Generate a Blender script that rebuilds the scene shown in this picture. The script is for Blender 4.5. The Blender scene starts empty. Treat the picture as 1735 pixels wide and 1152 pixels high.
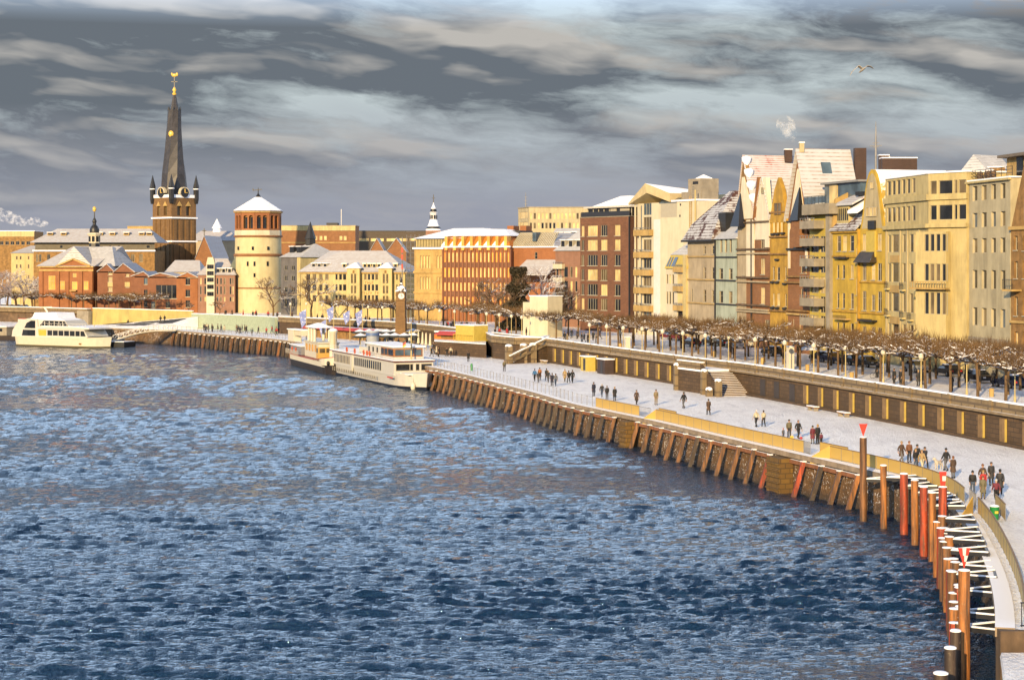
import bpy, bmesh, math, random
import numpy as np
from mathutils import Vector, Matrix
R = math.radians
random.seed(7)
F, CX, YH, CZ = 3000.0, 867.5, 440.0, 20.6          # focal length in photo pixels, principal column, horizon row, eye height
ZQ, ZU = 3.6, 6.6                                    # lower quay, upper promenade
sc = bpy.context.scene
COL = sc.collection
V2 = lambda x, y: Vector((x, y))
def at(x, y, D): return Vector(((x - CX) * D / F, D, CZ - (y - YH) * D / F))
def gp(x, y, z):
    D = F * (CZ - z) / (y - YH)
    return Vector(((x - CX) * D / F, D, z))
def pd(x, D): return V2((x - CX) * D / F, D)
# ------------------------------------------------------------------ materials
class NT:
    def __init__(s, name):
        m = bpy.data.materials.new(name); m.use_nodes = True
        s.m, s.t = m, m.node_tree; s.t.nodes.clear()
        s.out = s.n('ShaderNodeOutputMaterial')
    def n(s, kind, **kw):
        nd = s.t.nodes.new(kind)
        for k, v in kw.items():
            if k.startswith('i_'): nd.inputs[k[2:].replace('_', ' ')].default_value = v
            else: setattr(nd, k, v)
        return nd
    def l(s, a, b): s.t.links.new(a, b)
    def noise(s, vec, scale, detail=3, rough=.55):
        nd = s.n('ShaderNodeTexNoise'); nd.inputs['Scale'].default_value = scale
        nd.inputs['Detail'].default_value = detail; nd.inputs['Roughness'].default_value = rough
        if vec: s.l(vec, nd.inputs['Vector'])
        return nd.outputs['Fac']
    def ramp(s, fac, a, b, ca=(0, 0, 0, 1), cb=(1, 1, 1, 1)):
        nd = s.n('ShaderNodeValToRGB'); e = nd.color_ramp.elements
        e[0].position, e[1].position, e[0].color, e[1].color = a, b, ca, cb
        s.l(fac, nd.inputs['Fac']); return nd.outputs['Color']
    def mix(s, fac, a, b, mode='MIX'):
        nd = s.n('ShaderNodeMix', data_type='RGBA', blend_type=mode)
        for v, k in ((fac, 0), (a, 6), (b, 7)):
            if hasattr(v, 'is_linked'): s.l(v, nd.inputs[k])
            elif k == 0: nd.inputs[k].default_value = v
            else: nd.inputs[k].default_value = (*v[:3], 1)
        return nd.outputs[2]
    def math(s, op, a, b=0.):
        nd = s.n('ShaderNodeMath', operation=op)
        for v, k in ((a, 0), (b, 1)):
            if hasattr(v, 'is_linked'): s.l(v, nd.inputs[k])
            else: nd.inputs[k].default_value = v
        return nd.outputs[0]
    def pos(s): return s.n('ShaderNodeNewGeometry').outputs['Position']
    def uv(s): return s.n('ShaderNodeTexCoord').outputs['UV']
    def mapped(s, vec, sc_, loc=(0, 0, 0), rot=(0, 0, 0)):
        nd = s.n('ShaderNodeMapping'); nd.inputs['Scale'].default_value = sc_
        nd.inputs['Location'].default_value = loc; nd.inputs['Rotation'].default_value = rot
        s.l(vec, nd.inputs['Vector']); return nd.outputs[0]
    def nz(s):
        nd = s.n('ShaderNodeSeparateXYZ'); s.l(s.n('ShaderNodeNewGeometry').outputs['Normal'], nd.inputs[0]); return nd.outputs['Z']
    def bump(s, h, strength, dist=.05):
        nd = s.n('ShaderNodeBump'); nd.inputs['Strength'].default_value = strength; nd.inputs['Distance'].default_value = dist
        s.l(h, nd.inputs['Height']); return nd.outputs[0]
    def done(s, col, rough=.8, nrm=None, metal=0., **kw):
        p = s.n('ShaderNodeBsdfPrincipled')
        for v, k in ((col, 'Base Color'), (rough, 'Roughness'), (metal, 'Metallic')):
            if hasattr(v, 'is_linked'): s.l(v, p.inputs[k])
            else: p.inputs[k].default_value = (*v[:3], 1) if k == 'Base Color' else v
        for k, v in kw.items(): p.inputs[k.replace('_', ' ')].default_value = v
        if nrm: s.l(nrm, p.inputs['Normal'])
        s.l(p.outputs[0], s.out.inputs['Surface']); return s.m
ALB = .60
SNOW = (.80, .81, .84)
def plain(name, c, rough=.6, var=.12, sc_=1.5, snow=0., metal=0., streak=0., dirt=None):
    """painted or plastered surface: two scales of tone variation, rain streaks, snow lying on what faces up"""
    t = NT(name); p = t.pos(); c = [k * ALB for k in c]
    col = t.mix(t.ramp(t.noise(p, sc_, 4), .3, .7), [k * (1 - var) for k in c], [min(1, k * (1 + var)) for k in c])
    if streak:
        k = t.ramp(t.noise(t.mapped(p, (.8, .8, .14)), 1., 5, .72), .44, .74)
        col = t.mix(t.math('MULTIPLY', k, streak), col, dirt or [q * .42 for q in c])
    if snow:
        k = t.math('ADD', t.nz(), t.math('MULTIPLY', t.math('SUBTRACT', t.noise(p, 1.3, 4), .5), 1.2))
        col = t.mix(t.ramp(k, snow - .08, snow + .08), col, SNOW)
    return t.done(col, rough, metal=metal)
def brick(name, c1, c2, mortar, bw=.5, bh=.16, var=.3, rough=.85, bump=.3, streak=.25):
    t = NT(name); uv = t.uv(); p = t.pos(); c1, c2, mortar = ([k * ALB for k in q] for q in (c1, c2, mortar))
    b = t.n('ShaderNodeTexBrick'); b.inputs['Scale'].default_value = 1.
    b.inputs['Brick Width'].default_value = bw; b.inputs['Row Height'].default_value = bh
    b.inputs['Mortar Size'].default_value = bh * .09; b.inputs['Bias'].default_value = 0
    for k, c in (('Color1', c1), ('Color2', c2), ('Mortar', mortar)): b.inputs[k].default_value = (*c, 1)
    t.l(uv, b.inputs['Vector'])
    n = t.ramp(t.noise(p, .5, 5, .65), .3, .72)
    col = t.mix(n, b.outputs['Color'], t.mix(.5 + var, b.outputs['Color'], [k * .5 for k in c1]))
    if streak:
        k = t.ramp(t.noise(t.mapped(p, (1.1, 1.1, .15)), 1., 5, .7), .45, .75)
        col = t.mix(t.math('MULTIPLY', k, streak), col, [q * .35 for q in c1])
    return t.done(col, rough, t.bump(b.outputs['Fac'], -bump, .02))
def roofmat(name, tile, cover=.5, rows=.34, patch=.35):
    """tiled roof under thin snow: the rows of tile edges show through, bare patches where it slid off"""
    t = NT(name); uv = t.uv(); p = t.pos()
    sx = t.n('ShaderNodeSeparateXYZ'); t.l(uv, sx.inputs[0])
    fr = t.math('FRACT', t.math('DIVIDE', sx.outputs['Y'], rows))
    edge = t.ramp(fr, .06, .38, (1, 1, 1, 1), (0, 0, 0, 1))
    big = t.noise(p, patch, 5, .62)
    thin = t.math('ADD', t.math('MULTIPLY', edge, .16), t.math('MULTIPLY', t.noise(p, 2.3, 3), .14))
    k = t.ramp(t.math('SUBTRACT', big, thin), 1 - cover - .32, 1 - cover - .22)
    tc = t.mix(t.noise(p, 4., 2), [q * .7 for q in tile], tile); tk = t.math('MULTIPLY', edge, t.ramp(t.noise(p, 1.1, 4), .3, .62))
    col = t.mix(k, tc, t.mix(t.noise(p, .8, 3), [q * .56 for q in SNOW], [q * .44 for q in SNOW]))
    col = t.mix(t.math('MULTIPLY', tk, .95), col, tc)
    return t.done(col, .75, t.bump(t.math('ADD', fr, t.math('MULTIPLY', big, 1.)), .25, .06))
def glassmat(name, c, rough=.06, var=.4):
    t = NT(name); p = t.pos()
    col = t.mix(t.ramp(t.noise(t.mapped(p, (.45, .45, .3)), 1., 2), .35, .65), [k * (1 - var) for k in c], [min(1, k * (1 + var)) for k in c])
    return t.done(col, rough, IOR=1.5)
M = {}
def snowground():
    t = NT('trodden_snow'); p = t.pos()
    a = t.noise(p, .16, 5, .65); b = t.noise(t.mapped(p, (2.2, 1.1, 1)), 1.6, 5, .7)
    foot = t.noise(t.mapped(p, (1.0, .6, 1)), 5., 3, .6)
    h = t.math('ADD', t.math('MULTIPLY', b, .9), t.math('MULTIPLY', foot, .5))
    col = t.mix(t.ramp(a, .35, .7), (.90, .90, .91), (.78, .77, .78))
    pth = t.noise(t.mapped(p, (.75, .16, 1), rot=(0, 0, R(-15))), 1., 5, .7)
    col = t.mix(t.math('MULTIPLY', t.ramp(pth, .5, .66), .6), col, (.60, .595, .62))
    col = t.mix(t.math('MULTIPLY', t.ramp(foot, .53, .68), .42), col, (.42, .41, .42))
    return t.done(col, .6, t.bump(h, 1., .34))
M['ground'] = snowground()
def puresnow():
    t = NT('snow_cover'); p = t.pos()
    return t.done(t.mix(t.noise(p, 1.2, 4), SNOW, (.72, .74, .8)), .65, t.bump(t.noise(p, 2.2, 4), .4, .1))
M['snow'] = puresnow()
for nm, a in dict(tower=((.76, .64, .36), .8, .1, .6),
    cream=((.68, .55, .25), .8, .08, .8), pale=((.60, .50, .29), .8, .1, .5), white=((.80, .72, .52), .75, .06, .6), yellow=((.66, .44, .05), .8, .2, .7),
    ochre=((.60, .35, .04), .8, .22, .9), beige=((.56, .45, .29), .85, .14, .6), green=((.52, .58, .46), .85, .1, .6), grey=((.60, .52, .33), .85, .16, .45),
    brown=((.34, .19, .06), .9, .35, 1.2), sand=((.60, .40, .14), .88, .18, .5), darkstone=((.17, .11, .065), .9, .4, .9),
    concrete=((.38, .33, .25), .9, .2, .8), shadedhouse=((.16, .15, .15), .85, .2, .5), slate=((.018, .018, .02), .45, .3, .7), charcoal=((.02, .02, .024), .6, .3, 1.),
).items(): M[nm] = plain(nm, a[0], a[1], a[2], a[3], streak=.3 if nm in ('white', 'tower', 'concrete') else .65)
for nm, a in dict(
    black=((.012, .012, .014), .5, .2), frame=((.55, .5, .38), .5, .05), steel=((.25, .25, .26), .4, .2), darkmetal=((.03, .03, .035), .4, .2), redpaint=((.7, .04, .02), .5, .1),
    whitepaint=((.74, .72, .66), .35, .05), hullcream=((.84, .79, .64), .35, .05), navy=((.012, .014, .03), .45, .2), lifering=((.85, .16, .05), .5, .1),
    gold=((.85, .55, .08), .3, .1), wood=((.42, .17, .05), .5, .25), gilt=((.9, .6, .1), .3, .1), rubber=((.015, .015, .015), .8, .1), wallyellow=((.66, .50, .09), .7, .1),
    mint=((.42, .50, .36), .5, .14), bagred=((.5, .03, .03), .6, .1), bagyellow=((.8, .55, .04), .6, .1), bingreen=((.02, .28, .07), .5, .15), awning=((.65, .08, .07), .8, .1),
    orange=((.75, .24, .03), .7, .1), bluepaint=((.12, .2, .42), .5, .1), skin=((.55, .33, .22), .6, .05), globe=((.80, .74, .58), .25, .04), umbrella=((.03, .04, .035), .8, .2),
    white2=((.85, .83, .8), .5, .06), rope=((.55, .48, .36), .9, .1), rust=((.5, .13, .03), .8, .3), dog=((.7, .62, .5), .9, .1), purple=((.10, .08, .2), .6, .2),
).items(): M[nm] = plain(nm, a[0], a[1], a[2], 2.)
def rail_mat():
    t = NT('golden_mesh_panel'); uv = t.uv(); p = t.pos()
    w = t.n('ShaderNodeTexWave', wave_type='BANDS', bands_direction='X'); w.inputs['Scale'].default_value = 2.6; t.l(uv, w.inputs['Vector'])
    col = t.mix(t.ramp(w.outputs['Fac'], .05, .3), (.33, .21, .05), t.mix(t.noise(p, .7, 3), (.50, .34, .08), (.41, .27, .06)))
    return t.done(col, .45, metal=.0)
M['railgold'] = rail_mat()
def pile_mat(name, c, wet=.9):
    """weathered pile: rust and weed streaks along the shaft, a dark wet band by the waterline"""
    t = NT(name); p = t.pos()
    st = t.noise(t.mapped(p, (3., 3., .35)), 1., 5, .7); f = t.noise(p, 6., 4)
    col = t.mix(t.ramp(st, .3, .68), [k * .22 for k in c], [min(1, k * 1.5) for k in c])
    col = t.mix(t.ramp(f, .6, .78), col, (.22, .17, .11))
    drk = t.noise(t.mapped(p, (5., 5., .22), (3, 1, 7)), 1., 4, .75)
    col = t.mix(t.math('MULTIPLY', t.ramp(drk, .44, .6), .8), col, (.03, .018, .012))
    z = t.n('ShaderNodeSeparateXYZ'); t.l(p, z.inputs[0])
    zz = t.math('ADD', z.outputs['Z'], t.math('MULTIPLY', st, 1.2))
    col = t.mix(t.ramp(t.math('MULTIPLY', zz, .25), .12, .32, (1, 1, 1, 1), (0, 0, 0, 1)), col, [.025 + k * .12 for k in c])
    k = t.ramp(t.math('ADD', t.nz(), t.math('MULTIPLY', f, .2)), .8, .9)
    return t.done(t.mix(k, col, SNOW), t.mix(.5, (.6,) * 3, (.7,) * 3), t.bump(st, .6, .06))
M['pilebrown'] = pile_mat('pile_brown', (.17, .074, .026)); M['piledark'] = pile_mat('pile_dark', (.045, .03, .022)); M['pilered'] = pile_mat('pile_red', (.32, .045, .014)); M['pileorange'] = pile_mat('pile_orange', (.30, .115, .028))
def quaywall():
    t = NT('rough_quay_wall'); p = t.pos(); uv = t.uv()
    b = t.n('ShaderNodeTexBrick'); b.inputs['Scale'].default_value = 1.
    b.inputs['Brick Width'].default_value = .9; b.inputs['Row Height'].default_value = .42; b.inputs['Mortar Size'].default_value = .03
    for k, c in (('Color1', (.09, .05, .02)), ('Color2', (.045, .025, .013)), ('Mortar', (.06, .045, .03))): b.inputs[k].default_value = (*c, 1)
    t.l(uv, b.inputs['Vector'])
    col = t.mix(t.ramp(t.noise(p, 1., 5, .7), .35, .75), b.outputs['Color'], (.16, .082, .025))
    ice = t.math('SUBTRACT', t.noise(p, 4.5, 4, .75), t.math('MULTIPLY', t.noise(p, .6, 2), .25))
    col = t.mix(t.ramp(ice, .47, .51), col, (.6, .57, .55))
    z = t.n('ShaderNodeSeparateXYZ'); t.l(p, z.inputs[0])
    col = t.mix(t.ramp(t.math('ADD', t.math('MULTIPLY', z.outputs['Z'], .3), t.math('MULTIPLY', t.noise(p, 1.5, 4), .3)), .12, .5, (1, 1, 1, 1), (0, 0, 0, 1)), col, (.025, .022, .02))
    return t.done(col, .8, t.bump(t.math('ADD', b.outputs['Fac'], t.noise(p, 5., 4)), .8, .1))
M['quaywall'] = quaywall()
M['stonewall'] = brick('stone_wall', (.17, .10, .048), (.09, .055, .028), (.04, .028, .02), 1.1, .45, .35, .9, .5, .5)
M['parapet'] = brick('parapet_stone', (.40, .29, .155), (.30, .22, .12), (.14, .1, .065), 2.6, 1.4, .2, .9, .3, .6)
M['redbrick'] = brick('red_brick', (.36, .13, .055), (.28, .095, .042), (.3, .2, .13), .5, .16, .15)
M['darkbrick'] = brick('dark_brick', (.30, .125, .06), (.20, .08, .042), (.2, .13, .08), .6, .2, .2)
M['orangebrick'] = brick('orange_brick', (.48, .17, .05), (.40, .13, .04), (.36, .22, .12), .5, .16, .12)
M['pinkbrick'] = brick('pink_brick', (.44, .22, .14), (.38, .18, .11), (.4, .28, .2), .5, .16, .12)
M['towerbrick'] = brick('tower_brick', (.35, .195, .07), (.24, .13, .05), (.2, .13, .07), .8, .3, .3, .9, .5, .5)
M['stucco'] = plain('white_stucco', (.98, .88, .66), .8, .06, .7, streak=.4)
M['warmbrick'] = brick('warm_brick', (.42, .175, .055), (.30, .12, .04), (.35, .22, .12), .5, .18, .2)
M['chimney'] = brick('chimney_brick', (.10, .05, .035), (.07, .035, .028), (.08, .06, .05), .5, .16, .1)
M['roofsnow'] = roofmat('snowy_roof', (.26, .10, .05), .76, .45); M['roofred'] = roofmat('red_snowy_roof', (.34, .06, .03), .47, .4, .3)
M['rooftile'] = roofmat('dark_tiled_roof', (.07, .028, .02), .36, .55, .6); M['roofgrey'] = roofmat('grey_snowy_roof', (.12, .12, .13), .7)
M['roofwhite'] = roofmat('white_roof', (.26, .15, .09), .84, .62, .3)
M['dark'] = glassmat('dark_glass', (.016, .018, .022)); M['mid'] = glassmat('curtained_glass', (.11, .085, .05), .1); M['palepane'] = glassmat('pale_blind_sky_glass', (.50, .38, .17), .18, .3)  # pale panes: blinds, plus golden sky reflection put into the glass colour
M['bluepane'] = glassmat('bluish_glass', (.06, .09, .12), .05); M['warmpane'] = glassmat('warm_glass', (.60, .32, .08), .15, .25)
def bark():
    t = NT('tree_bark'); p = t.pos()
    col = t.mix(t.ramp(t.noise(t.mapped(p, (3, 3, .8)), 2., 4), .3, .7), (.045, .027, .013), (.15, .088, .036))
    k = t.ramp(t.math('ADD', t.nz(), t.math('MULTIPLY', t.noise(p, 4., 3), .5)), .80, .95)
    return t.done(t.mix(k, col, SNOW), .9)
M['bark'] = bark(); M['twig'] = plain('young_shoots', (.155, .083, .024), .8, .4, 3.)
M['twigdark'] = plain('bare_twigs', (.16, .10, .055), .9, .35, 2., snow=.75); M['frost'] = plain('frosted_twigs', (.42, .34, .34), .9, .25, 2., snow=.5)
M['ivy'] = plain('ivy_leaves', (.055, .045, .022), .7, .5, 3.)
def flagmat():
    t = NT('blue_white_flag'); uv = t.uv(); p = t.pos()
    k = t.ramp(t.noise(t.mapped(p, (1, 1, 1)), 2.2, 4, .8), .57, .61)
    return t.done(t.mix(k, (.16, .2, .42), (.72, .72, .76)), .8)
M['flag'] = flagmat()
def scal(name, c): return plain(name, c, .75, .2, 3.)
# ------------------------------------------------------------------ mesh building
LOC = {}
class MB:
    def __init__(s): s.v, s.f, s.mi, s.sm = [], [], [], []
    def face(s, pts, m=0, sm=False):
        i = len(s.v); s.v += [tuple(p) for p in pts]; s.f.append(tuple(range(i, i + len(pts)))); s.mi.append(m); s.sm.append(sm); return s
    def mesh(s, vs, fs, m=0, sm=False):
        i = len(s.v); s.v += [tuple(p) for p in vs]
        for f in fs: s.f.append(tuple(i + k for k in f)); s.mi.append(m); s.sm.append(sm)
        return s
    def hexa(s, b, t, m=0):
        """bottom ring b and top ring t (same length) closed into a solid"""
        n = len(b)
        return s.mesh(list(b) + list(t), [tuple(reversed(range(n))), tuple(range(n, 2 * n))] + [(k, (k + 1) % n, n + (k + 1) % n, n + k) for k in range(n)], m)
    def box(s, c, d, rz=0, m=0):
        ca, sa = math.cos(rz), math.sin(rz); q = []
        for z in (-.5, .5):
            for x, y in ((-.5, -.5), (.5, -.5), (.5, .5), (-.5, .5)):
                X, Y = x * d[0], y * d[1]; q.append((c[0] + X * ca - Y * sa, c[1] + X * sa + Y * ca, c[2] + z * d[2]))
        return s.hexa(q[:4], q[4:], m)
    def bar(s, a, b, w, h=None, m=0):
        a, b = Vector(a), Vector(b); h = h or w; d = (b - a).normalized()
        u = d.cross(Vector((0, 0, 1)))
        u = Vector((1, 0, 0)) if u.length < 1e-4 else u.normalized()
        v = u.cross(d)
        r = [u * w / 2 * i + v * h / 2 * j for i, j in ((-1, -1), (1, -1), (1, 1), (-1, 1))]
        return s.hexa([a + k for k in r], [b + k for k in r], m)
    def tube(s, pts, rs, n=6, m=0, cap=True):
        pts = [Vector(p) for p in pts]; rs = rs if hasattr(rs, '__len__') else [rs] * len(pts)
        vs, fs = [], []
        for i, p in enumerate(pts):
            d = (pts[min(i + 1, len(pts) - 1)] - pts[max(i - 1, 0)]).normalized()
            u = d.cross(Vector((0, 0, 1))) if abs(d.z) < .95 else d.cross(Vector((0, 1, 0))); u.normalize(); v = u.cross(d)
            for k in range(n):
                a = 2 * math.pi * k / n; vs.append(p + (u * math.cos(a) + v * math.sin(a)) * rs[i])
        for i in range(len(pts) - 1):
            for k in range(n): fs.append((i * n + k, i * n + (k + 1) % n, (i + 1) * n + (k + 1) % n, (i + 1) * n + k))
        s.mesh(vs, fs, m, n > 4)
        if cap: s.face(vs[:n][::-1], m); s.face(vs[-n:], m)
        return s
    def lathe(s, c, prof, n=16, m=0, sm=True, ph=0.):
        vs = [(c[0] + r * math.cos(2 * math.pi * k / n + ph), c[1] + r * math.sin(2 * math.pi * k / n + ph), c[2] + z) for r, z in prof for k in range(n)]
        fs = [(i * n + k, i * n + (k + 1) % n, (i + 1) * n + (k + 1) % n, (i + 1) * n + k) for i in range(len(prof) - 1) for k in range(n)]
        s.mesh(vs, fs, m, sm)
        s.face(vs[:n][::-1], m); s.face(vs[-n:], m); return s
    def ball(s, c, r, n=10, m=0):
        rx = r if hasattr(r, '__len__') else (r, r, r); k = n // 2
        vs, fs = [], []
        for i in range(k + 1):
            a = math.pi * i / k - math.pi / 2
            for j in range(n): b = 2 * math.pi * j / n; vs.append((c[0] + rx[0] * math.cos(a) * math.cos(b), c[1] + rx[1] * math.cos(a) * math.sin(b), c[2] + rx[2] * math.sin(a)))
        for i in range(k):
            for j in range(n): fs.append((i * n + j, i * n + (j + 1) % n, (i + 1) * n + (j + 1) % n, (i + 1) * n + j))
        return s.mesh(vs, fs, m, True)
    def data(s, name, mats, org=(0, 0, 0)):
        me = bpy.data.meshes.new(name)
        v = np.array(s.v, dtype=np.float64).reshape(-1, 3)
        w = v - np.array(org)
        me.from_pydata(w.tolist(), [], s.f)
        mats = mats if isinstance(mats, (list, tuple)) else [mats]
        for m in mats: me.materials.append(M[m] if isinstance(m, str) else m)
        me.polygons.foreach_set('material_index', s.mi); me.polygons.foreach_set('use_smooth', s.sm)
        if len(s.f) < 400000:
            np_ = len(s.f); nr = np.empty(np_ * 3, np.float32); me.polygons.foreach_get('normal', nr); nr = nr.reshape(-1, 3)
            lt = np.empty(np_, np.int32); me.polygons.foreach_get('loop_total', lt)
            lv = np.empty(len(me.loops), np.int32); me.loops.foreach_get('vertex_index', lv)
            N = np.repeat(nr, lt, 0); P = v[lv]
            tx, ty = -N[:, 1], N[:, 0]; ln = np.hypot(tx, ty); flat = ln < .15; ln[flat] = 1
            tx, ty = np.where(flat, 1, tx / ln), np.where(flat, 0, ty / ln)
            bx, by, bz = -N[:, 2] * ty, N[:, 2] * tx, N[:, 0] * ty - N[:, 1] * tx
            sg = np.where(bz < 0, -1, 1)
            U = P[:, 0] * tx + P[:, 1] * ty; W = np.where(flat, P[:, 1], (P[:, 0] * bx + P[:, 1] * by + P[:, 2] * bz) * sg)
            me.uv_layers.new(name='UVMap').data.foreach_set('uv', np.stack([U, W], 1).astype(np.float32).ravel())
        me.update(); return me
    def build(s, name, mats, parent=None):
        org = LOC.get(parent.name, Vector((0, 0, 0))) if parent else Vector((0, 0, 0))
        o = bpy.data.objects.new(name, s.data(name, mats, org)); COL.objects.link(o)
        if parent: o.parent = parent; LOC[o.name] = org
        return o
def thing(name, label, cat, loc, group=None, rz=0.):
    o = bpy.data.objects.new(name, None); COL.objects.link(o); o.empty_display_size = .5
    o.location = loc; o.rotation_euler = (0, 0, rz); tag(o, label, cat, group)
    LOC[o.name] = Vector(loc) if rz == 0 else Vector((0, 0, 0)); return o
def tag(o, label=None, cat=None, group=None, kind=None):
    if label: o['label'] = label
    if cat: o['category'] = cat
    if group: o['group'] = group
    if kind: o['kind'] = kind
    return o
def solo(mb, name, mats, label, cat, group=None): return tag(mb.build(name, mats), label, cat, group)
def dup(o, loc=None, rz=None, label=None, group=None, scale=None, parent=None):
    c = o.copy(); COL.objects.link(c)
    if parent: c.parent = parent
    if loc is not None: c.location = loc
    if rz is not None: c.rotation_euler = (0, 0, rz)
    if scale is not None: c.scale = (scale,) * 3 if not hasattr(scale, '__len__') else scale
    if label: c['label'] = label
    if group: c['group'] = group
    for ch in list(o.children): dup(ch, parent=c)
    return c
ONES = 'zeroth first second third fourth fifth sixth seventh eighth ninth tenth eleventh twelfth thirteenth fourteenth fifteenth sixteenth seventeenth eighteenth nineteenth'.split()
def nth(i):
    if i < 20: return ONES[i]
    tens = ['twent', 'thirt', 'fort', 'fift', 'sixt', 'sevent'][i // 10 - 2]
    return tens + 'ieth' if i % 10 == 0 else tens + 'y-' + ONES[i % 10]
class Path:
    """polyline on the ground running from near to far, land on its right"""
    def __init__(s, pts, step=1.5):
        P = [Vector(p) for p in pts]; q = []
        for i in range(len(P) - 1):
            p0, p1, p2, p3 = P[max(i - 1, 0)], P[i], P[i + 1], P[min(i + 2, len(P) - 1)]
            n = max(1, int((p2 - p1).length / step))
            for k in range(n):
                t = k / n
                q.append(.5 * ((2 * p1) + (p2 - p0) * t + (2 * p0 - 5 * p1 + 4 * p2 - p3) * t * t + (3 * p1 - p0 - 3 * p2 + p3) * t ** 3))
        q.append(P[-1]); s.p = q; s.c = [0.]
        for a, b in zip(q, q[1:]): s.c.append(s.c[-1] + (b - a).length)
        s.L = s.c[-1]
    def i(s, d):
        k = max(0, min(len(s.p) - 2, next((j for j in range(len(s.c) - 1) if s.c[j + 1] >= d), len(s.c) - 2)))
        return k, (d - s.c[k]) / max(1e-6, s.c[k + 1] - s.c[k])
    def at(s, d, off=0., z=0.):
        k, f = s.i(d); p = s.p[k].lerp(s.p[k + 1], f); t = s.tan(d)
        return Vector((p.x - t.y * off, p.y + t.x * off, z))       # off > 0 = towards the water
    def tan(s, d):
        a, b = s.i(max(0, d - 1))[0], s.i(min(s.L, d + 1))[0] + 1
        return (s.p[b] - s.p[a]).normalized()
    def dist(s, px):
        """distance along the path at which it stands at photo column px (searched from the near end)"""
        k = min(range(len(s.p)), key=lambda j: abs(CX + F * s.p[j].x / s.p[j].y - px)); return s.c[k]
    def distD(s, D): return s.c[min(range(len(s.p)), key=lambda j: abs(s.p[j].y - D))]
def sweep(path, d0, d1, sect, step=2., mb=None, m=0):
    """closed cross-section [(off, z)...] swept along the path"""
    mb = mb or MB(); n = max(1, round((d1 - d0) / step)); k = len(sect); vs = []
    for i in range(n + 1): vs += [path.at(d0 + (d1 - d0) * i / n, o, z) for o, z in sect]
    fs = [(i * k + j, (i + 1) * k + j, (i + 1) * k + (j + 1) % k, i * k + (j + 1) % k) for i in range(n) for j in range(k)]
    mb.mesh(vs, fs, m); mb.face(vs[:k][::-1], m); mb.face(vs[-k:], m); return mb
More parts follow.
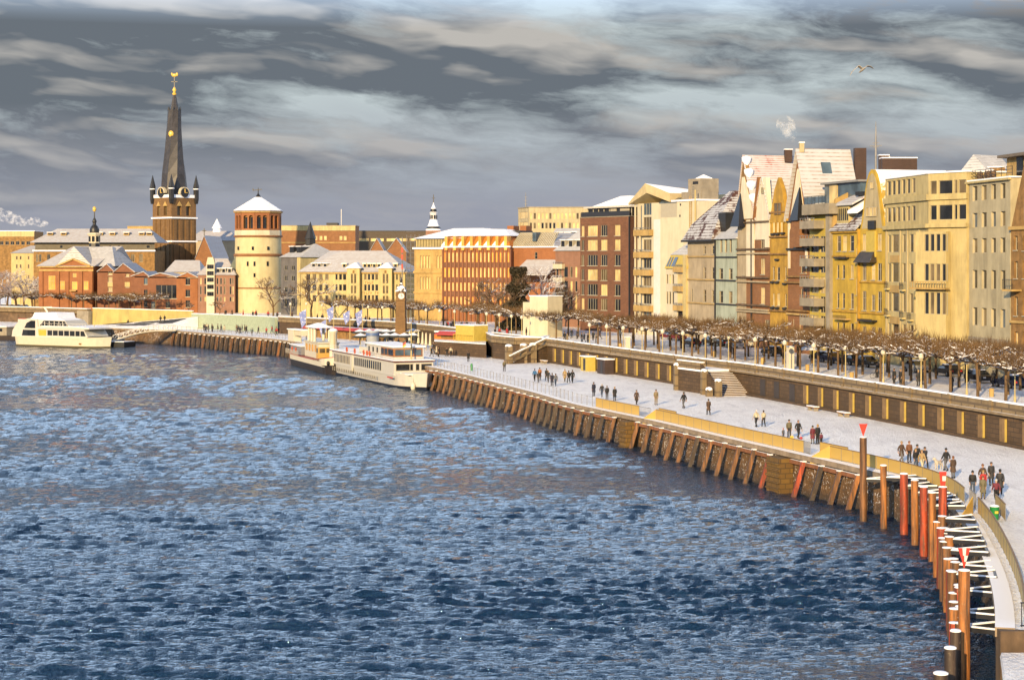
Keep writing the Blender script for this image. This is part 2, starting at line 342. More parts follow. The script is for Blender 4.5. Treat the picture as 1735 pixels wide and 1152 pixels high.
# ------------------------------------------------------------------ light, sky, camera
SUN_AZ, SUN_EL = R(19.0), R(15.0)                    # the sun stands behind the camera, a little to its left
sun = bpy.data.lights.new('sun', 'SUN'); sun.energy = 4.8; sun.angle = R(.5); sun.color = (1, .72, .37)
so = bpy.data.objects.new('sun', sun); COL.objects.link(so)
tosun = Vector((-math.sin(SUN_AZ) * math.cos(SUN_EL), -math.cos(SUN_AZ) * math.cos(SUN_EL), math.sin(SUN_EL)))
so.rotation_euler = tosun.to_track_quat('Z', 'Y').to_euler()
def world():
    w = bpy.data.worlds.new('World'); sc.world = w; w.use_nodes = True
    t = NT.__new__(NT); t.m, t.t = w, w.node_tree; t.t.nodes.clear(); t.out = t.n('ShaderNodeOutputWorld')
    sky = t.n('ShaderNodeTexSky', sky_type='NISHITA', sun_disc=False)
    sky.sun_elevation = SUN_EL; sky.sun_rotation = math.atan2(tosun.x, tosun.y); sky.air_density = 1.1; sky.dust_density = .6; sky.ozone_density = 3.
    d = t.n('ShaderNodeTexCoord').outputs['Generated']
    sp = t.n('ShaderNodeSeparateXYZ'); t.l(d, sp.inputs[0]); el = sp.outputs['Z']
    rt = t.mapped(d, (1, 1, 1), (0, 0, 0), (0, R(-5), 0)); wv = t.n('ShaderNodeTexNoise'); wv.inputs['Scale'].default_value = 1.; wv.inputs['Detail'].default_value = 3; t.l(t.mapped(rt, (14, 14, 40.)), wv.inputs['Vector'])
    wm = t.n('ShaderNodeVectorMath', operation='MULTIPLY_ADD'); t.l(wv.outputs['Color'], wm.inputs[0]); wm.inputs[1].default_value = (.06, .02, .014); t.l(rt, wm.inputs[2]); rt = wm.outputs[0]
    big = t.mapped(rt, (6.0, 6.0, 31.), (3.1, 1.7, .35))
    n1 = t.noise(big, 1., 5, .5)
    up = t.noise(t.mapped(rt, (6.0, 6.0, 31.), (3.1, 1.7, .35 + .25)), 1., 3, .5)
    n2 = t.noise(t.mapped(rt, (15, 15, 60.), (7.3, 2.2, 0)), 1., 8, .66)
    cov = t.math('ADD', n1, t.math('MULTIPLY', t.math('SUBTRACT', n2, .5), .52))
    mask = t.ramp(cov, .31, .51)
    rim = t.ramp(t.math('SUBTRACT', n1, up), -.03, .13)            # flanks turned to the sun
    S = 10.
    low, gap = [k * S for k in (.185, .195, .232)], [k * S for k in (.31, .352, .36)]
    dark, pale = [k * S for k in (.082, .096, .112)], [k * S for k in (.36, .34, .31)]
    cl = t.mix(t.math('MULTIPLY', rim, .75), dark, pale)
    clear = t.mix(.0, gap, t.mix(1., sky.outputs[0], (1.0, 1.0, 1.05), 'MULTIPLY'))
    vis = t.mix(mask, clear, cl)
    hz = t.ramp(t.math('ADD', el, t.math('MULTIPLY', t.math('SUBTRACT', n1, .5), .07)), .02, .085)
    vis = t.mix(hz, t.mix(t.math('MULTIPLY', t.ramp(n2, .42, .7), .22), low, pale), vis)
    high = t.mix(t.math('MULTIPLY', mask, .45), t.mix(1., sky.outputs[0], (.3, .44, .66), 'MULTIPLY'), [k * S for k in (.20, .26, .36)])
    mid = t.mix(t.math('MULTIPLY', mask, .35), [k * S for k in (.80, 1.12, 1.55)], [k * S for k in (1.1, 1.2, 1.35)])  # bright band added above the frame for light blue water reflections
    wx = t.n('ShaderNodeMapRange'); wx.inputs['From Min'].default_value = .08; wx.inputs['From Max'].default_value = .3; t.l(sp.outputs['X'], wx.inputs['Value'])
    mid = t.mix(t.math('MULTIPLY', t.math('MULTIPLY', t.ramp(n2, .5, .62), wx.outputs[0]), .9), mid, [k * S for k in (1.5, 1.05, .6)])  # warm tint added to the unseen sky for gold glints on the water
    col = t.mix(t.ramp(el, .13, .22), vis, mid); col = t.mix(t.ramp(el, .30, .66), col, high)
    bg = t.n('ShaderNodeBackground'); bg.inputs['Strength'].default_value = .1
    t.l(col, bg.inputs['Color']); t.l(bg.outputs[0], t.out.inputs['Surface'])
world()
cam = bpy.data.cameras.new('camera'); cam.sensor_width = 36.; cam.lens = 36 * F / 1735; cam.shift_y = -(576 - YH) / 1735
cam.clip_start = 1.; cam.clip_end = 20000.
co = bpy.data.objects.new('camera', cam); COL.objects.link(co); co.location = (0, 0, CZ); co.rotation_euler = (R(90), 0, 0); sc.camera = co
sc.view_settings.view_transform = 'Standard'; sc.view_settings.look = 'None'; sc.view_settings.gamma = 1.; sc.view_settings.exposure = .82
sc.cycles.volume_bounces = 2; sc.cycles.max_bounces = 6; sc.cycles.diffuse_bounces = 3; sc.cycles.glossy_bounces = 3; sc.cycles.transparent_max_bounces = 6
sc.cycles.caustics_reflective = False; sc.cycles.caustics_refractive = False; sc.cycles.use_denoising = True
# ------------------------------------------------------------------ water
def water():
    t = NT('river_water'); p = t.pos()
    b = t.noise(t.mapped(p, (1.6, 3.4, 1), rot=(0, 0, R(-6))), 1., 4, .62)
    b = t.math('ADD', b, t.math('MULTIPLY', t.noise(t.mapped(p, (5., 11., 1), rot=(0, 0, R(4))), 1., 3, .6), .35))
    return t.done((.002, .013, .036), .03, t.bump(b, .8, .4), IOR=1.8, Specular_IOR_Level=.5, Specular_Tint=(.52, .79, 1., 1.))
M['water'] = water()
def waves():
    """one sheet of real wind chop: rows and columns widen with distance, heights are a sum of travelling waves"""
    rng = np.random.default_rng(5)
    ys = np.concatenate([np.linspace(1300, 700, 640), np.linspace(699.2, 560, 190), np.linspace(559, 478, 60)])
    Ds = F * CZ / (ys - YH); u = np.linspace(-.36, .36, 560)
    D, U = np.meshgrid(Ds, u, indexing='ij'); X = U * (D + 30); sp = np.gradient(Ds)[:, None] * np.ones_like(U)
    Z = np.zeros_like(X)
    patch = np.zeros_like(X)
    for k in range(14):
        lam = 22 * 2.6 ** rng.uniform(0, 1.6); th = rng.normal(0, .5); ph = rng.uniform(0, 6.28)
        patch += np.sin(2 * np.pi * (X * np.sin(th) * .45 + D * np.cos(th)) / lam + ph)
    patch = np.clip(.95 + .17 * patch, .35, 1.7)
    for k in range(150):
        lam = .42 * 13 ** rng.uniform(0, 1) ** 1.15; th = rng.normal(R(5), .27); ph = rng.uniform(0, 6.28)
        amp = .0066 * lam ** .36
        att = np.clip(lam / (1.2 * np.abs(sp)), .3, 1.)
        w_ = np.sin(2 * np.pi * (X * np.sin(th) + D * np.cos(th)) / lam + ph)
        Z += amp * att * (w_ + .35 * w_ * w_)
    Z *= patch
    n0, n1 = X.shape
    v = np.stack([X, D, Z], -1).reshape(-1, 3)
    i = np.arange(n0 * n1).reshape(n0, n1)
    q = np.stack([i[:-1, :-1], i[:-1, 1:], i[1:, 1:], i[1:, :-1]], -1).reshape(-1, 4)
    me = bpy.data.meshes.new('river'); me.vertices.add(len(v)); me.vertices.foreach_set('co', v.astype(np.float32).ravel())
    me.loops.add(q.size); me.loops.foreach_set('vertex_index', q.astype(np.int32).ravel())
    me.polygons.add(len(q)); me.polygons.foreach_set('loop_start', np.arange(0, q.size, 4, dtype=np.int32)); me.polygons.foreach_set('loop_total', np.full(len(q), 4, np.int32))
    me.polygons.foreach_set('use_smooth', np.ones(len(q), bool)); me.update(calc_edges=True); me.validate(); me.materials.append(M['water'])
    o = bpy.data.objects.new('river', me); COL.objects.link(o); tag(o, kind='structure')
waves()
w = MB(); w.face([(-3000, -200, -.9), (2000, -200, -.9), (2000, 1800, -.9), (-3000, 1800, -.9)])
tag(w.build('river_bed', 'water'), kind='structure')
# ------------------------------------------------------------------ the two levels of the promenade
QUAY = Path([(10., 45), (16.5, 62), (20, 73), (22.7, 81.7), (25, 90.6), (27.2, 100.8), (29.6, 114), (31.3, 128), (30.6, 137), (28.0, 146.5), (24.9, 156), (20.7, 169), (14.8, 188), (7.8, 208), (3.3, 226), (-2.2, 246), (-6.6, 262), (-13.1, 282), (-29.5, 326), (-46.8, 372), (-63, 398), (-80.6, 424), (-105, 444), (-133, 458), (-190, 474), (-420, 520)])
WALL = Path([(74, 62), (60, 105), (52.5, 133), (46, 159), (38.8, 188), (30.2, 220), (24.4, 236), (12.1, 274), (5.8, 294), (-4.2, 320), (-11.5, 342), (-18.8, 360), (-28, 377), (-51.9, 405), (-57, 415), (-73, 432), (-105, 459), (-146, 489), (-205, 500), (-430, 545)])
def strip(name, pa, pb, za, zb, mat, n=220):
    mb = MB(); A = [pa.at(pa.L * i / n) for i in range(n + 1)]; B = [pb.at(pb.L * i / n) for i in range(n + 1)]
    for i in range(n): mb.face([(A[i].x, A[i].y, za), (B[i].x, B[i].y, zb), (B[i + 1].x, B[i + 1].y, zb), (A[i + 1].x, A[i + 1].y, za)])
    return tag(mb.build(name, mat), kind='structure')
def key_strip(name, qs, ws, mat):
    mb = MB()
    for (q0, w0), (q1, w1) in zip(zip(qs, ws), zip(qs[1:], ws[1:])):
        n = max(1, int(max(q1 - q0, w1 - w0) / 2))
        for k in range(n):
            a, b = QUAY.at(q0 + (q1 - q0) * k / n, -.3), QUAY.at(q0 + (q1 - q0) * (k + 1) / n, -.3)
            c, d = WALL.at(w0 + (w1 - w0) * k / n, -.4), WALL.at(w0 + (w1 - w0) * (k + 1) / n, -.4)
            m = 3
            for j in range(m):
                f, g = j / m, (j + 1) / m
                mb.face([(*(u.lerp(v, x)).xy, ZQ) for u, v, x in ((a, c, f), (a, c, g), (b, d, g), (b, d, f))])
    return tag(mb.build(name, mat), kind='structure')
QS = QUAY.distD(81)
def match(Ds): return [QUAY.distD(D) for D in Ds], [WALL.distD(D + 4) for D in Ds]
qs, ws = match([81, 100, 114, 128, 146, 188, 226, 262, 300, 326, 372, 398, 424, 444, 458, 474]); qs[0] = QS; ws[0] = 0.; qs[-1] = QUAY.L; ws[-1] = WALL.L
key_strip('lower_promenade', qs, ws, 'ground')
up = MB(); n = 260
for i in range(n):
    a, b = WALL.at(WALL.L * i / n, -.1), WALL.at(WALL.L * (i + 1) / n, -.1)
    o = Vector((900, 2600, 0)) 
    up.face([(a.x, a.y, ZU), (a.x + o.x, a.y + o.y, ZU), (b.x + o.x, b.y + o.y, ZU), (b.x, b.y, ZU)])
tag(up.build('upper_promenade', 'ground'), kind='structure')
# ------------------------------------------------------------------ quay wall, ledge and piles
qw = thing('quay_wall', 'long rough brown river wall below the snowy lower promenade', 'quay wall', QUAY.at(QUAY.distD(150)))
sweep(QUAY, QS, QUAY.L, [(-.2, -1.5), (.15, -1.5), (.05, 3.2), (-.2, 3.2)], 2.).build('river_wall', 'quaywall', qw)
sweep(QUAY, QS, QUAY.L, [(-.5, 3.2), (.4, 3.2), (.4, ZQ + .05), (-.5, ZQ + .05)], 2.).build('coping', plain('snowy_coping', (.36, .28, .2), .9, .3, 1.2, snow=.6), qw)
def pile(mb, top, bot, r, n=8): mb.tube([bot, top], [r, r], n)
PILE_LABEL = 'slanting weathered timber pile against the river wall, %s from the golden stair bay going %s'
d0, d1 = QUAY.distD(143), QUAY.distD(281); k = 0; sp = 3.22
pile_bay = MB()
bays = [QUAY.dist(1338), QUAY.dist(1079)]
dd = d0 + 1.; idx = 0
while dd < d1:
    D = QUAY.at(dd).y
    if min(abs(dd - b) for b in bays) > 1.6:
        top = QUAY.at(dd, .52, 3.12 + random.uniform(-.12, .06)); bot = QUAY.at(dd + .35, 1.75, -1.3)
        dark = 206 < D < 222 or random.random() < .12
        mat = 'piledark' if dark else random.choice(['pilebrown', 'pilebrown', 'pileorange'] if D < 170 else ['pilebrown', 'pilebrown', 'piledark'])
        if 150.5 < D < 160 and random.random() < .5: mat = 'pilered'
        g = thing('mooring_pile', f'slanting {"blackened" if mat == "piledark" else "rusty red" if mat == "pilered" else "brown"} pile under the promenade edge, {nth(idx + 1)} from the red-topped marker towards the ships', 'pile', bot, 'slanting piles along the river wall')
        m = MB(); m.bar(bot, top, .42, .36); m.build('shaft', mat, g)
        c = MB(); u = QUAY.tan(dd); c.box((top.x, top.y, top.z + .06), (.44, .40, .09), math.atan2(u.y, u.x)); c.build('snow_cap', 'snow', g)
        if idx % 1 == 0:
            nb = QUAY.at(dd + sp, .35, 2.9); wl = MB(); a = QUAY.at(dd + .3, .35, 2.9)
            wl.bar(a, nb, .3, .34); 
            wl.build('waler', plain('waler_%d' % (idx % 3), (.3, .12, .05), .85, .35, 2., snow=.7) if idx < 3 else bpy.data.materials['waler_%d' % (idx % 3)], g)
        idx += 1
    dd += sp
for j, b in enumerate(bays):
    mb = MB(); u = QUAY.tan(b); rz = math.atan2(u.y, u.x)
    c = QUAY.at(b, .8, 0); mb.box((c.x, c.y, .8), (2.6 if j == 0 else 1.8, 1.3, 4.6), rz)
    for q in range(5):
        e = QUAY.at(b, 1.5, 2.6 - q * .55); mb.box(e, (2.6 if j == 0 else 1.8, .22, .12), rz)
    solo(mb, 'ladder_bay', brick('ochre_block_%d' % j, (.30, .17, .035), (.17, .09, .025), (.06, .04, .02), .9, .45, .3), ['broad ochre stone bay with ladder rungs under the golden railing steps', 'narrow ochre stone bay with ladder rungs under the white gate'][j], 'stone bay')
d0, d1 = QUAY.distD(369), QUAY.distD(424); dd = d0; idx = 0
while dd < d1:
    top = QUAY.at(dd, .5, 3.1); bot = QUAY.at(dd + .2, 1.4, -1.3)
    mat = 'pileorange' if idx in (7, 3) else 'piledark' if idx % 3 else 'pilebrown'
    g = thing('mooring_pile', f'{"orange-lit" if idx == 7 else "dark"} slanting pile below the distant quay crowd, {nth(idx + 1)} from the moored steamer', 'pile', bot, 'dark piles below the distant quay')
    m = MB(); m.bar(bot, top, .5, .42); m.build('shaft', mat, g)
    c = MB(); c.box((top.x, top.y, top.z + .05), (.5, .5, .1)); c.build('snow_cap', 'snow', g)
    dd += 2.75; idx += 1
# near free-standing steel piles with snow-covered A-braces: (px, py of head, offset from the ledge, material, radius)
near = [(1497, 788.8, 134.8, 'pileorange', .34), (1531.6, 803, 131., 'pilered', .40), (1549.8, 813.6, 126.5, 'pileorange', .36), (1565, 825, 121.5, 'pilered', .38), (1579.4, 834.6, 118.5, 'pileorange', .36),
        (1619, 1069, 82., 'piledark', .34), (1610, 1098, 78.5, 'piledark', .36), (1594, 1141, 75., 'piledark', .42)]
names = ['ochre pile standing alone beside the tall marker', 'bright red pile, first of the red steel row', 'orange-brown pile between two red piles', 'second bright red pile of the steel row', 'ochre pile just left of the leaning red marker', 'blackened pile just left of the lowest triangle marker', 'black snow-capped pile near the bottom edge', 'lowest black pile cut by the bottom edge']
def brace(g, head, D, mb=None):
    dq = QUAY.distD(D); a = Vector(head); wll = [QUAY.at(dq + e, .05, head.z + .1) for e in (-1.1, 1.1)]
    mb = MB(); mb.bar(a, wll[0], .16, .22); mb.bar(a, wll[1], .16, .22); mb.bar(wll[0], wll[1], .16, .2)
    o = mb.build('brace', 'darkmetal', g); s = MB(); e = Vector((0, 0, .15)); s.bar(a + e, wll[0] + e, .13, .07); s.bar(a + e, wll[1] + e, .13, .07); s.build('brace_snow', 'snow', o)
for (x, y, D, m_, r_), lab in zip(near, names):
    h = at(x, y, D); g = thing('steel_pile', lab, 'pile', (h.x, h.y, 0), 'upright steel piles of the near dolphin row')
    b = MB(); r_ *= .74; b.tube([(h.x, h.y, -1.5), h], [r_ * 1.02, r_], 14); b.build('shaft', m_, g)
    b = MB(); b.lathe((h.x, h.y, h.z), [(r_ * 1.03, 0), (r_ * 1.04, .05), (r_ * .8, .09), (.02, .11)], 14); b.build('snow_cap', 'snow', g)
    if 140 > D > 100: brace(g, Vector((h.x, h.y, h.z - 1.)), D)
for q in range(25):                                    # packed row of piles closing towards the camera
    D = 113 - q * 1.18; dq = QUAY.distD(D); p = QUAY.at(dq, 2.0 + .3 * (q % 2)); zt = 4.3 - q * .045 - (.35 if q % 3 else 0) + random.uniform(-.12, .12)
    g = thing('steel_pile', f'streaked rusty pile in the dense row under the white braces, {nth(q + 1)} from its far end', 'pile', (p.x, p.y, 0), 'upright steel piles of the near dolphin row')
    b = MB(); b.tube([(p.x, p.y, -1.5), (p.x, p.y, zt)], [.29, .28], 12); b.build('shaft', ['pilebrown', 'pileorange', 'pilebrown', 'pilered', 'pilebrown'][q % 5], g)
    b = MB(); b.lathe((p.x, p.y, zt), [(.29, 0), (.26, .04), (.02, .07)], 12); b.build('snow_cap', 'snow', g)
    if q % 3 == 0: brace(g, Vector((p.x, p.y, zt - .25)), D)
# the three marker piles with inverted triangles
def cone_mark(c, h, r, half=False):
    mb = MB(); mb.lathe(c, [(.05, 0), (r * .55, h * .5), (r, h), (r * .9, h + .02)], 4, 0, False, R(45)); return mb
for (x, y, D, ty, hgt, lab, m_, kind) in [(1462.6, 741, 138.9, 718, 1., 'tallest rust-brown marker pile topped by a plain red inverted triangle', 'pilebrown', 0), (1597.5, 825, 117.5, 799, 1., 'red marker pile topped by a red cut-off cone with white band', 'pilered', 1), (1633.5, 966, 84., 928, 1., 'brown marker pile topped by a red and white checkered triangle', 'pileorange', 2)]:
    h = at(x, y, D); top = at(x, ty, D); g = thing('marker_pile', lab, 'marker', (h.x, h.y, 0), 'river marker piles')
    b = MB(); b.tube([(h.x, h.y, -1.5), h], [.29, .28], 14); b.build('shaft', m_, g)
    b = MB(); b.lathe((h.x, h.y, h.z), [(.29, 0), (.27, .05), (.02, .09)], 14); b.build('snow_cap', 'snow', g)
    hh = top.z - h.z; r = (7.2, 6.2, 10.5)[kind] * D / F
    mk = MB()
    A = lambda xx, zz, yy=0.: (h.x + xx, h.y + yy, h.z + zz)
    def tri(x0, x1, z0, z1, mat_i=0):
        """slab slice of the triangle between heights z0,z1 and cross fractions x0,x1"""
        w = lambda z: r * max(.06, (z - .12 * hh) / (.88 * hh)) if kind != 1 else r * (.55 + .45 * z / hh)
        mk.hexa([A(x0 * w(z0), z0, -.03), A(x1 * w(z0), z0, -.03), A(x1 * w(z0), z0, .03), A(x0 * w(z0), z0, .03)], [A(x0 * w(z1), z1, -.03), A(x1 * w(z1), z1, -.03), A(x1 * w(z1), z1, .03), A(x0 * w(z1), z1, .03)], mat_i)
    if kind == 0: tri(-1, 1, .12 * hh, hh)
    elif kind == 1: tri(-1, 1, .72 * hh, hh); tri(-1, -.2, .4 * hh, .72 * hh); tri(-.2, 1, .4 * hh, .72 * hh, 1); tri(-1, 1, .0, .4 * hh)
    else: tri(-1, -.3, .66 * hh, hh); tri(-.3, .35, .66 * hh, hh, 1); tri(.35, 1, .66 * hh, hh); tri(-1, 0, .4 * hh, .66 * hh); tri(0, 1, .4 * hh, .66 * hh, 1); tri(-1, 1, .12 * hh, .4 * hh)
    mk.build('topmark', ['redpaint', 'white2'], g)
    if kind == 0: brace(g, Vector((h.x, h.y, 3.3)), D)
# ------------------------------------------------------------------ railings
def rail(name, lab, d0, d1, off, z0=ZQ, h=1.12, panel='railgold', post='wood', gap=.0, step=2.):
    g = thing(name, lab, 'railing', QUAY.at(d0, off, z0)); L = d1 - d0; n = max(1, round(L / step))
    pn, ps, hr = MB(), MB(), MB()
    for i in range(n + 1):
        p = QUAY.at(d0 + L * i / n, off, z0); MB().tube([p, p + Vector((0, 0, h))], .035, 5).build('post', 'steel', g)
    sweep(QUAY, d0, d1, [(off - .02, z0 + .08), (off + .02, z0 + .08), (off + .02, z0 + h - .05), (off - .02, z0 + h - .05)], step, pn)
    sweep(QUAY, d0, d1, [(off - .05, z0 + h - .05), (off + .05, z0 + h - .05), (off + .05, z0 + h), (off - .05, z0 + h)], step, hr)
    pn.build('mesh_panel', panel, g); hr.build('handrail', plain('handrail_wood', (.3, .17, .05), .6) if 'handrail_wood' not in bpy.data.materials else bpy.data.materials['handrail_wood'], g); return g
qd = QUAY.dist
def gate(d0, d1, off, lab, nm='railing_gate', col='steel'):
    g = thing(nm, lab, 'gate', QUAY.at(d0, off, ZQ)); mb = MB(); n = 9
    for i in range(n + 1):
        p = QUAY.at(d0 + (d1 - d0) * i / n, off, ZQ); mb.bar(p, p + Vector((0, 0, 1.1)), .035)
    for zz in (.1, 1.08): mb.bar(QUAY.at(d0, off, ZQ + zz), QUAY.at(d1, off, ZQ + zz), .05)
    mb.build('bars', col, g); return g
q1080, q1091, q1346, q1360, q1615, q1640 = qd(1079), qd(1090), qd(1344), qd(1360), QUAY.distD(124), QUAY.distD(120.5)
rail('golden_railing', 'golden mesh railing whose far end meets the thin posts, left of the white gate', q1080, QUAY.distD(203.5), -.55)
gate(q1091, q1080, -.55, 'narrow white bar gate at the far end of the golden railings')
rail('golden_railing', 'short golden mesh railing between the far white gate and the sloping stair panel', qd(1122), q1091, -1.5)
rail('golden_railing', 'longest straight golden mesh railing between the two white gates', q1360 + 1.2, qd(1106), -.55)
gate(q1360, q1360 + 1.2, -.55, 'white bar gate beside the couple with the yellow bag')
rail('golden_railing', 'short golden mesh railing just right of the middle white gate', qd(1412), q1360, -1.5)
rail('golden_railing', 'golden mesh railing curving behind the tall red-topped marker', q1615, qd(1394), -.65)
gate(q1640, q1615, -1.0, 'white bar gate at the curve beside the green bin')
rail('golden_railing', 'short golden mesh railing beside the green bin', QUAY.distD(115), q1640, -2.3)
rail('golden_railing', 'golden mesh railing sweeping down to the right edge of the picture', QUAY.distD(82.5), QUAY.distD(119), -.95)
for j, (a, b, lab) in enumerate([(1106, 1098, 'sloping golden panel at the far stair opening'), (1396, 1382, 'sloping golden panel at the middle stair opening'), (0, 0, 'sloping golden panel at the near stair opening')]):
    da, db = (qd(a), qd(b)) if a else (QUAY.distD(119), QUAY.distD(117.2))
    p0, p1 = QUAY.at(da, -.55), QUAY.at(db, .38)
    mb = MB(); q = lambda p, z, e=0.: (p.x + e, p.y, z)
    mb.hexa([q(p0, ZQ), q(p1, 2.7), q(p1, 2.7, .07), q(p0, ZQ, .07)], [q(p0, ZQ + 1.12), q(p1, 3.6), q(p1, 3.6, .07), q(p0, ZQ + 1.12, .07)])
    solo(mb, 'sloping_railing', 'railgold', lab, 'railing')
# thin posts with a wire along the far half of the quay
g = thing('post_railing', 'row of thin dark posts with a wire along the snowy quay edge', 'railing', QUAY.at(QUAY.distD(206), -.6, ZQ)); d0, d1 = QUAY.distD(205), QUAY.distD(281); n = 44
ps = []
for i in range(n):
    p = QUAY.at(d0 + (d1 - d0) * i / (n - 1), -.7, ZQ); b = MB(); b.bar(p, p + Vector((0, 0, 1.15)), .07); b.build('post', 'steel', g)
sweep(QUAY, d0, d1, [(-.71, ZQ + 1.06), (-.69, ZQ + 1.06), (-.69, ZQ + 1.08), (-.71, ZQ + 1.08)], 2.).build('wire', 'steel', g)
g = thing('post_railing', 'row of thin pale posts at the far quay edge below the mint wall', 'railing', QUAY.at(QUAY.distD(372), -.6, ZQ)); d0, d1 = QUAY.distD(368), QUAY.distD(432); n = 40
b = MB()
for i in range(n): p = QUAY.at(d0 + (d1 - d0) * i / (n - 1), -.6, ZQ); MB().bar(p, p + Vector((0, 0, 1.1)), .07).build('post', 'steel', g)
sweep(QUAY, d0, d1, [(-.62, ZQ + 1.0), (-.58, ZQ + 1.0), (-.58, ZQ + 1.06), (-.62, ZQ + 1.06)], 2., b); b.build('wire', 'steel', g)
# near landing in the bottom right corner
D = 73.; p = QUAY.at(QUAY.distD(76.5), -.2, 0)
g = thing('landing', 'snow-covered landing with a dark rail in the bottom right corner', 'landing', (p.x, p.y, 0))
a = MB(); a.hexa([(22.3, 80.6, 0), (32, 80.6, 0), (32, 60, 0), (17.2, 60, 0)], [(22.3, 80.6, 2.55), (32, 80.6, 2.55), (32, 60, 2.55), (17.2, 60, 2.55)]); a.build('landing_base', 'concrete', g)
a = MB(); a.hexa([(22.2, 80.55, 2.552), (32, 80.55, 2.552), (32, 60, 2.552), (17.1, 60, 2.552)], [(22.25, 80.5, 2.75), (32, 80.5, 2.75), (32, 60, 2.75), (17.2, 60, 2.75)]); a.build('snow_bed', 'ground', g)
eb = MB(); eb.hexa([(22.4, 81.2, -1), (60, 81.2, -1), (60, 82, -1), (22.4, 82, -1)], [(22.4, 81.2, 3.58), (60, 81.2, 3.58), (60, 82, 3.58), (22.4, 82, 3.58)]); solo(eb, 'end_wall', 'darkstone', 'concrete end wall of the promenade above the corner landing', 'wall')
g = thing('landing_fence', 'dark upright bar fence at the bottom right corner', 'fence', (23.9, 82, ZQ)); b = MB()
for i in range(16): x = 23.6 + i * .16; b.bar((x, 82, ZQ), (x, 82, ZQ + 1.15), .035)
for zz in (.08, 1.13): b.bar((23.55, 82, ZQ + zz), (26.1, 82, ZQ + zz), .06)
b.build('bars', 'navy', g)
b = MB(); b.bar((23.5, 80, 3.7), (22.6, 74, 3.7), .1); b.bar((23.5, 80, 2.75), (23.5, 80, 3.75), .1); b.bar((22.6, 74, 2.75), (22.6, 74, 3.75), .1); solo(b, 'stair_rail', 'steel', 'grey sloping stair rail on the snowy landing', 'handrail')
# ------------------------------------------------------------------ retaining wall of the upper promenade
rw = thing('retaining_wall', 'dark stone retaining wall with brown pilasters, sides painted sunlit, carrying the upper promenade', 'wall', WALL.at(WALL.distD(160)))
wl = WALL.distD
sweep(WALL, 0, wl(296), [(-.5, 0), (0, 0), (0, ZU - .25), (-.5, ZU - .25)], 2.5).build('wall_face', 'stonewall', rw)
sweep(WALL, 0, wl(300), [(-.5, ZU - .25), (.45, ZU - .25), (.45, ZU), (-.5, ZU)], 2.5).build('ledge', plain('ledge_stone', (.3, .22, .13), .9, .25, 1.2, snow=.5), rw)
sweep(WALL, 0, wl(300), [(-.1, ZU), (.25, ZU), (.25, 7.52), (-.1, 7.52)], 2.5).build('parapet', 'parapet', rw)
sweep(WALL, 0, wl(300), [(-.2, 7.52), (.35, 7.52), (.3, 7.66), (-.15, 7.66)], 2.5).build('parapet_snow', 'snow', rw)
sweep(WALL, 0, wl(300), [(0, ZQ), (.5, ZQ), (.45, ZQ + .28), (0, ZQ + .3)], 2.5).build('plinth', 'stonewall', rw)
dd = wl(146)
M['pilaster'] = plain('sunlit_pilaster', (.58, .43, .10), .8, .1, 1.5); M['pilasterface'] = plain('brown_pilaster', (.26, .16, .07), .9, .25, 1.5)  # yellow tone: sunlight put into the colour of the pilaster sides
def wbox(d, w, o0, o1, z0, z1, mb=None):
    mb = mb or MB(); a0, a1, b0, b1 = WALL.at(d - w / 2, o0), WALL.at(d - w / 2, o1), WALL.at(d + w / 2, o0), WALL.at(d + w / 2, o1)
    r = [a1, a0, b0, b1]; return mb.hexa([(p.x, p.y, z0) for p in r], [(p.x, p.y, z1) for p in r])
while dd < wl(291):
    D = WALL.at(dd).y; x = CX + F * WALL.at(dd).x / D
    if not (1180 < x < 1355):
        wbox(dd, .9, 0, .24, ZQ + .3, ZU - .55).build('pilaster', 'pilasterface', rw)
        wbox(dd - .48, .06, .02, .23, ZQ + .32, ZU - .6).build('sunlit_pilaster_side', 'pilaster', rw)  # thin panel painted as the sunlit side face
    dd += 4.05
for x in (1345, 1315, 1290): wbox(WALL.dist(x), 1.5, -.05, .08, ZQ + .3, ZU - .7).build('niche', plain('niche_%d' % x, (.05, .04, .04), .8), rw); 
dd = wl(140)
while dd < wl(299):
    wbox(dd, .5, -.15, .38, ZU, 7.58).build('parapet_pier', 'parapet', rw); dd += 8.1
# kiosk boxes before the wall
for x, w, lab, m_ in ((1038, 3.2, 'dark brown wooden kiosk against the retaining wall', 'brown'), (1011, 2.6, 'yellow-sided box beside the brown kiosk by the wall', 'wallyellow')):
    d = WALL.dist(x); g = thing('kiosk', lab, 'kiosk', WALL.at(d, 1., ZQ))
    wbox(d, w, .55, 2.0, ZQ, ZQ + 2.15).build('body', plain('kiosk_%d' % x, (.06, .035, .03), .7, .3) if x == 1038 else 'wallyellow', g)
    wbox(d, w + .2, .45, 2.15, ZQ + 2.15, ZQ + 2.3).build('roof', 'snow', g)
    wbox(d - .3, .9, 1.99, 2.03, ZQ + .1, ZQ + 1.9).build('door', 'darkmetal', g)
# benches by the wall
for x, lab in ((1397, 'snow-covered bench at the wall left of the tall marker'), (1460, 'snow-covered bench at the wall right of the tall marker'), (940, 'dark bench near the stair pillar')):
    d = WALL.dist(x); g = thing('bench', lab, 'bench', WALL.at(d, 2, ZQ))
    wbox(d, 2.2, 1.5, 2.1, ZQ + .38, ZQ + .46).build('seat', 'wood', g); wbox(d, 2.2, 1.5, 2.1, ZQ + .46, ZQ + .54).build('snow', 'snow', g)
    for s in (-.8, .8): wbox(d + s, .25, 1.55, 2.05, ZQ, ZQ + .38).build('leg', 'concrete', g)
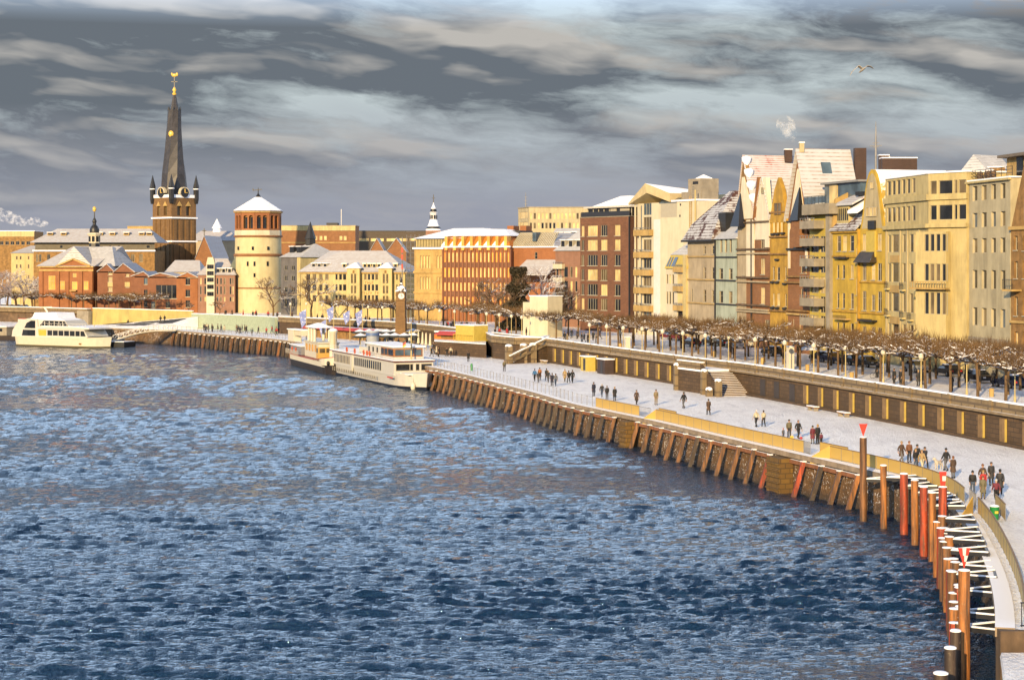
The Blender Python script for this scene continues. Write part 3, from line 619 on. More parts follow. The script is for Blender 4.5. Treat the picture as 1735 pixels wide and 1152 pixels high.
# ------------------------------------------------------------------ facades
class Fac:
    """a vertical wall plane between two ground points; s runs left to right as the river sees it, o counts outwards"""
    def __init__(s, a, b):
        s.a, s.b = V2(*a), V2(*b); d = s.b - s.a; s.L = d.length; s.t = d / s.L; s.n = V2(s.t.y, -s.t.x)
    def k(s, px):
        d = V2((px - CX) / F, 1.); den = d.x * s.t.y - d.y * s.t.x
        return (s.a.x * s.t.y - s.a.y * s.t.x) / den
    def s(s, px):
        k = s.k(px); return (V2((px - CX) / F * k, k) - s.a).dot(s.t)
    def z(s, px, py): return CZ - (py - YH) * s.k(px) / F
    def P(s, u, z, o=0.): return Vector((s.a.x + s.t.x * u + s.n.x * o, s.a.y + s.t.y * u + s.n.y * o, z))
    def box(s, mb, u0, u1, z0, z1, o0, o1, m=0):
        r = [(u0, o1), (u1, o1), (u1, o0), (u0, o0)]
        return mb.hexa([s.P(u, z0, o) for u, o in r], [s.P(u, z1, o) for u, o in r], m)
    def rects(s, cols, rows, ref=None):
        """photo columns and rows (rows measured at the first column unless ref is given) turned into wall metres"""
        ref = ref or cols[0][0]; out = []
        for y0, y1 in rows:
            for x0, x1 in cols: out.append((s.s(x0), s.s(x1), s.z(ref, y1), s.z(ref, y0)))
        return out
    def prism(s, mb, poly, o0, o1, m=0):
        """polygon of (u, z) points extruded from o0 back to o1"""
        f = [s.P(u, z, o0) for u, z in poly]; b = [s.P(u, z, o1) for u, z in poly]; n = len(poly)
        mb.mesh(f + b, [tuple(range(n)), tuple(reversed(range(n, 2 * n)))] + [(k, n + k, n + (k + 1) % n, (k + 1) % n) for k in range(n)], m); return mb
    def pp(s, pts): return [(s.s(x), s.z(x, y)) for x, y in pts]
def wall_holes(mb, f, z0, z1, rects, rec=.28, u0=0., u1=None, m=0, o=0.):
    u1 = f.L if u1 is None else u1
    rects = [(max(u0 + .02, a), min(u1 - .02, b), max(z0 + .02, c), min(z1 - .02, d)) for a, b, c, d in rects if b > u0 and a < u1 and d > z0 and c < z1]
    us = sorted({u0, u1, *[r[0] for r in rects], *[r[1] for r in rects]}); zs = sorted({z0, z1, *[r[2] for r in rects], *[r[3] for r in rects]})
    for za, zb in zip(zs, zs[1:]):
        run = None; zc = (za + zb) / 2
        for ua, ub in [*zip(us, us[1:]), (None, None)]:
            hole = ua is None or any(r[0] < (ua + ub) / 2 < r[1] and r[2] < zc < r[3] for r in rects)
            if not hole: run = run if run is not None else ua; end = ub
            elif run is not None: mb.face([f.P(run, za, o), f.P(end, za, o), f.P(end, zb, o), f.P(run, zb, o)], m); run = None
    for a, b, c, d in rects:
        for q in ((a, c, a, d), (b, d, b, c), (b, c, a, c), (a, d, b, d)):
            mb.face([f.P(q[0], q[1], o), f.P(q[2], q[3], o), f.P(q[2], q[3], o - rec), f.P(q[0], q[1], o - rec)], m)
    return mb
def window(root, f, r, rec=.28, nx=1, tr=0., glass='dark', frame='frame', o=0., bar=.055, sill=False):
    a, b, c, d = r; mb = MB(); o1 = o - rec + .09; o0 = o - rec
    f.box(mb, a, a + bar, c, d, o0, o1); f.box(mb, b - bar, b, c, d, o0, o1); f.box(mb, a + bar, b - bar, c, c + bar, o0, o1); f.box(mb, a + bar, b - bar, d - bar, d, o0, o1)
    for k in range(1, nx + 1):
        u = a + (b - a) * k / (nx + 1); f.box(mb, u - bar * .4, u + bar * .4, c + bar, d - bar, o0, o1 - .01)
    if tr: z = c + (d - c) * tr; f.box(mb, a + bar, b - bar, z - bar * .4, z + bar * .4, o0, o1 - .02)
    if sill: f.box(mb, a - .08, b + .08, c - .1, c - .005, o + .002, o + .14)
    w = mb.build('window', frame, root)
    g = MB(); g.face([f.P(a, c, o0 + .02), f.P(b, c, o0 + .02), f.P(b, d, o0 + .02), f.P(a, d, o0 + .02)]); g.build('pane', glass, w)
    return w
class Bld:
    def __init__(s, name, label, cat, pts, ztop, wall, depth=12., group=None, z0=ZU - .3, rects=(), back=None, side=None, gl=None, rec=.17, nx=1, tr=0., frame='frame', sill=False, sidewall=True):
        """pts: ground points left to right; rects: one list of openings for each wall between them"""
        s.f = [Fac(a, b) for a, b in zip(pts, pts[1:])]; s.zt, s.z0 = ztop, z0
        s.root = thing(name, label, cat, (pts[0][0], pts[0][1], z0), group)
        n = -(s.f[0].n + s.f[-1].n).normalized() if back is None else V2(*back).normalized(); s.n = n; s.depth = depth
        mb = MB(); rects = list(rects) + [[]] * len(s.f)
        for f, rs in zip(s.f, rects): wall_holes(mb, f, z0, ztop, rs, rec)
        p, q = V2(*pts[0]), V2(*pts[-1]); pb, qb = p + n * depth, q + n * depth
        for a, b in ((q, qb), (qb, pb), (pb, p)): mb.face([(a.x, a.y, z0), (b.x, b.y, z0), (b.x, b.y, ztop), (a.x, a.y, ztop)], 1 if side else 0)
        top = [(v[0], v[1], ztop - .02) for v in pts] + [(qb.x, qb.y, ztop - .02), (pb.x, pb.y, ztop - .02)]
        mb.face(top)
        s.foot = [V2(*v) for v in pts] + [qb, pb]
        s.wall = mb.build('wall', [wall, side] if side else wall, s.root)
        gl = gl or ['dark', 'dark', 'dark', 'bluepane']
        for f, rs in zip(s.f, rects):
            for r in rs: s.win(f, r, rec, nx, tr, random.choice(gl), frame, sill=sill)
    def win(s, f, r, rec=.28, nx=1, tr=0., glass='dark', frame='frame', o=0., sill=False):
        w = r[1] - r[0]; k = nx if nx >= 0 else (0 if w < 1. else 1 if w < 2. else 2 if w < 3 else 3)
        return window(s.root, f, r, rec, k, tr, glass, frame, o, sill=sill)
    def band(s, z, h=.35, out=.25, mat='cream', name='cornice', f=None, u0=None, u1=None):
        mb = MB()
        for g in ([f] if f else s.f): g.box(mb, -out * .5 if u0 is None else u0, g.L + out * .5 if u1 is None else u1, z, z + h, -.01, out)
        return mb.build(name, mat, s.root)
    def flat(s, mat='snow', over=.15, h=.25):
        c = sum((v for v in s.foot), V2(0, 0)) / len(s.foot)
        r = [c + (v - c) * (1 + over / 8) for v in s.foot]; mb = MB()
        mb.hexa([(v.x, v.y, s.zt) for v in r], [(v.x, v.y, s.zt + h) for v in r]); return mb.build('roof', mat, s.root)
    def gable(s, f, u0, u1, ze, zr, depth=None, mat='roofsnow', wallmat=None, over=.3, um=None, front=True, o=0., thick=.18):
        """gable roof, ridge running back from the facade"""
        d = depth or s.depth; um = (u0 + u1) / 2 if um is None else um; mb = MB()
        B = lambda u, z, k: f.P(u, z, o + over - k)
        for a, b in (((u0 - over * .5, ze - .15), (um, zr)), ((um, zr), (u1 + over * .5, ze - .15))):
            q = [B(a[0], a[1], 0), B(b[0], b[1], 0), B(b[0], b[1], d), B(a[0], a[1], d)]; e = Vector((0, 0, thick)); mb.hexa(q, [v + e for v in q])
        r = mb.build('roof', mat, s.root)
        if front:
            g = MB(); f.prism(g, [(u0, ze - .05), (u1, ze - .05), (um, zr - .1)], o - .002, o - .4)
            g.build('gable', wallmat or s.wall.data.materials[0], s.root)
        return r
    def hip(s, ze, zr, mat='roofsnow', inset=(3, 3), over=.4, ridge=.5, f=None, depth=None, u0=None, u1=None, o=0., name='roof'):
        """hipped roof, ridge parallel to the facade; inset = run of the hips at the left and right ends"""
        f = f or Fac((s.f[0].a.x, s.f[0].a.y), (s.f[-1].b.x, s.f[-1].b.y)); d = depth or s.depth
        u0 = 0 if u0 is None else u0; u1 = f.L if u1 is None else u1; mb = MB()
        A, B, C, D_ = f.P(u0 - over, ze, o + over), f.P(u1 + over, ze, o + over), f.P(u1 + over, ze, o - d - over), f.P(u0 - over, ze, o - d - over)
        R0, R1 = f.P(u0 + inset[0], zr, o - d * ridge), f.P(u1 - inset[1], zr, o - d * ridge)
        for q in ((A, B, R1, R0), (C, D_, R0, R1), (B, C, R1), (D_, A, R0)): mb.face(q)
        mb.face([A, D_, C, B]); return mb.build(name, mat, s.root)
    def dormer(s, f, u, z, w=1.2, h=1.3, o=-1.5, d=2., mat='frame', glass='dark', roof='snow'):
        mb = MB(); f.box(mb, u - w / 2, u + w / 2, z, z + h, o - d, o); q = mb.build('dormer', mat, s.root)
        g = MB(); f.box(g, u - w / 2 + .18, u + w / 2 - .18, z + .25, z + h - .15, o, o + .03); g.build('pane', glass, q)
        g = MB(); f.box(g, u - w / 2 - .15, u + w / 2 + .15, z + h, z + h + .16, o - d, o + .2); g.build('dormer_snow', roof, q)
    def chim(s, p, w, h, z, mat='chimney', d=None):
        mb = MB(); mb.box((p[0], p[1], z + h / 2), (w, d or w, h)); c = mb.build('chimney', mat, s.root)
        g = MB(); g.box((p[0], p[1], z + h + .06), (w + .15, (d or w) + .15, .14)); g.build('chimney_snow', 'snow', c)
    def panel(s, f, u0, u1, z0, z1, mat, name='panel', o0=-.01, o1=.04):
        mb = MB(); f.box(mb, u0, u1, z0, z1, o0, o1); return mb.build(name, mat, s.root)
    def balcony(s, f, u0, u1, z, out=1.3, h=1.0, mat='pale', solid=True, snow=True):
        mb = MB(); f.box(mb, u0, u1, z - .22, z, .002, out)
        if solid:
            f.box(mb, u0, u1, z, z + h, out - .12, out); f.box(mb, u0, u0 + .12, z, z + h, .002, out - .12); f.box(mb, u1 - .12, u1, z, z + h, .002, out - .12)
        b = mb.build('balcony', mat, s.root); g = MB()
        if not solid:
            n = max(3, int((u1 - u0) / .35))
            for k in range(n + 1): u = u0 + .03 + (u1 - u0 - .06) * k / n; f.box(g, u - .025, u + .025, z, z + h, out - .07, out - .02)
            f.box(g, u0, u1, z + h, z + h + .06, out - .08, out); g.build('balustrade', 'darkmetal', b)
        else:
            for k in range(6): u = u0 + .15 + (u1 - u0 - .3) * k / 5; f.box(g, u - .05, u + .05, z + h, z + h + .35, out - .1, out - .02)
            f.box(g, u0, u1, z + h + .35, z + h + .42, out - .12, out); g.build('railing', 'steel', b)
        return b
def SD(px, K=117.3): return K / ((px - CX) / F + .28)
def SP(px, K=117.3): D = SD(px, K); return ((px - CX) * D / F, D)
def PD(px, D): return ((px - CX) * D / F, D)
ROW = 'houses along the right riverfront'
def cols(*v): return [(v[i], v[i + 1]) for i in range(0, len(v), 2)]
PALE = ['palepane', 'dark', 'dark', 'mid', 'dark']
# ---- brown stone house cut by the right edge
def zf(px, py, K=117.3): return CZ - (py - YH) * SD(px, K) / F
f = Fac(SP(1713, 115.2), SP(1795, 115.2))
rs = f.rects([(1718.5, 1724.5)], [(443, 472), (503, 535), (562, 590)]) + f.rects([(1733, 1739)], [(443, 472), (503, 535), (562, 590), (400, 425)]) + f.rects([(1718, 1724)], [(400, 424)])
b = Bld('stone_house', 'brown stone house with balcony and steep gable, cut by the right picture edge', 'house', [SP(1713, 115.2), SP(1795, 115.2)], zf(1713, 385), 'brown', 13, ROW, rects=[rs], gl=['palepane', 'mid', 'dark'], nx=1, tr=.6, sill=True, rec=.35)
f = b.f[0]; zt = b.zt
g = MB(); f.prism(g, [(.1, zt), (f.L, zt), (f.L * .62, zf(1713, 200)), (f.L * .5, zf(1713, 200))], -.002, -.6); g.build('gable', 'brown', b.root)
b.win(f, (3.1, 4.4, zt + .6, zt + 2.5), .0, 1, .6, 'palepane', 'frame', .12)
b.gable(f, 0, f.L, zt, zf(1713, 196), 13, 'roofgrey', front=False, o=-.6)
b.balcony(f, f.s(1714.5), f.s(1731), f.z(1714.5, 490), 1.3, 1.1, 'sand', False); b.band(zt - .4, .4, .3, 'sand'); b.band(f.z(1714, 547), .3, .2, 'sand')
p = f.P(.9, 0, -3); b.chim((p.x, p.y), 1.3, zf(1713, 284) - zt + 1, zt - 1, 'chimney', 3.5)
# ---- grey plaster house with four window columns
pts = [(SP(1638.5)[0], SP(1638.5)[1]), PD(1712, 205.8)]; f = Fac(*pts); zt = f.z(1638.5, 309)
rs = f.rects(cols(1647.8, 1656, 1663.2, 1671.6, 1679.6, 1687.4, 1695.2, 1703.4), [(316, 341), (361.5, 386), (404.5, 428.8), (457.5, 488.8), (520.6, 551)], 1648)
b = Bld('apartment_house', 'grey plastered house with four narrow window columns and a roof terrace', 'house', pts, zt, 'grey', 14, ROW, rects=[rs], gl=['dark', 'bluepane', 'mid', 'dark'], nx=0, rec=.32, frame='frame')
f = b.f[0]; b.flat('snow', .3, .18); b.band(zt - .25, .25, .35, 'cream')
b.band(f.z(1640, 576), .5, .12, 'concrete', 'plinth_band')
mb = MB(); gl = MB()
for k in range(9): u = .2 + k * (f.L - .4) / 8; f.box(mb, u - .025, u + .025, zt + .15, zt + 1.35, -.35, -.3)
for z in (.6, 1.0, 1.35): f.box(mb, .2, f.L - .2, zt + z - .03, zt + z + .03, -.36, -.31)
mb.build('terrace_railing', 'darkmetal', b.root)
pv = MB(); f.box(pv, 2.2, f.L + 6, zt + .18, f.z(1665, 266), -9, -4.2); q = pv.build('roof_pavilion', 'sand', b.root)
pv = MB(); f.box(pv, 1.6, f.L + 6, f.z(1665, 266), f.z(1665, 266) + .35, -9.5, -3.2); pv.build('pavilion_roof', plain('pavilion_roof', (.2, .16, .12), .8, snow=.6), q)
pv = MB(); f.box(pv, 5.2, 7.0, zt + .3, zt + 2.9, -4.21, -4.1); f.box(pv, 9, 10.2, zt + .8, zt + 2.4, -4.21, -4.1); pv.build('pavilion_glass', 'dark', q)
mb = MB()
for u in (.7, 2.9, 3.6, 4.5): p = f.P(u, zt + .75, -1.4); mb.ball(p, (.45, .45, .65), 8)
mb.build('terrace_shrub', 'twigdark', b.root)
# ---- cream house with rounded corner
D0, D1, D2 = 239., 224., 217.8
cpts = [PD(1500, D0), PD(1560, 225.9), PD(1573, 222.9), PD(1638, D2)]
fs = [Fac(a, c) for a, c in zip(cpts, cpts[1:])]; zt = fs[0].z(1500, 304.5)
low = [(398.6, 428), (446, 477.5), (495, 526.5), (546, 582)]
r0 = fs[0].rects(cols(1504.5, 1509.2, 1511.5, 1522.8, 1529, 1534.5, 1541, 1547.6, 1549.5, 1556), low, 1500) + fs[0].rects(cols(1503, 1509, 1511, 1517, 1519, 1525, 1528, 1533.5, 1536, 1542, 1545, 1551), [(308.5, 332), (353, 377)], 1500)
r2 = fs[2].rects(cols(1576, 1587, 1590.5, 1613.5, 1616.5, 1622, 1624, 1637), [(306, 334.5), (347.5, 372.5)], 1600)
b = Bld('apartment_house', 'large cream house with rounded corner, strip windows on top and blank wall', 'house', cpts, zt, 'cream', 14, ROW, rects=[r0, [], r2], gl=['dark', 'dark', 'mid', 'dark'], nx=0, rec=.2)
f0, f2 = b.f[0], b.f[2]
b.flat('snow', .2, .2)
for y in (340, 383.5): b.band(fs[0].z(1500, y) - .5, .75 if y < 350 else .5, .28 if y < 350 else .4, 'cream', 'storey_band')
# shallow bay with wide windows on the right part
bay = Fac(tuple(f2.P(-1.3, 0, .9).xy), tuple(f2.P(f2.s(1611), 0, .9).xy)); zb0, zb1 = fs[2].z(1573, 540), fs[2].z(1573, 393); br = bay.rects(cols(1566, 1573.5, 1575.5, 1583, 1585.5, 1593, 1595.5, 1604), [(397, 426), (447, 476), (495, 532)], 1566)
mb = MB(); wall_holes(mb, bay, ZU, zb1, br, .2); 
for u in (0, bay.L): mb.face([bay.P(u, ZU, 0), bay.P(u, ZU, -1.2), bay.P(u, zb1, -1.2), bay.P(u, zb1, 0)])
mb.face([bay.P(0, zb1, 0), bay.P(bay.L, zb1, 0), bay.P(bay.L, zb1, -1.2), bay.P(0, zb1, -1.2)]); mb.build('bay', 'cream', b.root)
for r in br: b.win(bay, r, .2, 0, 0, random.choice(['dark', 'dark', 'mid']), 'frame')
mb = MB(); bay.box(mb, -.3, bay.L + .6, bay.z(1566, 490), bay.z(1566, 490) + .2, .002, .9)
for k in range(14): u = -.2 + k * (bay.L + .7) / 13; bay.box(mb, u - .03, u + .03, bay.z(1566, 490) + .2, bay.z(1566, 478), .8, .86)
bay.box(mb, -.3, bay.L + .6, bay.z(1566, 478), bay.z(1566, 478) + .08, .76, .9); mb.build('balcony', 'sand', b.root)
for y in (433, 483, 535): b.panel(f0, f0.s(1509), f0.s(1524), f0.z(1500, y + 12), f0.z(1500, y), 'sand', 'spandrel', -.01, .1)
for x in (1503, 1526, 1538, 1558): b.panel(f0, f0.s(x) - .12, f0.s(x) + .12, ZU, f0.z(1500, 392), 'pale', 'pilaster_strip', -.01, .14)
for x, y in ((1506, 488), (1532, 489), (1506, 533), (1532, 535), (1545, 537)): b.balcony(f0, f0.s(x) - .6, f0.s(x) + .6, f0.z(1500, y), .5, .8, 'cream', False)
b.chim(PD(1522, 256), 5., CZ + 171 * 256 / F - 27, 27, 'chimney', 2.); b.chim(PD(1497, 257), 1.3, CZ + 176 * 257 / F - 27, 27, 'chimney', 1.2); p = f2.P(3, 0, -9); b.chim((p.x, p.y), 2.2, .9, zt, 'brown', 1.5)
mb = MB(); f2.prism(mb, [(-1.5, zt), (4., zt), (1.2, zt + 2.6)], -7, -12); mb.build('roof_gable', 'roofgrey', b.root)
# ---- yellow house with bell-shaped gable
f = Fac(SP(1456), SP(1500)); zt = f.z(1456, 388)
rs = f.rects(cols(1461, 1468, 1487, 1494), [(397, 425), (446, 475), (493, 526), (553, 580)], 1461) + f.rects(cols(1476.5, 1483), [(448, 474), (499, 525), (553, 580)], 1461)
b = Bld('gabled_house', 'yellow house with bell-shaped curved gable and small black roof between its windows', 'house', [SP(1456), SP(1500)], zt, 'yellow', 14, ROW, rects=[rs], gl=PALE, nx=1, tr=.65, sill=True)
f = b.f[0]; H = f.z(1478, 286) - zt; L = f.L
bell = [(0, 0), (.06, .12), (.12, .3), (.17, .5), (.22, .68), (.28, .82), (.36, .93), (.46, .99), (.56, .98), (.66, .9), (.74, .76), (.80, .58), (.86, .38), (.93, .16), (1, 0)]
P_ = lambda k: [(.2 + u * (L - .4) * 1., zt + v * H * k) for u, v in bell]
mb = MB(); f.prism(mb, P_(1.), -.3, -11); b_r = mb.build('roof', plain('bell_roof', (.60, .42, .08), .7, .1, 1., snow=.25), b.root)
inner = [(L * .5 + (u - L * .5) * .84, zt + (z - zt) * .93) for u, z in P_(1.)]
mb = MB(); f.prism(mb, inner, .02, -.3); mb.build('gable', 'pale', b.root)
mb = MB(); f.prism(mb, P_(1.), -.02, -.32); mb.build('gable_rim', 'yellow', b.root)
b.win(f, (L * .46, L * .58, zt + H * .66, zt + H * .78), 0, 0, 0, 'palepane', 'frame', .1)
for k in (.30, .44, .58): b.win(f, (L * k, L * (k + .12), zt + H * .2, zt + H * .36), 0, 0, 0, 'palepane', 'frame', .1)
b.panel(f, L * .40, L * .66, zt - .1, zt + H * .13, 'charcoal', 'dark_apron', .02, .3)
b.panel(f, L * .33, L * .66, zt - 4.2, zt - .4, 'wallyellow', 'yellow_oriel', -.01, .25)
mb = MB(); u0, u1, za, zb = L * .02, L * .68, f.z(1461, 445), f.z(1461, 427)
mb.hexa([f.P(u0, za, 1.1), f.P(u1, za, 1.1), f.P(u1, za, .003), f.P(u0, za, .003)], [f.P(u0 + .6, zb, .3), f.P(u1 - .3, zb, .3), f.P(u1 - .3, zb, .003), f.P(u0 + .6, zb, .003)]); mb.build('porch_roof', plain('porch_slate', (.05, .035, .02), .6, .5, snow=.8), b.root)
for y in (479, 531): b.band(f.z(1461, y), .25, .2, 'ochre')
b.balcony(f, L * .15, L * .7, f.z(1461, 541), .9, .1, 'charcoal', False)
b.panel(f, -.28, .0, ZU, zt, 'ochre', 'downpipe', -.01, .25)
# ---- yellow house with snowy roof
f = Fac(SP(1412), SP(1456)); zt = f.z(1412, 392)
rs = f.rects(cols(1418, 1424.8, 1428, 1434.8, 1440, 1447), [(400, 426)], 1418) + f.rects(cols(1418, 1421.8, 1427, 1431.5, 1441, 1446.5), [(449, 472), (496, 522), (546, 575)], 1418) + f.rects([(1450, 1454)], [(420, 446), (472, 500), (519, 546)], 1450)
b = Bld('yellow_house', 'ochre yellow house with snowy sloping roof and slanted pale gable wall', 'house', [SP(1412), SP(1456)], zt, 'yellow', 14, ROW, rects=[rs], gl=PALE, nx=0, tr=.6, sill=True)
f = b.f[0]; L = f.L; zr = f.z(1440, 300)
b.band(zt - .3, .3, .35, 'ochre')
mb = MB(); q = [f.P(-.3, zt, .6), f.P(L, zt, .6), f.P(L, zt + 2.4, -1.8), f.P(-.1, zt + 2.4, -1.8)]; mb.hexa(q, [v + Vector((0, 0, .2)) for v in q]); mb.build('lower_roof', 'rooftile', b.root)
mb = MB(); f.box(mb, .5, L * .52, zt + 1.1, zt + 3.6, -2.2, -.3); d_ = mb.build('dormer_box', 'cream', b.root)
mb = MB()
for k in range(6): u = .75 + k * (L * .52 - .9) / 5.6; f.box(mb, u, u + .32, zt + 1.5, zt + 3.2, -.3, -.26)
mb.build('pane', 'dark', d_)
mb = MB(); q = [f.P(.2, zt + 3.6, .1), f.P(L * .75, zt + 3.6, .1), f.P(L, zr, -7.), f.P(L * .7, zr, -7.)]; mb.hexa(q, [v + Vector((0, 0, .25)) for v in q]); ur = mb.build('roof', 'roofwhite', b.root)
mb = MB(); q = [f.P(L * .62, zt + 2.4, .3), f.P(L, zt + 2.4, .3), f.P(L, zr, -7.2), f.P(L * .9, zr, -7.2)]; mb.hexa(q, [v + Vector((0, 0, .4)) for v in q]); mb.build('hip_snow', 'snow', b.root)
mb = MB(); mb.hexa([f.P(-.2, zt, .3), f.P(.25, zt, .3), f.P(.25, zt, -8), f.P(-.2, zt, -8)], [f.P(-.2, zt + 4.6, -.2), f.P(.25, zt + 4.6, -.2), f.P(.25, zr + .8, -8), f.P(-.2, zr + .8, -8)]); mb.build('side_gable', 'sand', b.root)
for k in (.55, .3): mb = MB(); p0 = Vector(f.P(L * .55, zt + 3.9, 0)).lerp(f.P(L * .82, zr + .3, -7), k); mb.box(p0 + Vector((0, 0, .12)), (1.5, 1.6, .6), .5); mb.build('skylight', 'dark', b.root)
for y in (436, 528): b.band(f.z(1418, y), .25, .22, 'ochre')
b.balcony(f, L * .15, L * .62, f.z(1418, 436), .6, .1, 'charcoal', False); b.balcony(f, L * .2, L * .7, f.z(1418, 538), .9, .3, 'sand', False)
b.panel(f, L - .12, L + .18, ZU, zt, 'ochre', 'downpipe', -.01, .3)
# ---- balcony house with glass pavilion
f = Fac(SP(1372), SP(1412)); zt = f.z(1372, 365)
ys = [375, 404, 438, 472, 504.5, 537]
rs = [(.5, 3.0, f.z(1373, y + 24), f.z(1373, y - 3)) for y in (404, 438, 472, 504.5, 537)] + [(3.5, 5.2, f.z(1373, y + 24), f.z(1373, y - 3)) for y in (404, 438, 472, 504.5, 537)]
b = Bld('balcony_house', 'yellow house with a stack of grey balconies under a glass roof pavilion', 'house', [SP(1372), SP(1412)], zt, 'wallyellow', 14, ROW, rects=[[r for r in rs if r[2] > ZU]], gl=['palepane', 'mid', 'dark'], nx=1)
f = b.f[0]; L = f.L
for y in ys: b.balcony(f, .1, f.s(1397), f.z(1373, y + 11), 1.7, f.z(1373, y) - f.z(1373, y + 11), 'concrete')
b.panel(f, f.s(1404), f.s(1411), ZU, zt, 'concrete', 'corner_pier', -.01, .5)
za, zb = f.z(1378, 347), f.z(1378, 313)
b.panel(f, -.2, L + 1, zt, za, 'concrete', 'terrace_slab', -10, 1.2)
mb = MB(); f.box(mb, .4, L + 4, za, zb, -7, -2.2); pv = mb.build('roof_pavilion', 'bluepane', b.root)
mb = MB(); f.box(mb, .2, L + 4.5, zb, zb + .3, -7.5, -1.6); mb.build('pavilion_roof', plain('pavilion_snow', (.3, .3, .3), .7, snow=.5), pv)
mb = MB(); f.box(mb, 2.2, 4.8, za + .1, zb - .1, -2.2, -2.1); mb.build('pavilion_blind', 'palepane', pv)
mb = MB()
for k in range(7): u = .3 + k * (L - .6) / 6; f.box(mb, u - .03, u + .03, za, za + 1.1, 1.0, 1.06)
f.box(mb, .3, L - .3, za + 1.1, za + 1.18, .98, 1.08); mb.build('balustrade', 'darkmetal', b.root)
mb = MB(); f.box(mb, .3, L - .3, za + .1, za + 1.05, 1.02, 1.04); mb.build('glass_screen', 'bluepane', b.root)
# ---- brick and white gabled house with big snowy roof
f = Fac(SP(1335), SP(1372)); zt = f.z(1335, 374)
rs = f.rects(cols(1357, 1361, 1363.5, 1367), [(437, 463), (489, 517)], 1357) + f.rects(cols(1343.5, 1345.5), [(540, 566)], 1343) + f.rects(cols(1354, 1357, 1360, 1363), [(544, 566)], 1354) + f.rects(cols(1342, 1348, 1366, 1371), [(392, 420)], 1342)
b = Bld('gabled_house', 'brown brick house with white-framed tall gable and a small dark spire', 'house', [SP(1335), SP(1372)], zt, 'warmbrick', 15, ROW, rects=[rs], gl=['dark', 'warmpane', 'mid'], nx=0, tr=.6, sill=True)
f = b.f[0]; L = f.L; um = f.s(1353); zr = f.z(1353, 256)
b.gable(f, -.2, L + .1, zt, zr, 9, 'roofwhite', front=False, um=um, over=.5, thick=.35)
mb = MB(); f.prism(mb, [(0, zt), (L, zt), (um, zr - .2)], .0, -.4); mb.build('gable', 'warmbrick', b.root)
mb = MB(); f.prism(mb, [(L * .12, zt - .02), (L * .8, zt - .02), (um + .15, zt + (zr - zt) * .74), (um - .3, zt + (zr - zt) * .74)], .12, -.1); mb.build('white_infill', 'stucco', b.root)
for u in (L * .03, L * .82): b.panel(f, u, u + .7, f.z(1340, 455), zt, 'stucco', 'white_strip', -.01, .12)
b.panel(f, L * .42, L * .8, f.z(1357, 419), zt - .1, 'warmbrick', 'oriel', -.01, .9)
mb = MB(); uc = L * .61; mb.hexa([f.P(uc - 1.5, zt - .1, 1.3), f.P(uc + 1.5, zt - .1, 1.3), f.P(uc + 1.5, zt - .1, .1), f.P(uc - 1.5, zt - .1, .1)], [f.P(uc - .05, f.z(1357, 318), .3), f.P(uc + .05, f.z(1357, 318), .3), f.P(uc + .05, f.z(1357, 318), .1), f.P(uc - .05, f.z(1357, 318), .1)]); mb.build('spire', 'slate', b.root)
for u in (L * .2, L * .86):
    mb = MB(); f.prism(mb, [(u - .55, f.z(1340, 423))] + [(u + .55, f.z(1340, 423))] + [(u + .55 * math.cos(a), f.z(1340, 396) + .8 * math.sin(a)) for a in np.linspace(0, math.pi, 7)], .2, -.05); mb.build('arch_niche', 'warmbrick', b.root)
for y, c_ in ((424, 'charcoal'), (470, 'brown'), (480, 'brown'), (527, 'brown'), (533, 'sand')): b.band(f.z(1340, y), .28, .4, c_, 'string_course', f, .1, L - .1)
b.band(zt - .3, .25, .3, 'charcoal', 'string_course', f, 0, L)
p = f.P(um, 0, -.5); b.chim((p.x, p.y), .7, 1.4, zr - .2, 'pale')
pe = lambda u, k, e=0.: f.P(um + (L + .1 - um) * u, zr - (zr - zt) * u + .35 + e, -k)
for (u, k, w, d_) in ((.22, 3.2, 1.6, .16), (.62, 3.0, 1.6, .16)):
    mb = MB(); mb.hexa([pe(u, k, .0), pe(u, k + w, .0), pe(u + d_, k + w, .0), pe(u + d_, k, .0)], [pe(u, k, .25), pe(u, k + w, .25), pe(u + d_, k + w, .25), pe(u + d_, k, .25)]); mb.build('skylight', 'bluepane', b.root)
p = f.P(um + 1., 0, -9.6); mb = MB(); mb.box((p.x, p.y, zr - 4), (1.7, 1.4, 9)); mb.build('chimney', 'chimney', b.root)
p = f.P(um + 1.5, 0, -14); mb = MB(); mb.lathe((p.x, p.y, zr - 6.5), [(4.5, 0), (.2, 6.)], 4, 0, False, R(50)); mb.build('rear_roof', 'roofwhite', b.root)
mb = MB(); mb.box((p.x, p.y, zr - 12.), (6, 6, 11)); mb.build('rear_wall', 'ochre', b.root)
# ---- narrow ochre stone gable house
f = Fac(SP(1305), SP(1335)); zt = f.z(1305, 378)
rs = f.rects([(1316.5, 1321.5)], [(453, 475), (497, 518)], 1316) + f.rects(cols(1309, 1312.5, 1330, 1333), [(452, 474), (497, 518)], 1309)
b = Bld('gabled_house', 'narrow golden stone house with pointed gable between two taller gables', 'house', [SP(1305), SP(1335)], zt, 'ochre', 14, ROW, rects=[rs], gl=['dark', 'mid', 'palepane'], nx=0, tr=.6, sill=True)
f = b.f[0]; L = f.L; um = L * .5; zr = f.z(1320, 301)
mb = MB(); H = zr - zt; f.prism(mb, [(.1, zt), (L - .1, zt), (L * .92, zt + H * .2), (L * .72, zt + H * .72), (um, zr), (L * .28, zt + H * .72), (L * .08, zt + H * .2)], .15, -.5); mb.build('gable', 'ochre', b.root)
b.gable(f, .2, L - .2, zt + H * .1, zr - .3, 12, 'roofwhite', front=False, o=-.5, over=.35, thick=.3)
for y in (362, 403, 432, 527): b.band(f.z(1306, y), .25, .3, 'brown', 'string_course', f, .1, L - .1)
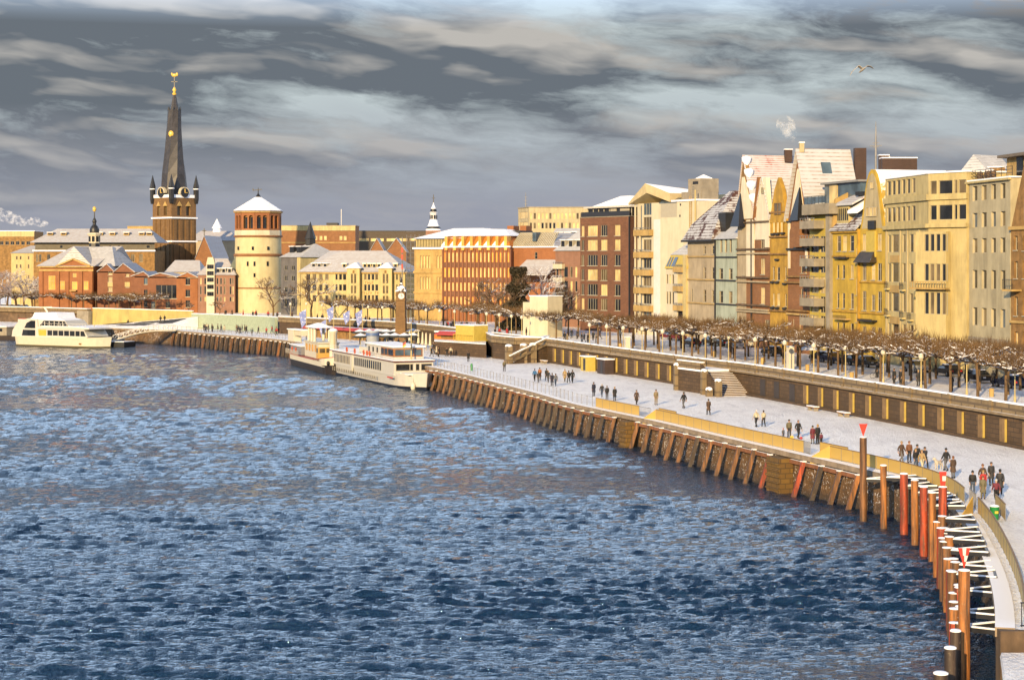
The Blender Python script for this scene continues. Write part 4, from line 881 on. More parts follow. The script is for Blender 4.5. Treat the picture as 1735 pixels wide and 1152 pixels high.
for k in (.2, .42, .64): b.win(f, (L * k, L * (k + .15), f.z(1306, 395), f.z(1306, 377)), 0, 0, 0, 'palepane', 'ochre', .12)
b.win(f, (L * .3, L * .7, zt + 1.2, zt + 3.), 0, 1, 0, 'mid', 'brown', .2)
for x, y in ((1310, 478), (1318, 478), (1331, 480), (1310, 521), (1318, 521), (1331, 521), (1311, 397), (1319, 397), (1328, 396), (1318, 440)): b.panel(f, f.s(x) - .6, f.s(x) + .6, f.z(1306, y) - .15, f.z(1306, y) + .12, 'charcoal', 'sill_stone', -.01, .35)
# ---- twin white gabled house with spire and stepped parapet
f = Fac(SP(1250), SP(1305)); zt = f.z(1250, 374)
rs = f.rects(cols(1258, 1263), [(366, 380), (399, 424), (440, 466), (487, 513)], 1258) + f.rects(cols(1289, 1296), [(398, 421), (438, 465), (487, 515)], 1289) + f.rects(cols(1250.5, 1256, 1296, 1304), [(538, 556)], 1250)
b = Bld('gabled_house', 'tall twin-gabled house with white infill, blue-black spire and brick lower floors', 'house', [SP(1250), SP(1305)], zt, 'warmbrick', 15, ROW, rects=[rs], gl=['dark', 'mid', 'palepane'], nx=1, tr=.5, sill=True)
f = b.f[0]; L = f.L; u1 = f.s(1260.5); zr = f.z(1260, 266); um2 = f.s(1293); zr2 = f.z(1293, 302); ue = f.s(1281)
b.gable(f, -.2, ue, zt, zr, 9, 'roofred', front=False, um=u1, over=.3, thick=.3)
mb = MB(); f.prism(mb, [(0, zt), (ue, zt), (u1 + .2, zr), (u1 - .2, zr)], .1, -.5); mb.build('gable', 'brown', b.root)
mb = MB(); f.prism(mb, [(.7, zt + .2), (ue - .3, zt + .2), (u1 + .5, zt + (zr - zt) * .68), (u1 - .4, zt + (zr - zt) * .68)], .2, -.1); mb.build('white_infill', 'stucco', b.root)
sn = MB()
for k in range(4):
    t_ = .12 + k * .2; c0 = Vector(f.P(u1 + (ue - u1) * t_, zr - (zr - zt) * t_ + .5, -.2)); sn.lathe((c0.x, c0.y, c0.z - .9), [(.1, 0), (.75, .9), (.8, 1.5), (.2, 1.75)], 8)
sn.build('stepped_snow', 'snow', b.root)
b.gable(f, ue - .3, L, zt, zr2, 8, 'roofwhite', front=False, um=um2, over=.3, thick=.3)
mb = MB(); f.prism(mb, [(ue - .3, zt - 3.2), (L, zt - 3.2), (L, zt), (um2 + 1.4, zr2), (um2 - .9, zr2), (ue + .3, zt + .8)], .15, -.5); mb.build('white_gable', 'stucco', b.root)
b.win(f, (um2 - .1, um2 + 1., zt + 4, zt + 5.), 0, 1, 0, 'dark', 'white', .25)
mb = MB(); f.prism(mb, [(ue - .3, zt), (ue, zt), (um2 - .8, zr2 + .2), (um2 - 1.3, zr2 + .2)], .5, -.6); mb.build('gable_edge', 'warmbrick', b.root)
mb = MB(); uc = f.s(1257); q0 = [f.P(uc + a, zt - 1, o) for a, o in ((-1.9, 1.3), (1.7, 1.3), (1.7, .2), (-1.9, .2))]; q1 = [f.P(uc + a, f.z(1258, 328), o) for a, o in ((-.05, .3), (.05, .3), (.05, .2), (-.05, .2))]; mb.hexa(q0, q1); mb.build('spire', 'navy', b.root)
b.panel(f, 0, f.s(1264.5), ZU, zt - 1, 'beige', 'stone_oriel', -.05, .02); 
for x0, x1 in ((1265.5, 1273), (1275, 1278.5), (1297, 1304)): b.panel(f, f.s(x0), f.s(x1), f.z(1266, 470 if x0 < 1290 else 420), zt, 'stucco', 'white_strip', -.01, .14)
b.panel(f, f.s(1273.4), f.s(1274.8), ZU, zt, 'charcoal', 'downpipe', -.01, .2)
for y in (379, 424, 431, 471, 478, 517, 524, 528): b.band(f.z(1256, y), .26, .38, 'darkstone' if y in (379, 424, 471, 517) else 'beige', 'string_course', f, .1, L - .1)
p = f.P(u1 + .5, 0, -7.5); b.chim((p.x, p.y), 1.2, 2., zr - .8, 'chimney')
# ---- beige and pale green house with dark tiled mansard
f = Fac(SP(1165), SP(1250)); zt = f.z(1165, 407)
rows = [(417, 431), (453, 472), (491, 512)]
rs = f.rects(cols(1192, 1196.5, 1206, 1210.5), rows, 1190) + f.rects(cols(1219.5, 1226, 1236, 1242), [(455, 473), (493, 513)], 1219) + f.rects(cols(1221, 1225, 1229, 1233, 1237, 1241), [(404, 428)], 1221) + f.rects([(1171.5, 1174)], [(489, 511)], 1170)
b = Bld('mansard_house', 'beige house with pale green wing under a steep dark tiled mansard roof', 'house', [SP(1165), SP(1250)], zt, 'beige', 14, ROW, rects=[rs], gl=['dark', 'dark', 'mid'], nx=0, tr=.62, sill=True)
f = b.f[0]; L = f.L; um = f.s(1216)
wg = MB(); wall_holes(wg, f, ZU, zt, f.rects(cols(1219.5, 1226, 1236, 1242), [(455, 473), (493, 513)], 1219) + f.rects(cols(1221, 1225, 1229, 1233, 1237, 1241), [(404, 428)], 1221), .12, f.s(1214), L - .05, 0, .1); wg.build('green_wing', 'green', b.root)
zm, zr = f.z(1190, 380), f.z(1200, 322); dz = 13.
def slopes(name, u0, u1, ua, ub, z0, z1, o0, o1, mat):
    mb = MB(); A, B_, C_, D_ = f.P(u0, z0, o0), f.P(u1, z0, o0), f.P(u1, z0, -dz - o0), f.P(u0, z0, -dz - o0); E, G, H_, I = f.P(ua, z1, o1), f.P(ub, z1, o1), f.P(ub, z1, -dz - o1), f.P(ua, z1, -dz - o1)
    mb.hexa([A, B_, C_, D_], [E, G, H_, I]); return mb.build(name, mat, b.root)
slopes('roof', -.8, L * .58, .8, L * .58 - .6, zt, zm, .8, -.4, 'rooftile'); slopes('upper_roof', .9, L * .58 - .5, L * .26, L * .36, zm, zr, -.3, -5.5, 'rooftile')
slopes('wing_roof', L * .56, L + .1, L * .6, L, zt, zt + 4.2, .5, -4.5, 'roofgrey'); 
mb = MB(); f.prism(mb, [(L * .52, zt), (L * .66, zt), (L * .66, zt + 4.5), (L * .52, zt + 4.5)], -1.0, -6); mb.build('slate_cheek', 'slate', b.root)
slopes('eave', -1., L * .58, -1., L * .58, zt - .35, zt, .9, .9, 'charcoal')
for y in (436, 475, 515): b.band(f.z(1190, y), .22, .25, 'sand', 'string_course', f, .1, L * .58); b.band(f.z(1219, y + 1), .22, .3, 'charcoal', 'string_course', f, L * .6, L - .1)
b.panel(f, L * .575, L * .59, ZU, zt, 'charcoal', 'downpipe', -.01, .25)
# ---- pale tower house with corner balconies, blank side wall and rooftop hut
pts = [SP(1080), PD(1106, 329.), PD(1182, 316.)]; fs = [Fac(a, c) for a, c in zip(pts, pts[1:])]; zt = fs[1].z(1145, 342)
bal = [(345, 365), (368, 390), (406, 425), (435, 455), (464, 485), (494, 515), (524, 545)]
rs = fs[0].rects([(1092, 1106)], [], 1092) + [(fs[0].s(1090), fs[0].L - .5, fs[0].z(1092, y1), fs[0].z(1092, y0)) for y0, y1 in bal]
b = Bld('tower_house', 'tall pale house with ochre corner balconies and blank sunlit side wall with ladder', 'house', pts, zt, 'white', 13, ROW, rects=[rs, fs[1].rects(cols(1122.5, 1128.5, 1131, 1136.5), [(348, 361)], 1122)], gl=['dark', 'bluepane', 'mid'], nx=2)
f0, f1 = b.f
for y in (390, 427, 457, 487, 517): b.balcony(f0, .0, f0.L + .2, f0.z(1085, y + 8), .9, f0.z(1085, y) - f0.z(1085, y + 8), 'sand', True)
for u in (.15, 2.0): b.panel(f0, u, u + .25, ZU, zt - .2, 'white', 'post', .5, .75)
mb = MB(); zq = fs[0].z(1080, 347); mb.hexa([f0.P(-1.2, zq, 1.3), f0.P(f0.L, zq + 2., 1.3), f1.P(f1.s(1137), zt, .3), f1.P(f1.s(1137), zt, -12), f0.P(-1.2, zq, -9)], [f0.P(-1.2, zq + .3, 1.3), f0.P(f0.L - .6, zq + 3.8, 1.3), f1.P(f1.s(1137), zt + 1.6, .3), f1.P(f1.s(1137), zt + 1.6, -12), f0.P(-1.2, zq + .3, -9)]); mb.build('roof', plain('roof_edge_cream', (.68, .55, .3), .7, .1, 1., snow=.6), b.root)
mb = MB(); f1.box(mb, f1.s(1139), f1.L + .2, zt, zt + .3, -12, .25); mb.build('flat_roof', 'snow', b.root)
mb = MB(); zh = f1.z(1160, 307); f1.box(mb, f1.s(1143), f1.s(1178), zt + .3, f1.z(1160, 325), -5, -1.5); f1.box(mb, f1.s(1155), f1.s(1177), zt + .3, zh + .4, -5.2, -1.4); h_ = mb.build('rooftop_hut', 'concrete', b.root)
mb = MB(); p = f1.P((f1.s(1155) + f1.s(1177)) / 2, zh + .4, -3.3); mb.lathe(p, [(2.1, 0), (1.9, .15), (.1, .8)], 4, 0, False, R(45)); mb.build('hut_roof', 'snow', h_)
mb = MB(); f1.box(mb, f1.s(1163), f1.s(1172), zh - .6, zh - .1, -1.4, -1.36); mb.build('hut_window', 'dark', h_)
mb = MB(); u = f1.s(1171)
for e in (-.3, .3): f1.box(mb, u + e - .04, u + e + .04, f1.z(1171, 398), zt + .8, .12, .2)
for k in range(34): z = f1.z(1171, 398) + k * .28; f1.box(mb, u - .3, u + .3, z - .02, z + .02, .13, .19)
mb.build('ladder', 'sand', b.root)
mb = MB(); p = f1.P(f1.s(1180), 0, .25); mb.tube([(p.x, p.y, ZU), (p.x, p.y, f1.z(1180, 322))], .14, 8); mb.build('flue_pipe', 'cream', b.root)
for x, y in ((1153, 347), (1152, 366)): b.panel(f1, f1.s(x) - .2, f1.s(x) + .2, f1.z(x, y) - .2, f1.z(x, y) + .2, 'charcoal', 'vent', -.01, .02)
b.panel(f1, f1.s(1119.5), f1.s(1147), f1.z(1120, 369), f1.z(1120, 345.5), 'frame', 'winter_garden', -.05, .02)
mb = MB(); q = [f1.P(f1.s(1117), f1.z(1120, 345), .1), f1.P(f1.s(1147), f1.z(1120, 345), .1), f1.P(f1.s(1143), f1.z(1120, 337), -1.5), f1.P(f1.s(1112), f1.z(1120, 337), -1.5)]; mb.hexa(q, [v + Vector((0, 0, .12)) for v in q]); mb.build('glass_roof', 'bluepane', b.root)
b.panel(f1, f1.s(1108), f1.s(1119), ZU, f1.z(1110, 372), 'white2', 'pale_wall_strip', -.05, .06)
# ---- low yellow annex with slanted glass top in front of the blank wall
pts = [PD(1128, 318.), PD(1166, 309.)]; f = Fac(*pts); zt = f.z(1130, 455)
rs = f.rects(cols(1147.5, 1157), [(464, 482), (494, 515), (526, 540)], 1147) + f.rects(cols(1129, 1132, 1133.5, 1137, 1138.5, 1142), [(465, 481), (494, 515)], 1129)
b = Bld('annex_house', 'small yellow annex with slanted snowy glass roof before the blank pale wall', 'house', pts, zt, 'white', 8, ROW, rects=[rs], gl=['mid', 'dark', 'palepane'], nx=0)
f = b.f[0]; L = f.L; mb = MB(); z1, z2 = f.z(1140, 432), f.z(1160, 400)
mb.hexa([f.P(0, zt, .3), f.P(L, zt, .3), f.P(L, zt, -7), f.P(0, zt, -7)], [f.P(.9, z1, -.6), f.P(L, z1, -.6), f.P(L, z1, -7), f.P(.9, z1, -7)]); q_ = mb.build('slanted_glass', 'wallyellow', b.root)
mb = MB(); mb.hexa([f.P(.7, z1, -.5), f.P(L, z1, -.5), f.P(L, z1, -7), f.P(.7, z1, -7)], [f.P(L * .75, z2, -3), f.P(L, z2, -3), f.P(L, z2, -7), f.P(L * .75, z2, -7)]); mb.build('roof', 'roofgrey', b.root)
mb = MB()
for u0, u1 in ((.6, 1.2), (1.6, 2.2), (2.7, 4.2)): mb.hexa([f.P(u0, zt + .4, .22), f.P(u1, zt + .4, .22), f.P(u1, zt + .4, .0), f.P(u0, zt + .4, .0)], [f.P(u0 + .5, z1 - .4, -.38), f.P(u1 + .3, z1 - .4, -.38), f.P(u1 + .3, z1 - .4, -.5), f.P(u0 + .5, z1 - .4, -.5)])
mb.build('glass_strip', 'dark', q_)
for y in (452, 484, 516): b.balcony(f, L * .45, L * .85, f.z(1130, y + 7), .6, f.z(1130, y) - f.z(1130, y + 7), 'sand', True)
b.panel(f, L * .85, L * .99, ZU, z1, 'cream', 'pier', -.01, .4)
# ---- brown brick block
pts = [PD(983, 352), PD(1066, 338.5), PD(1082, 341)]; fs = [Fac(a, c) for a, c in zip(pts, pts[1:])]; zt = fs[0].z(1030, 368)
rs = fs[0].rects(cols(985, 990, 995.5, 1012.5, 1018, 1029, 1041.5, 1051), [(381.5, 400), (406, 424.5), (432, 450.5), (456.5, 475.5), (482, 501), (506.5, 526)], 1030)
b = Bld('brick_block', 'six-storey brown brick block with white windows and glazed penthouse', 'apartment block', pts, zt, 'darkbrick', 14, ROW, rects=[rs], gl=['palepane', 'palepane', 'mid', 'palepane', 'dark'], nx=-1, rec=.2, sill=True)
f0, f1 = b.f; b.flat('concrete', .1, .15)
b.panel(f0, f0.L - .15, f0.L + .1, ZU, zt, 'charcoal', 'expansion_joint', -.1, .05)
z1 = f0.z(1030, 352); mb = MB(); f0.box(mb, .8, f0.L - 1., zt + .15, z1, -11, -1.4); p_ = mb.build('penthouse', 'dark', b.root)
mb = MB(); 
for k in range(9): u = .8 + k * (f0.L - 1.8) / 8; f0.box(mb, u - .08, u + .08, zt + .15, z1, -1.4, -1.3)
f0.box(mb, f0.L * .72, f0.L * .9, zt + .15, z1, -1.35, -1.25); f0.box(mb, f0.L * .52, f0.L * .64, zt + .15, z1, -1.36, -1.26); mb.build('penthouse_frame', 'frame', p_)
mb = MB(); f0.box(mb, .3, f0.L - .4, z1, z1 + .35, -11.4, -.6); mb.build('penthouse_roof', plain('white_fascia', (.7, .66, .58), .7, .1, snow=.5), p_)
mb = MB(); q = [f0.P(1.6, z1 + .35, -1.6), f0.P(f0.L - 1., z1 + .35, -1.6), f0.P(f0.L - 1., z1 + .35, -10), f0.P(1.6, z1 + .35, -10)]; q2 = [f0.P(f0.L * .42, f0.z(1030, 331), -5), f0.P(f0.L * .62, f0.z(1030, 331), -5), f0.P(f0.L * .62, f0.z(1030, 331), -7), f0.P(f0.L * .42, f0.z(1030, 331), -7)]; mb.hexa(q, q2); mb.build('penthouse_snow', 'snow', p_)
mb = MB(); f0.box(mb, .2, f0.L * .6, zt + .2, f0.z(1010, 329), -13, -11.6); f0.box(mb, f0.L * .5, f0.L * .93, zt + .2, f0.z(1040, 317), -14.5, -11.8); mb.build('rooftop_plant', 'concrete', b.root)
mb = MB(); f0.box(mb, f0.L * 1.0, f0.L + 2.6, zt + .2, f0.z(1075, 346), -12, -3); mb.build('rooftop_house', 'warmbrick', b.root)
mb = MB(); f0.box(mb, f0.L * .98, f0.L + 2.8, f0.z(1075, 346), f0.z(1075, 346) + .3, -12, -2.6); mb.build('rooftop_snow', 'snow', b.root)
mb = MB(); f0.box(mb, .1, f0.L - .1, zt + .15, zt + 1.1, -.2, -.17); mb.build('parapet_rail', 'darkmetal', b.root)
# ---- mixed small houses left of the brick block
pts = [PD(941, 372), PD(983, 366)]; f = Fac(*pts); zt = f.z(960, 425)
rs = f.rects(cols(942, 946, 947.5, 951, 955, 962, 966, 970, 974, 978), [(452, 470), (476, 494), (500, 528)], 950)
b = Bld('terrace_house', 'narrow brick and white house with snowy dormers left of the brown block', 'house', pts, zt, 'pinkbrick', 10, ROW, rects=[rs], gl=PALE, nx=0)
b.hip(zt, f.z(960, 392), 'roofgrey', (1.2, .2)); f = b.f[0]
for x in (949, 962, 975): b.dormer(f, f.s(x), zt + .5, 1.4, 1.7, -.8, 1.6)
for y in (449, 472, 497): b.balcony(f, .1, 3., f.z(950, y) - .6, .8, .8, 'white', True)
# ------------------------------------------------------------------ middle and left: buildings
OLD = 'houses of the old town'
# ---- cream bank building with two projecting bays
pts = [PD(510, 437), PD(565, 430), PD(688, 427)]; fs = [Fac(a, c) for a, c in zip(pts, pts[1:])]; zt = fs[1].z(600, 461)
rows = [(464.5, 474.5), (482, 492.8), (500, 511)]
r0 = fs[0].rects(cols(518.8, 525.4, 529.3, 535.8, 540.2, 546.3, 550.5, 556.5), rows, 520); r1 = fs[1].rects(cols(568.2, 572, 574.4, 579.3, 581, 586.6, 617, 621.2, 623, 627.3, 629.7, 634, 635.8, 640.7, 671, 674, 677, 680), rows, 600)
b = Bld('office_house', 'cream building with snowy hipped roof and two projecting window bays', 'building', pts, zt, 'cream', 16, OLD, rects=[r0, r1], gl=['dark', 'dark', 'mid'], nx=-1, rec=.25)
f0, f1 = b.f; b.band(zt - .35, .35, .4, 'sand')
mb = MB(); zr = f1.z(600, 424.5); A = [f0.P(-.6, zt, .7), f1.P(0, zt, .7), f1.P(f1.L + .6, zt, .7), f1.P(f1.L + .6, zt, -17), f0.P(-.6, zt, -17)]; Rr = [f0.P(2.2, zr, -8), f1.P(0, zr, -8), f1.P(f1.L - 7, zr, -8)]
for q in ((A[0], A[1], Rr[1], Rr[0]), (A[1], A[2], Rr[2], Rr[1]), (A[2], A[3], Rr[2]), (A[3], A[4], Rr[0], Rr[1], Rr[2]), (A[4], A[0], Rr[0])): mb.face(q)
mb.build('roof', 'roofwhite', b.root)
for x0, x1 in ((590.5, 612), (644, 666.5)):
    u0, u1 = f1.s(x0), f1.s(x1); zb = f1.z(600, 454.5); bay = Fac(tuple(f1.P(u0, 0, 1.6).xy), tuple(f1.P(u1, 0, 1.6).xy)); w = bay.L
    br = [(w * a, w * c, f1.z(600, y1), f1.z(600, y0)) for a, c in ((.32, .48), (.58, .74)) for y0, y1 in ((464, 480), (484, 497), (501, 512))]
    mb = MB(); wall_holes(mb, bay, ZU, zb, br, .25)
    for u in (0, w): mb.face([bay.P(u, ZU, 0), bay.P(u, ZU, -4), bay.P(u, zb, -4), bay.P(u, zb, 0)])
    q = mb.build('bay', 'cream', b.root)
    for r in br: window(b.root, bay, r, .25, 0, .5, 'mid', 'concrete')
    mb = MB(); mb.hexa([bay.P(-.4, zb, .4), bay.P(w + .4, zb, .4), bay.P(w + .4, zb, -5), bay.P(-.4, zb, -5)], [bay.P(w * .45, zb + 1.4, -2), bay.P(w * .55, zb + 1.4, -2), bay.P(w * .55, zb + 1.4, -5), bay.P(w * .45, zb + 1.4, -5)]); mb.build('bay_roof', 'snow', b.root)
    mb = MB(); bay.box(mb, w * .45, w * .6, zb - 1.2, zb - .5, 0, .06); mb.build('round_window', 'brown', b.root)
for x, y in ((525, 454), (534.5, 454), (544.5, 454)): b.dormer(f0, f0.s(x), f0.z(x, y + 1.5) , 1.3, 1.3, -1.3, 3)
for x in (581, 616, 623, 632, 640, 668): b.dormer(f1, f1.s(x), f1.z(x, 455.5), 1.0, 1.2, -1.3, 3, 'cream', 'dark')
for x0, x1, y in ((619, 634, 479), (613, 643, 496.5), (512, 522, 497), (538, 561, 497)):
    mb = MB(); f = f1 if x0 > 565 else f0; u0, u1 = f.s(x0), f.s(x1); k = int((u1 - u0) / .5)
    for i in range(k):
        if i % 7 == 5: continue
        u = u0 + i * (u1 - u0) / k; z = f.z(x0, y); f.box(mb, u, u + .08, z - .32, z + .32, 0, .08); f.box(mb, u + .08, u + .32, z + (.2, -.05, -.3)[i % 3], z + (.32, .08, -.18)[i % 3], 0, .08)
    mb.build('sign_lettering', 'brown', b.root)
# ---- house with the tower's shade put into its dark wall colour, between the round tower and the cream building
pts = [PD(476, 452), PD(509, 447)]; f = Fac(*pts); zt = f.z(490, 436)
b = Bld('town_house', 'dark grey house with painted shade beside the round tower with bluish snowy roof', 'house', pts, zt, 'shadedhouse', 14, OLD, rects=[f.rects(cols(482, 487, 494, 499.5), [(450, 458), (467, 476), (486, 495), (505, 520)], 482)], nx=1, gl=['dark'], side='cream')  # front wall colour carries the round tower's shade
b.hip(zt, f.z(490, 413), 'roofgrey', (2, 2)); f = b.f[0]; b.panel(f, f.s(503.5), f.L, ZU, zt, 'cream', 'pale_wall_strip')  # cream strip paints the sunlit right edge of the shaded front
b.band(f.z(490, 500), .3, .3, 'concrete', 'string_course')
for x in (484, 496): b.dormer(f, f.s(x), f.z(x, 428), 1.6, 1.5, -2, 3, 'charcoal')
mb = MB(); p = f.P(f.L * .45, f.z(490, 415), -7); mb.lathe(p, [(1.3, 0), (1.3, 1.5), (1.5, 1.6), (.05, 6)], 8, 0, False); mb.build('roof_turret', 'slate', b.root)
# ---- round castle tower
Dt = 470.; c = at(437.5, 530, Dt); k_ = Dt / F; zz = lambda y: CZ - (y - YH) * k_
t = thing('round_tower', 'round cream castle tower with red arcaded top storey and snowy cone roof', 'tower', (c.x, c.y, ZU))
r1 = 40. * k_
mb = MB(); mb.lathe((c.x, c.y, 0), [(r1, ZU - .5), (r1, zz(488)), (r1 * 1.0, zz(434))], 36); mb.build('lower_drum', 'tower', t)
mb = MB(); mb.lathe((c.x, c.y, 0), [(r1 * .98, zz(434)), (r1 * .97, zz(401))], 36); mb.build('upper_drum', 'tower', t)
mb = MB()
for y, h in ((489, 2), (435, 4.5), (402.5, 3)): mb.lathe((c.x, c.y, 0), [(r1 * 1.0, zz(y)), (r1 * 1.03, zz(y) + .05), (r1 * 1.03, zz(y - h)), (r1, zz(y - h) + .05)], 36)
mb.build('ring_cornice', 'warmbrick', t)
mb = MB(); mb.lathe((c.x, c.y, 0), [(r1 * .96, zz(401)), (r1 * 1.0, zz(400)), (r1 * 1.0, zz(391)), (r1 * .95, zz(390))], 10, 0, False, R(18)); mb.build('top_base', 'white', t)
n = 10; rr = r1 * .97; mb = MB(); ar = MB(); gl = MB()
mb.lathe((c.x, c.y, 0), [(rr * .9, zz(391)), (rr * .9, zz(362))], n, 0, False, R(18)); core = mb.build('arcade_core', 'brown', t)
for j in range(n):
    a0, a1 = R(18) + 2 * math.pi * j / n, R(18) + 2 * math.pi * (j + 1) / n
    fa = Fac((c.x + rr * math.cos(a0), c.y + rr * math.sin(a0)), (c.x + rr * math.cos(a1), c.y + rr * math.sin(a1))); L = fa.L
    for u0, u1 in ((0, .14), (.44, .56), (.86, 1)): fa.box(ar, L * u0, L * u1, zz(391), zz(362), -.35, .12)
    fa.box(ar, 0, L, zz(391), zz(388), -.3, .1); fa.box(ar, 0, L, zz(366), zz(361.5), -.3, .14)
    for u0 in (.29, .71):
        pl = [(L * u0 + L * .16 * math.cos(q), zz(369.5) + L * .16 * math.sin(q)) for q in np.linspace(0, math.pi, 6)]
        for i_ in range(5): 
            (ua, za), (ub, zb) = pl[i_], pl[i_ + 1]; fa.prism(ar, [(ub, zb), (ua, za), (ua, zz(365)), (ub, zz(365))], .08, -.3)
        fa.box(gl, L * (u0 - .11), L * (u0 + .11), zz(388), zz(369), -.75, -.42)
ar.build('arcade', 'orangebrick', t); gl.build('arcade_glass', 'dark', t)
mb = MB(); mb.lathe((c.x, c.y, 0), [(rr * 1.0, zz(362)), (rr * 1.08, zz(361)), (rr * 1.08, zz(359)), (rr, zz(358.5))], 10, 0, False, R(18)); mb.build('cornice', 'sand', t)
mb = MB(); mb.lathe((c.x, c.y, 0), [(rr * 1.1, zz(359.2)), (rr * 1.1, zz(357.5)), (rr * .12, zz(334)), (.3, zz(333))], 10, 0, False, R(18)); mb.build('roof', plain('tower_snow_roof', (.3, .25, .24), .8, .2, 1., snow=.38), t)
mb = MB(); mb.lathe((c.x, c.y, 0), [(.9, zz(335)), (.6, zz(332)), (.15, zz(328)), (.15, zz(322)), (.05, zz(318))], 8); mb.bar((c.x - 1.3, c.y, zz(323)), (c.x + 1, c.y, zz(321)), .2); mb.bar((c.x - 1.3, c.y, zz(323)), (c.x - 1.4, c.y, zz(320)), .3); mb.build('weather_vane', 'slate', t)
mb = MB()
for x, y, w_, h_ in ((425.5, 447, .5, 1.2), (458, 447, .5, 1.2), (437, 447, .5, 1.2), (408, 421, .5, .9), (434, 421, .5, .9), (459, 421, .5, .9), (437, 466, .5, 1.)):
    dx = (x - 437.5) * k_; yy = c.y - math.sqrt(max(0, r1 * r1 - dx * dx)); mb.box((c.x + dx, yy, zz(y)), (w_, .25, h_), math.atan2(dx, r1) * 1.)
mb.build('slit_windows', 'dark', t) if 0 else None
for i_, fc in enumerate(mb.f[::6]):
    w1 = MB(); vs = mb.v[i_ * 8:(i_ + 1) * 8]; w1.hexa(vs[:4], vs[4:]); w1.build('slit_window', 'dark', t)
mb = MB(); mb.box((c.x - 28 * k_ + .4, c.y - math.sqrt(r1 * r1 - (28 * k_) ** 2) - .1, (zz(444) + zz(486)) / 2), (.35, .3, zz(444) - zz(486))); mb.build('niche_strip', 'sand', t)
# ---- church tower with twisted spire
Dl = 560.; kl = Dl / F; zl = lambda y: CZ - (y - YH) * kl; c = at(295.5, 460, Dl)
t = thing('church_tower', 'brown brick church tower with tall dark twisted spire and golden cock', 'church tower', (c.x, c.y, ZU))
hw = 36.5 * kl * math.sqrt(2) / 2; ph = R(3); ca = [(c.x + hw * 1.0 * math.sqrt(2) * math.cos(a + ph), c.y + hw * math.sqrt(2) * math.sin(a + ph)) for a in (math.pi, 1.5 * math.pi, 0, .5 * math.pi)]
mb = MB(); faces = []
for a, q in ((0, 1), (1, 2), (2, 3), (3, 0)):
    fa = Fac(ca[a], ca[q]); faces.append(fa); L = fa.L
    op = [(L * u - .8, L * u + .8, zl(366), zl(350)) for u in (.32, .68)]
    wall_holes(mb, fa, ZU, zl(336), op, .7)
mb.build('shaft', 'towerbrick', t)
for fa in faces[:2]:
    L = fa.L
    for u in (.32, .68):
        g = MB(); g.face([fa.P(L * u - .8, zl(366), -.68), fa.P(L * u + .8, zl(366), -.68), fa.P(L * u + .8, zl(350), -.68), fa.P(L * u - .8, zl(350), -.68)]); g.build('belfry_louvre', 'mid', t)
        g = MB(); fa.prism(g, [(L * u - 1.1, zl(350))] + [(L * u + 1.1, zl(350)), (L * u, zl(342))], .15, -.1); g.build('pointed_hood', 'sand', t)
    for y0, y1 in ((407, 373), (455, 413)):
        for u in (.14, .38, .62, .86): g = MB(); fa.box(g, L * u - .55, L * u + .55, zl(y0), zl(y1), -.05, .25); g.build('blind_lesene', 'towerbrick', t)
    for y in (370, 409.5): g = MB(); fa.box(g, -.2, L + .2, zl(y) - .2, zl(y) + .25, -.1, .5); g.build('snow_band', 'snow', t)
    g = MB(); fa.box(g, -.2, L + .2, zl(336), zl(331), -.6, .2); g.build('parapet', 'snow', t)
    g = MB(); fa.prism(g, [(L * .5 - 1.9, zl(330))] + [(L * .5 + 1.9 * math.cos(a), zl(328) + 1.9 * math.sin(a)) for a in np.linspace(0, math.pi, 9)], .5, -.6); q = g.build('clock_gable', 'white', t)
    g = MB(); fa.prism(g, [(L * .5 + 1.5 * math.cos(a), zl(327.5) + 1.5 * math.sin(a)) for a in np.linspace(0, 2 * math.pi, 17)[:-1]], .58, .5); g.build('clock_face', 'slate', q)
    g = MB(); p = fa.P(L * .5, zl(327.5), .62); g.bar(p, p + Vector((0, -.02, 1.2)), .18); g.bar(p, p + Vector(fa.t.to_3d()) * .9, .18); g.build('clock_hand', 'gilt', q)
for x, y in ca:
    g = MB(); g.lathe((x, y, 0), [(.6, zl(346)), (.85, zl(338)), (.85, zl(319)), (1.0, zl(318)), (.05, zl(297))], 8, 0, False); g.build('corner_turret', 'slate', t)
    g = MB(); g.lathe((x, y, 0), [(.98, zl(321.5)), (.98, zl(320))], 8); g.build('turret_snow', 'snow', t)
prof = [(22.5, 333, 0), (22, 318, 0), (20.6, 295, 4), (17.6, 270, 9), (14.8, 240, 14), (12.6, 215, 18), (11.4, 187, 22)]
mb = MB(); vs = []; n = 8
for r_, y, tw in prof:
    ox = (math.sin((333 - y) / 146 * math.pi) * -1.2) * kl
    vs += [(c.x + ox + r_ * kl * math.cos(2 * math.pi * j / n + R(22.5 + tw)), c.y + r_ * kl * math.sin(2 * math.pi * j / n + R(22.5 + tw)), zl(y)) for j in range(n)]
mb.mesh(vs, [(i_ * n + j, i_ * n + (j + 1) % n, (i_ + 1) * n + (j + 1) % n, (i_ + 1) * n + j) for i_ in range(len(prof) - 1) for j in range(n)]); mb.face(vs[-n:]); mb.lathe((c.x, c.y, 0), [(7.6 * kl, zl(188)), (5.6 * kl, zl(176)), (2. * kl, zl(158)), (.1, zl(148))], 8, 0, False)
M['spireslate'] = plain('spire_slate', (.045, .04, .042), .5, .45, .6); mb.build('spire', 'spireslate', t)
for j in range(8): a = R(45 * j + 44); g = MB(); x, y = c.x + 10.4 * kl * math.cos(a), c.y + 10.4 * kl * math.sin(a); g.lathe((x, y, 0), [(.3, zl(188)), (.03, zl(181))], 5); g.build('spike', 'slate', t)
g = MB(); g.ball((c.x - .6, c.y - 11.8 * kl, zl(228)), (.9, .5, 1.1), 10); g.build('gilded_badge', 'gilt', t)
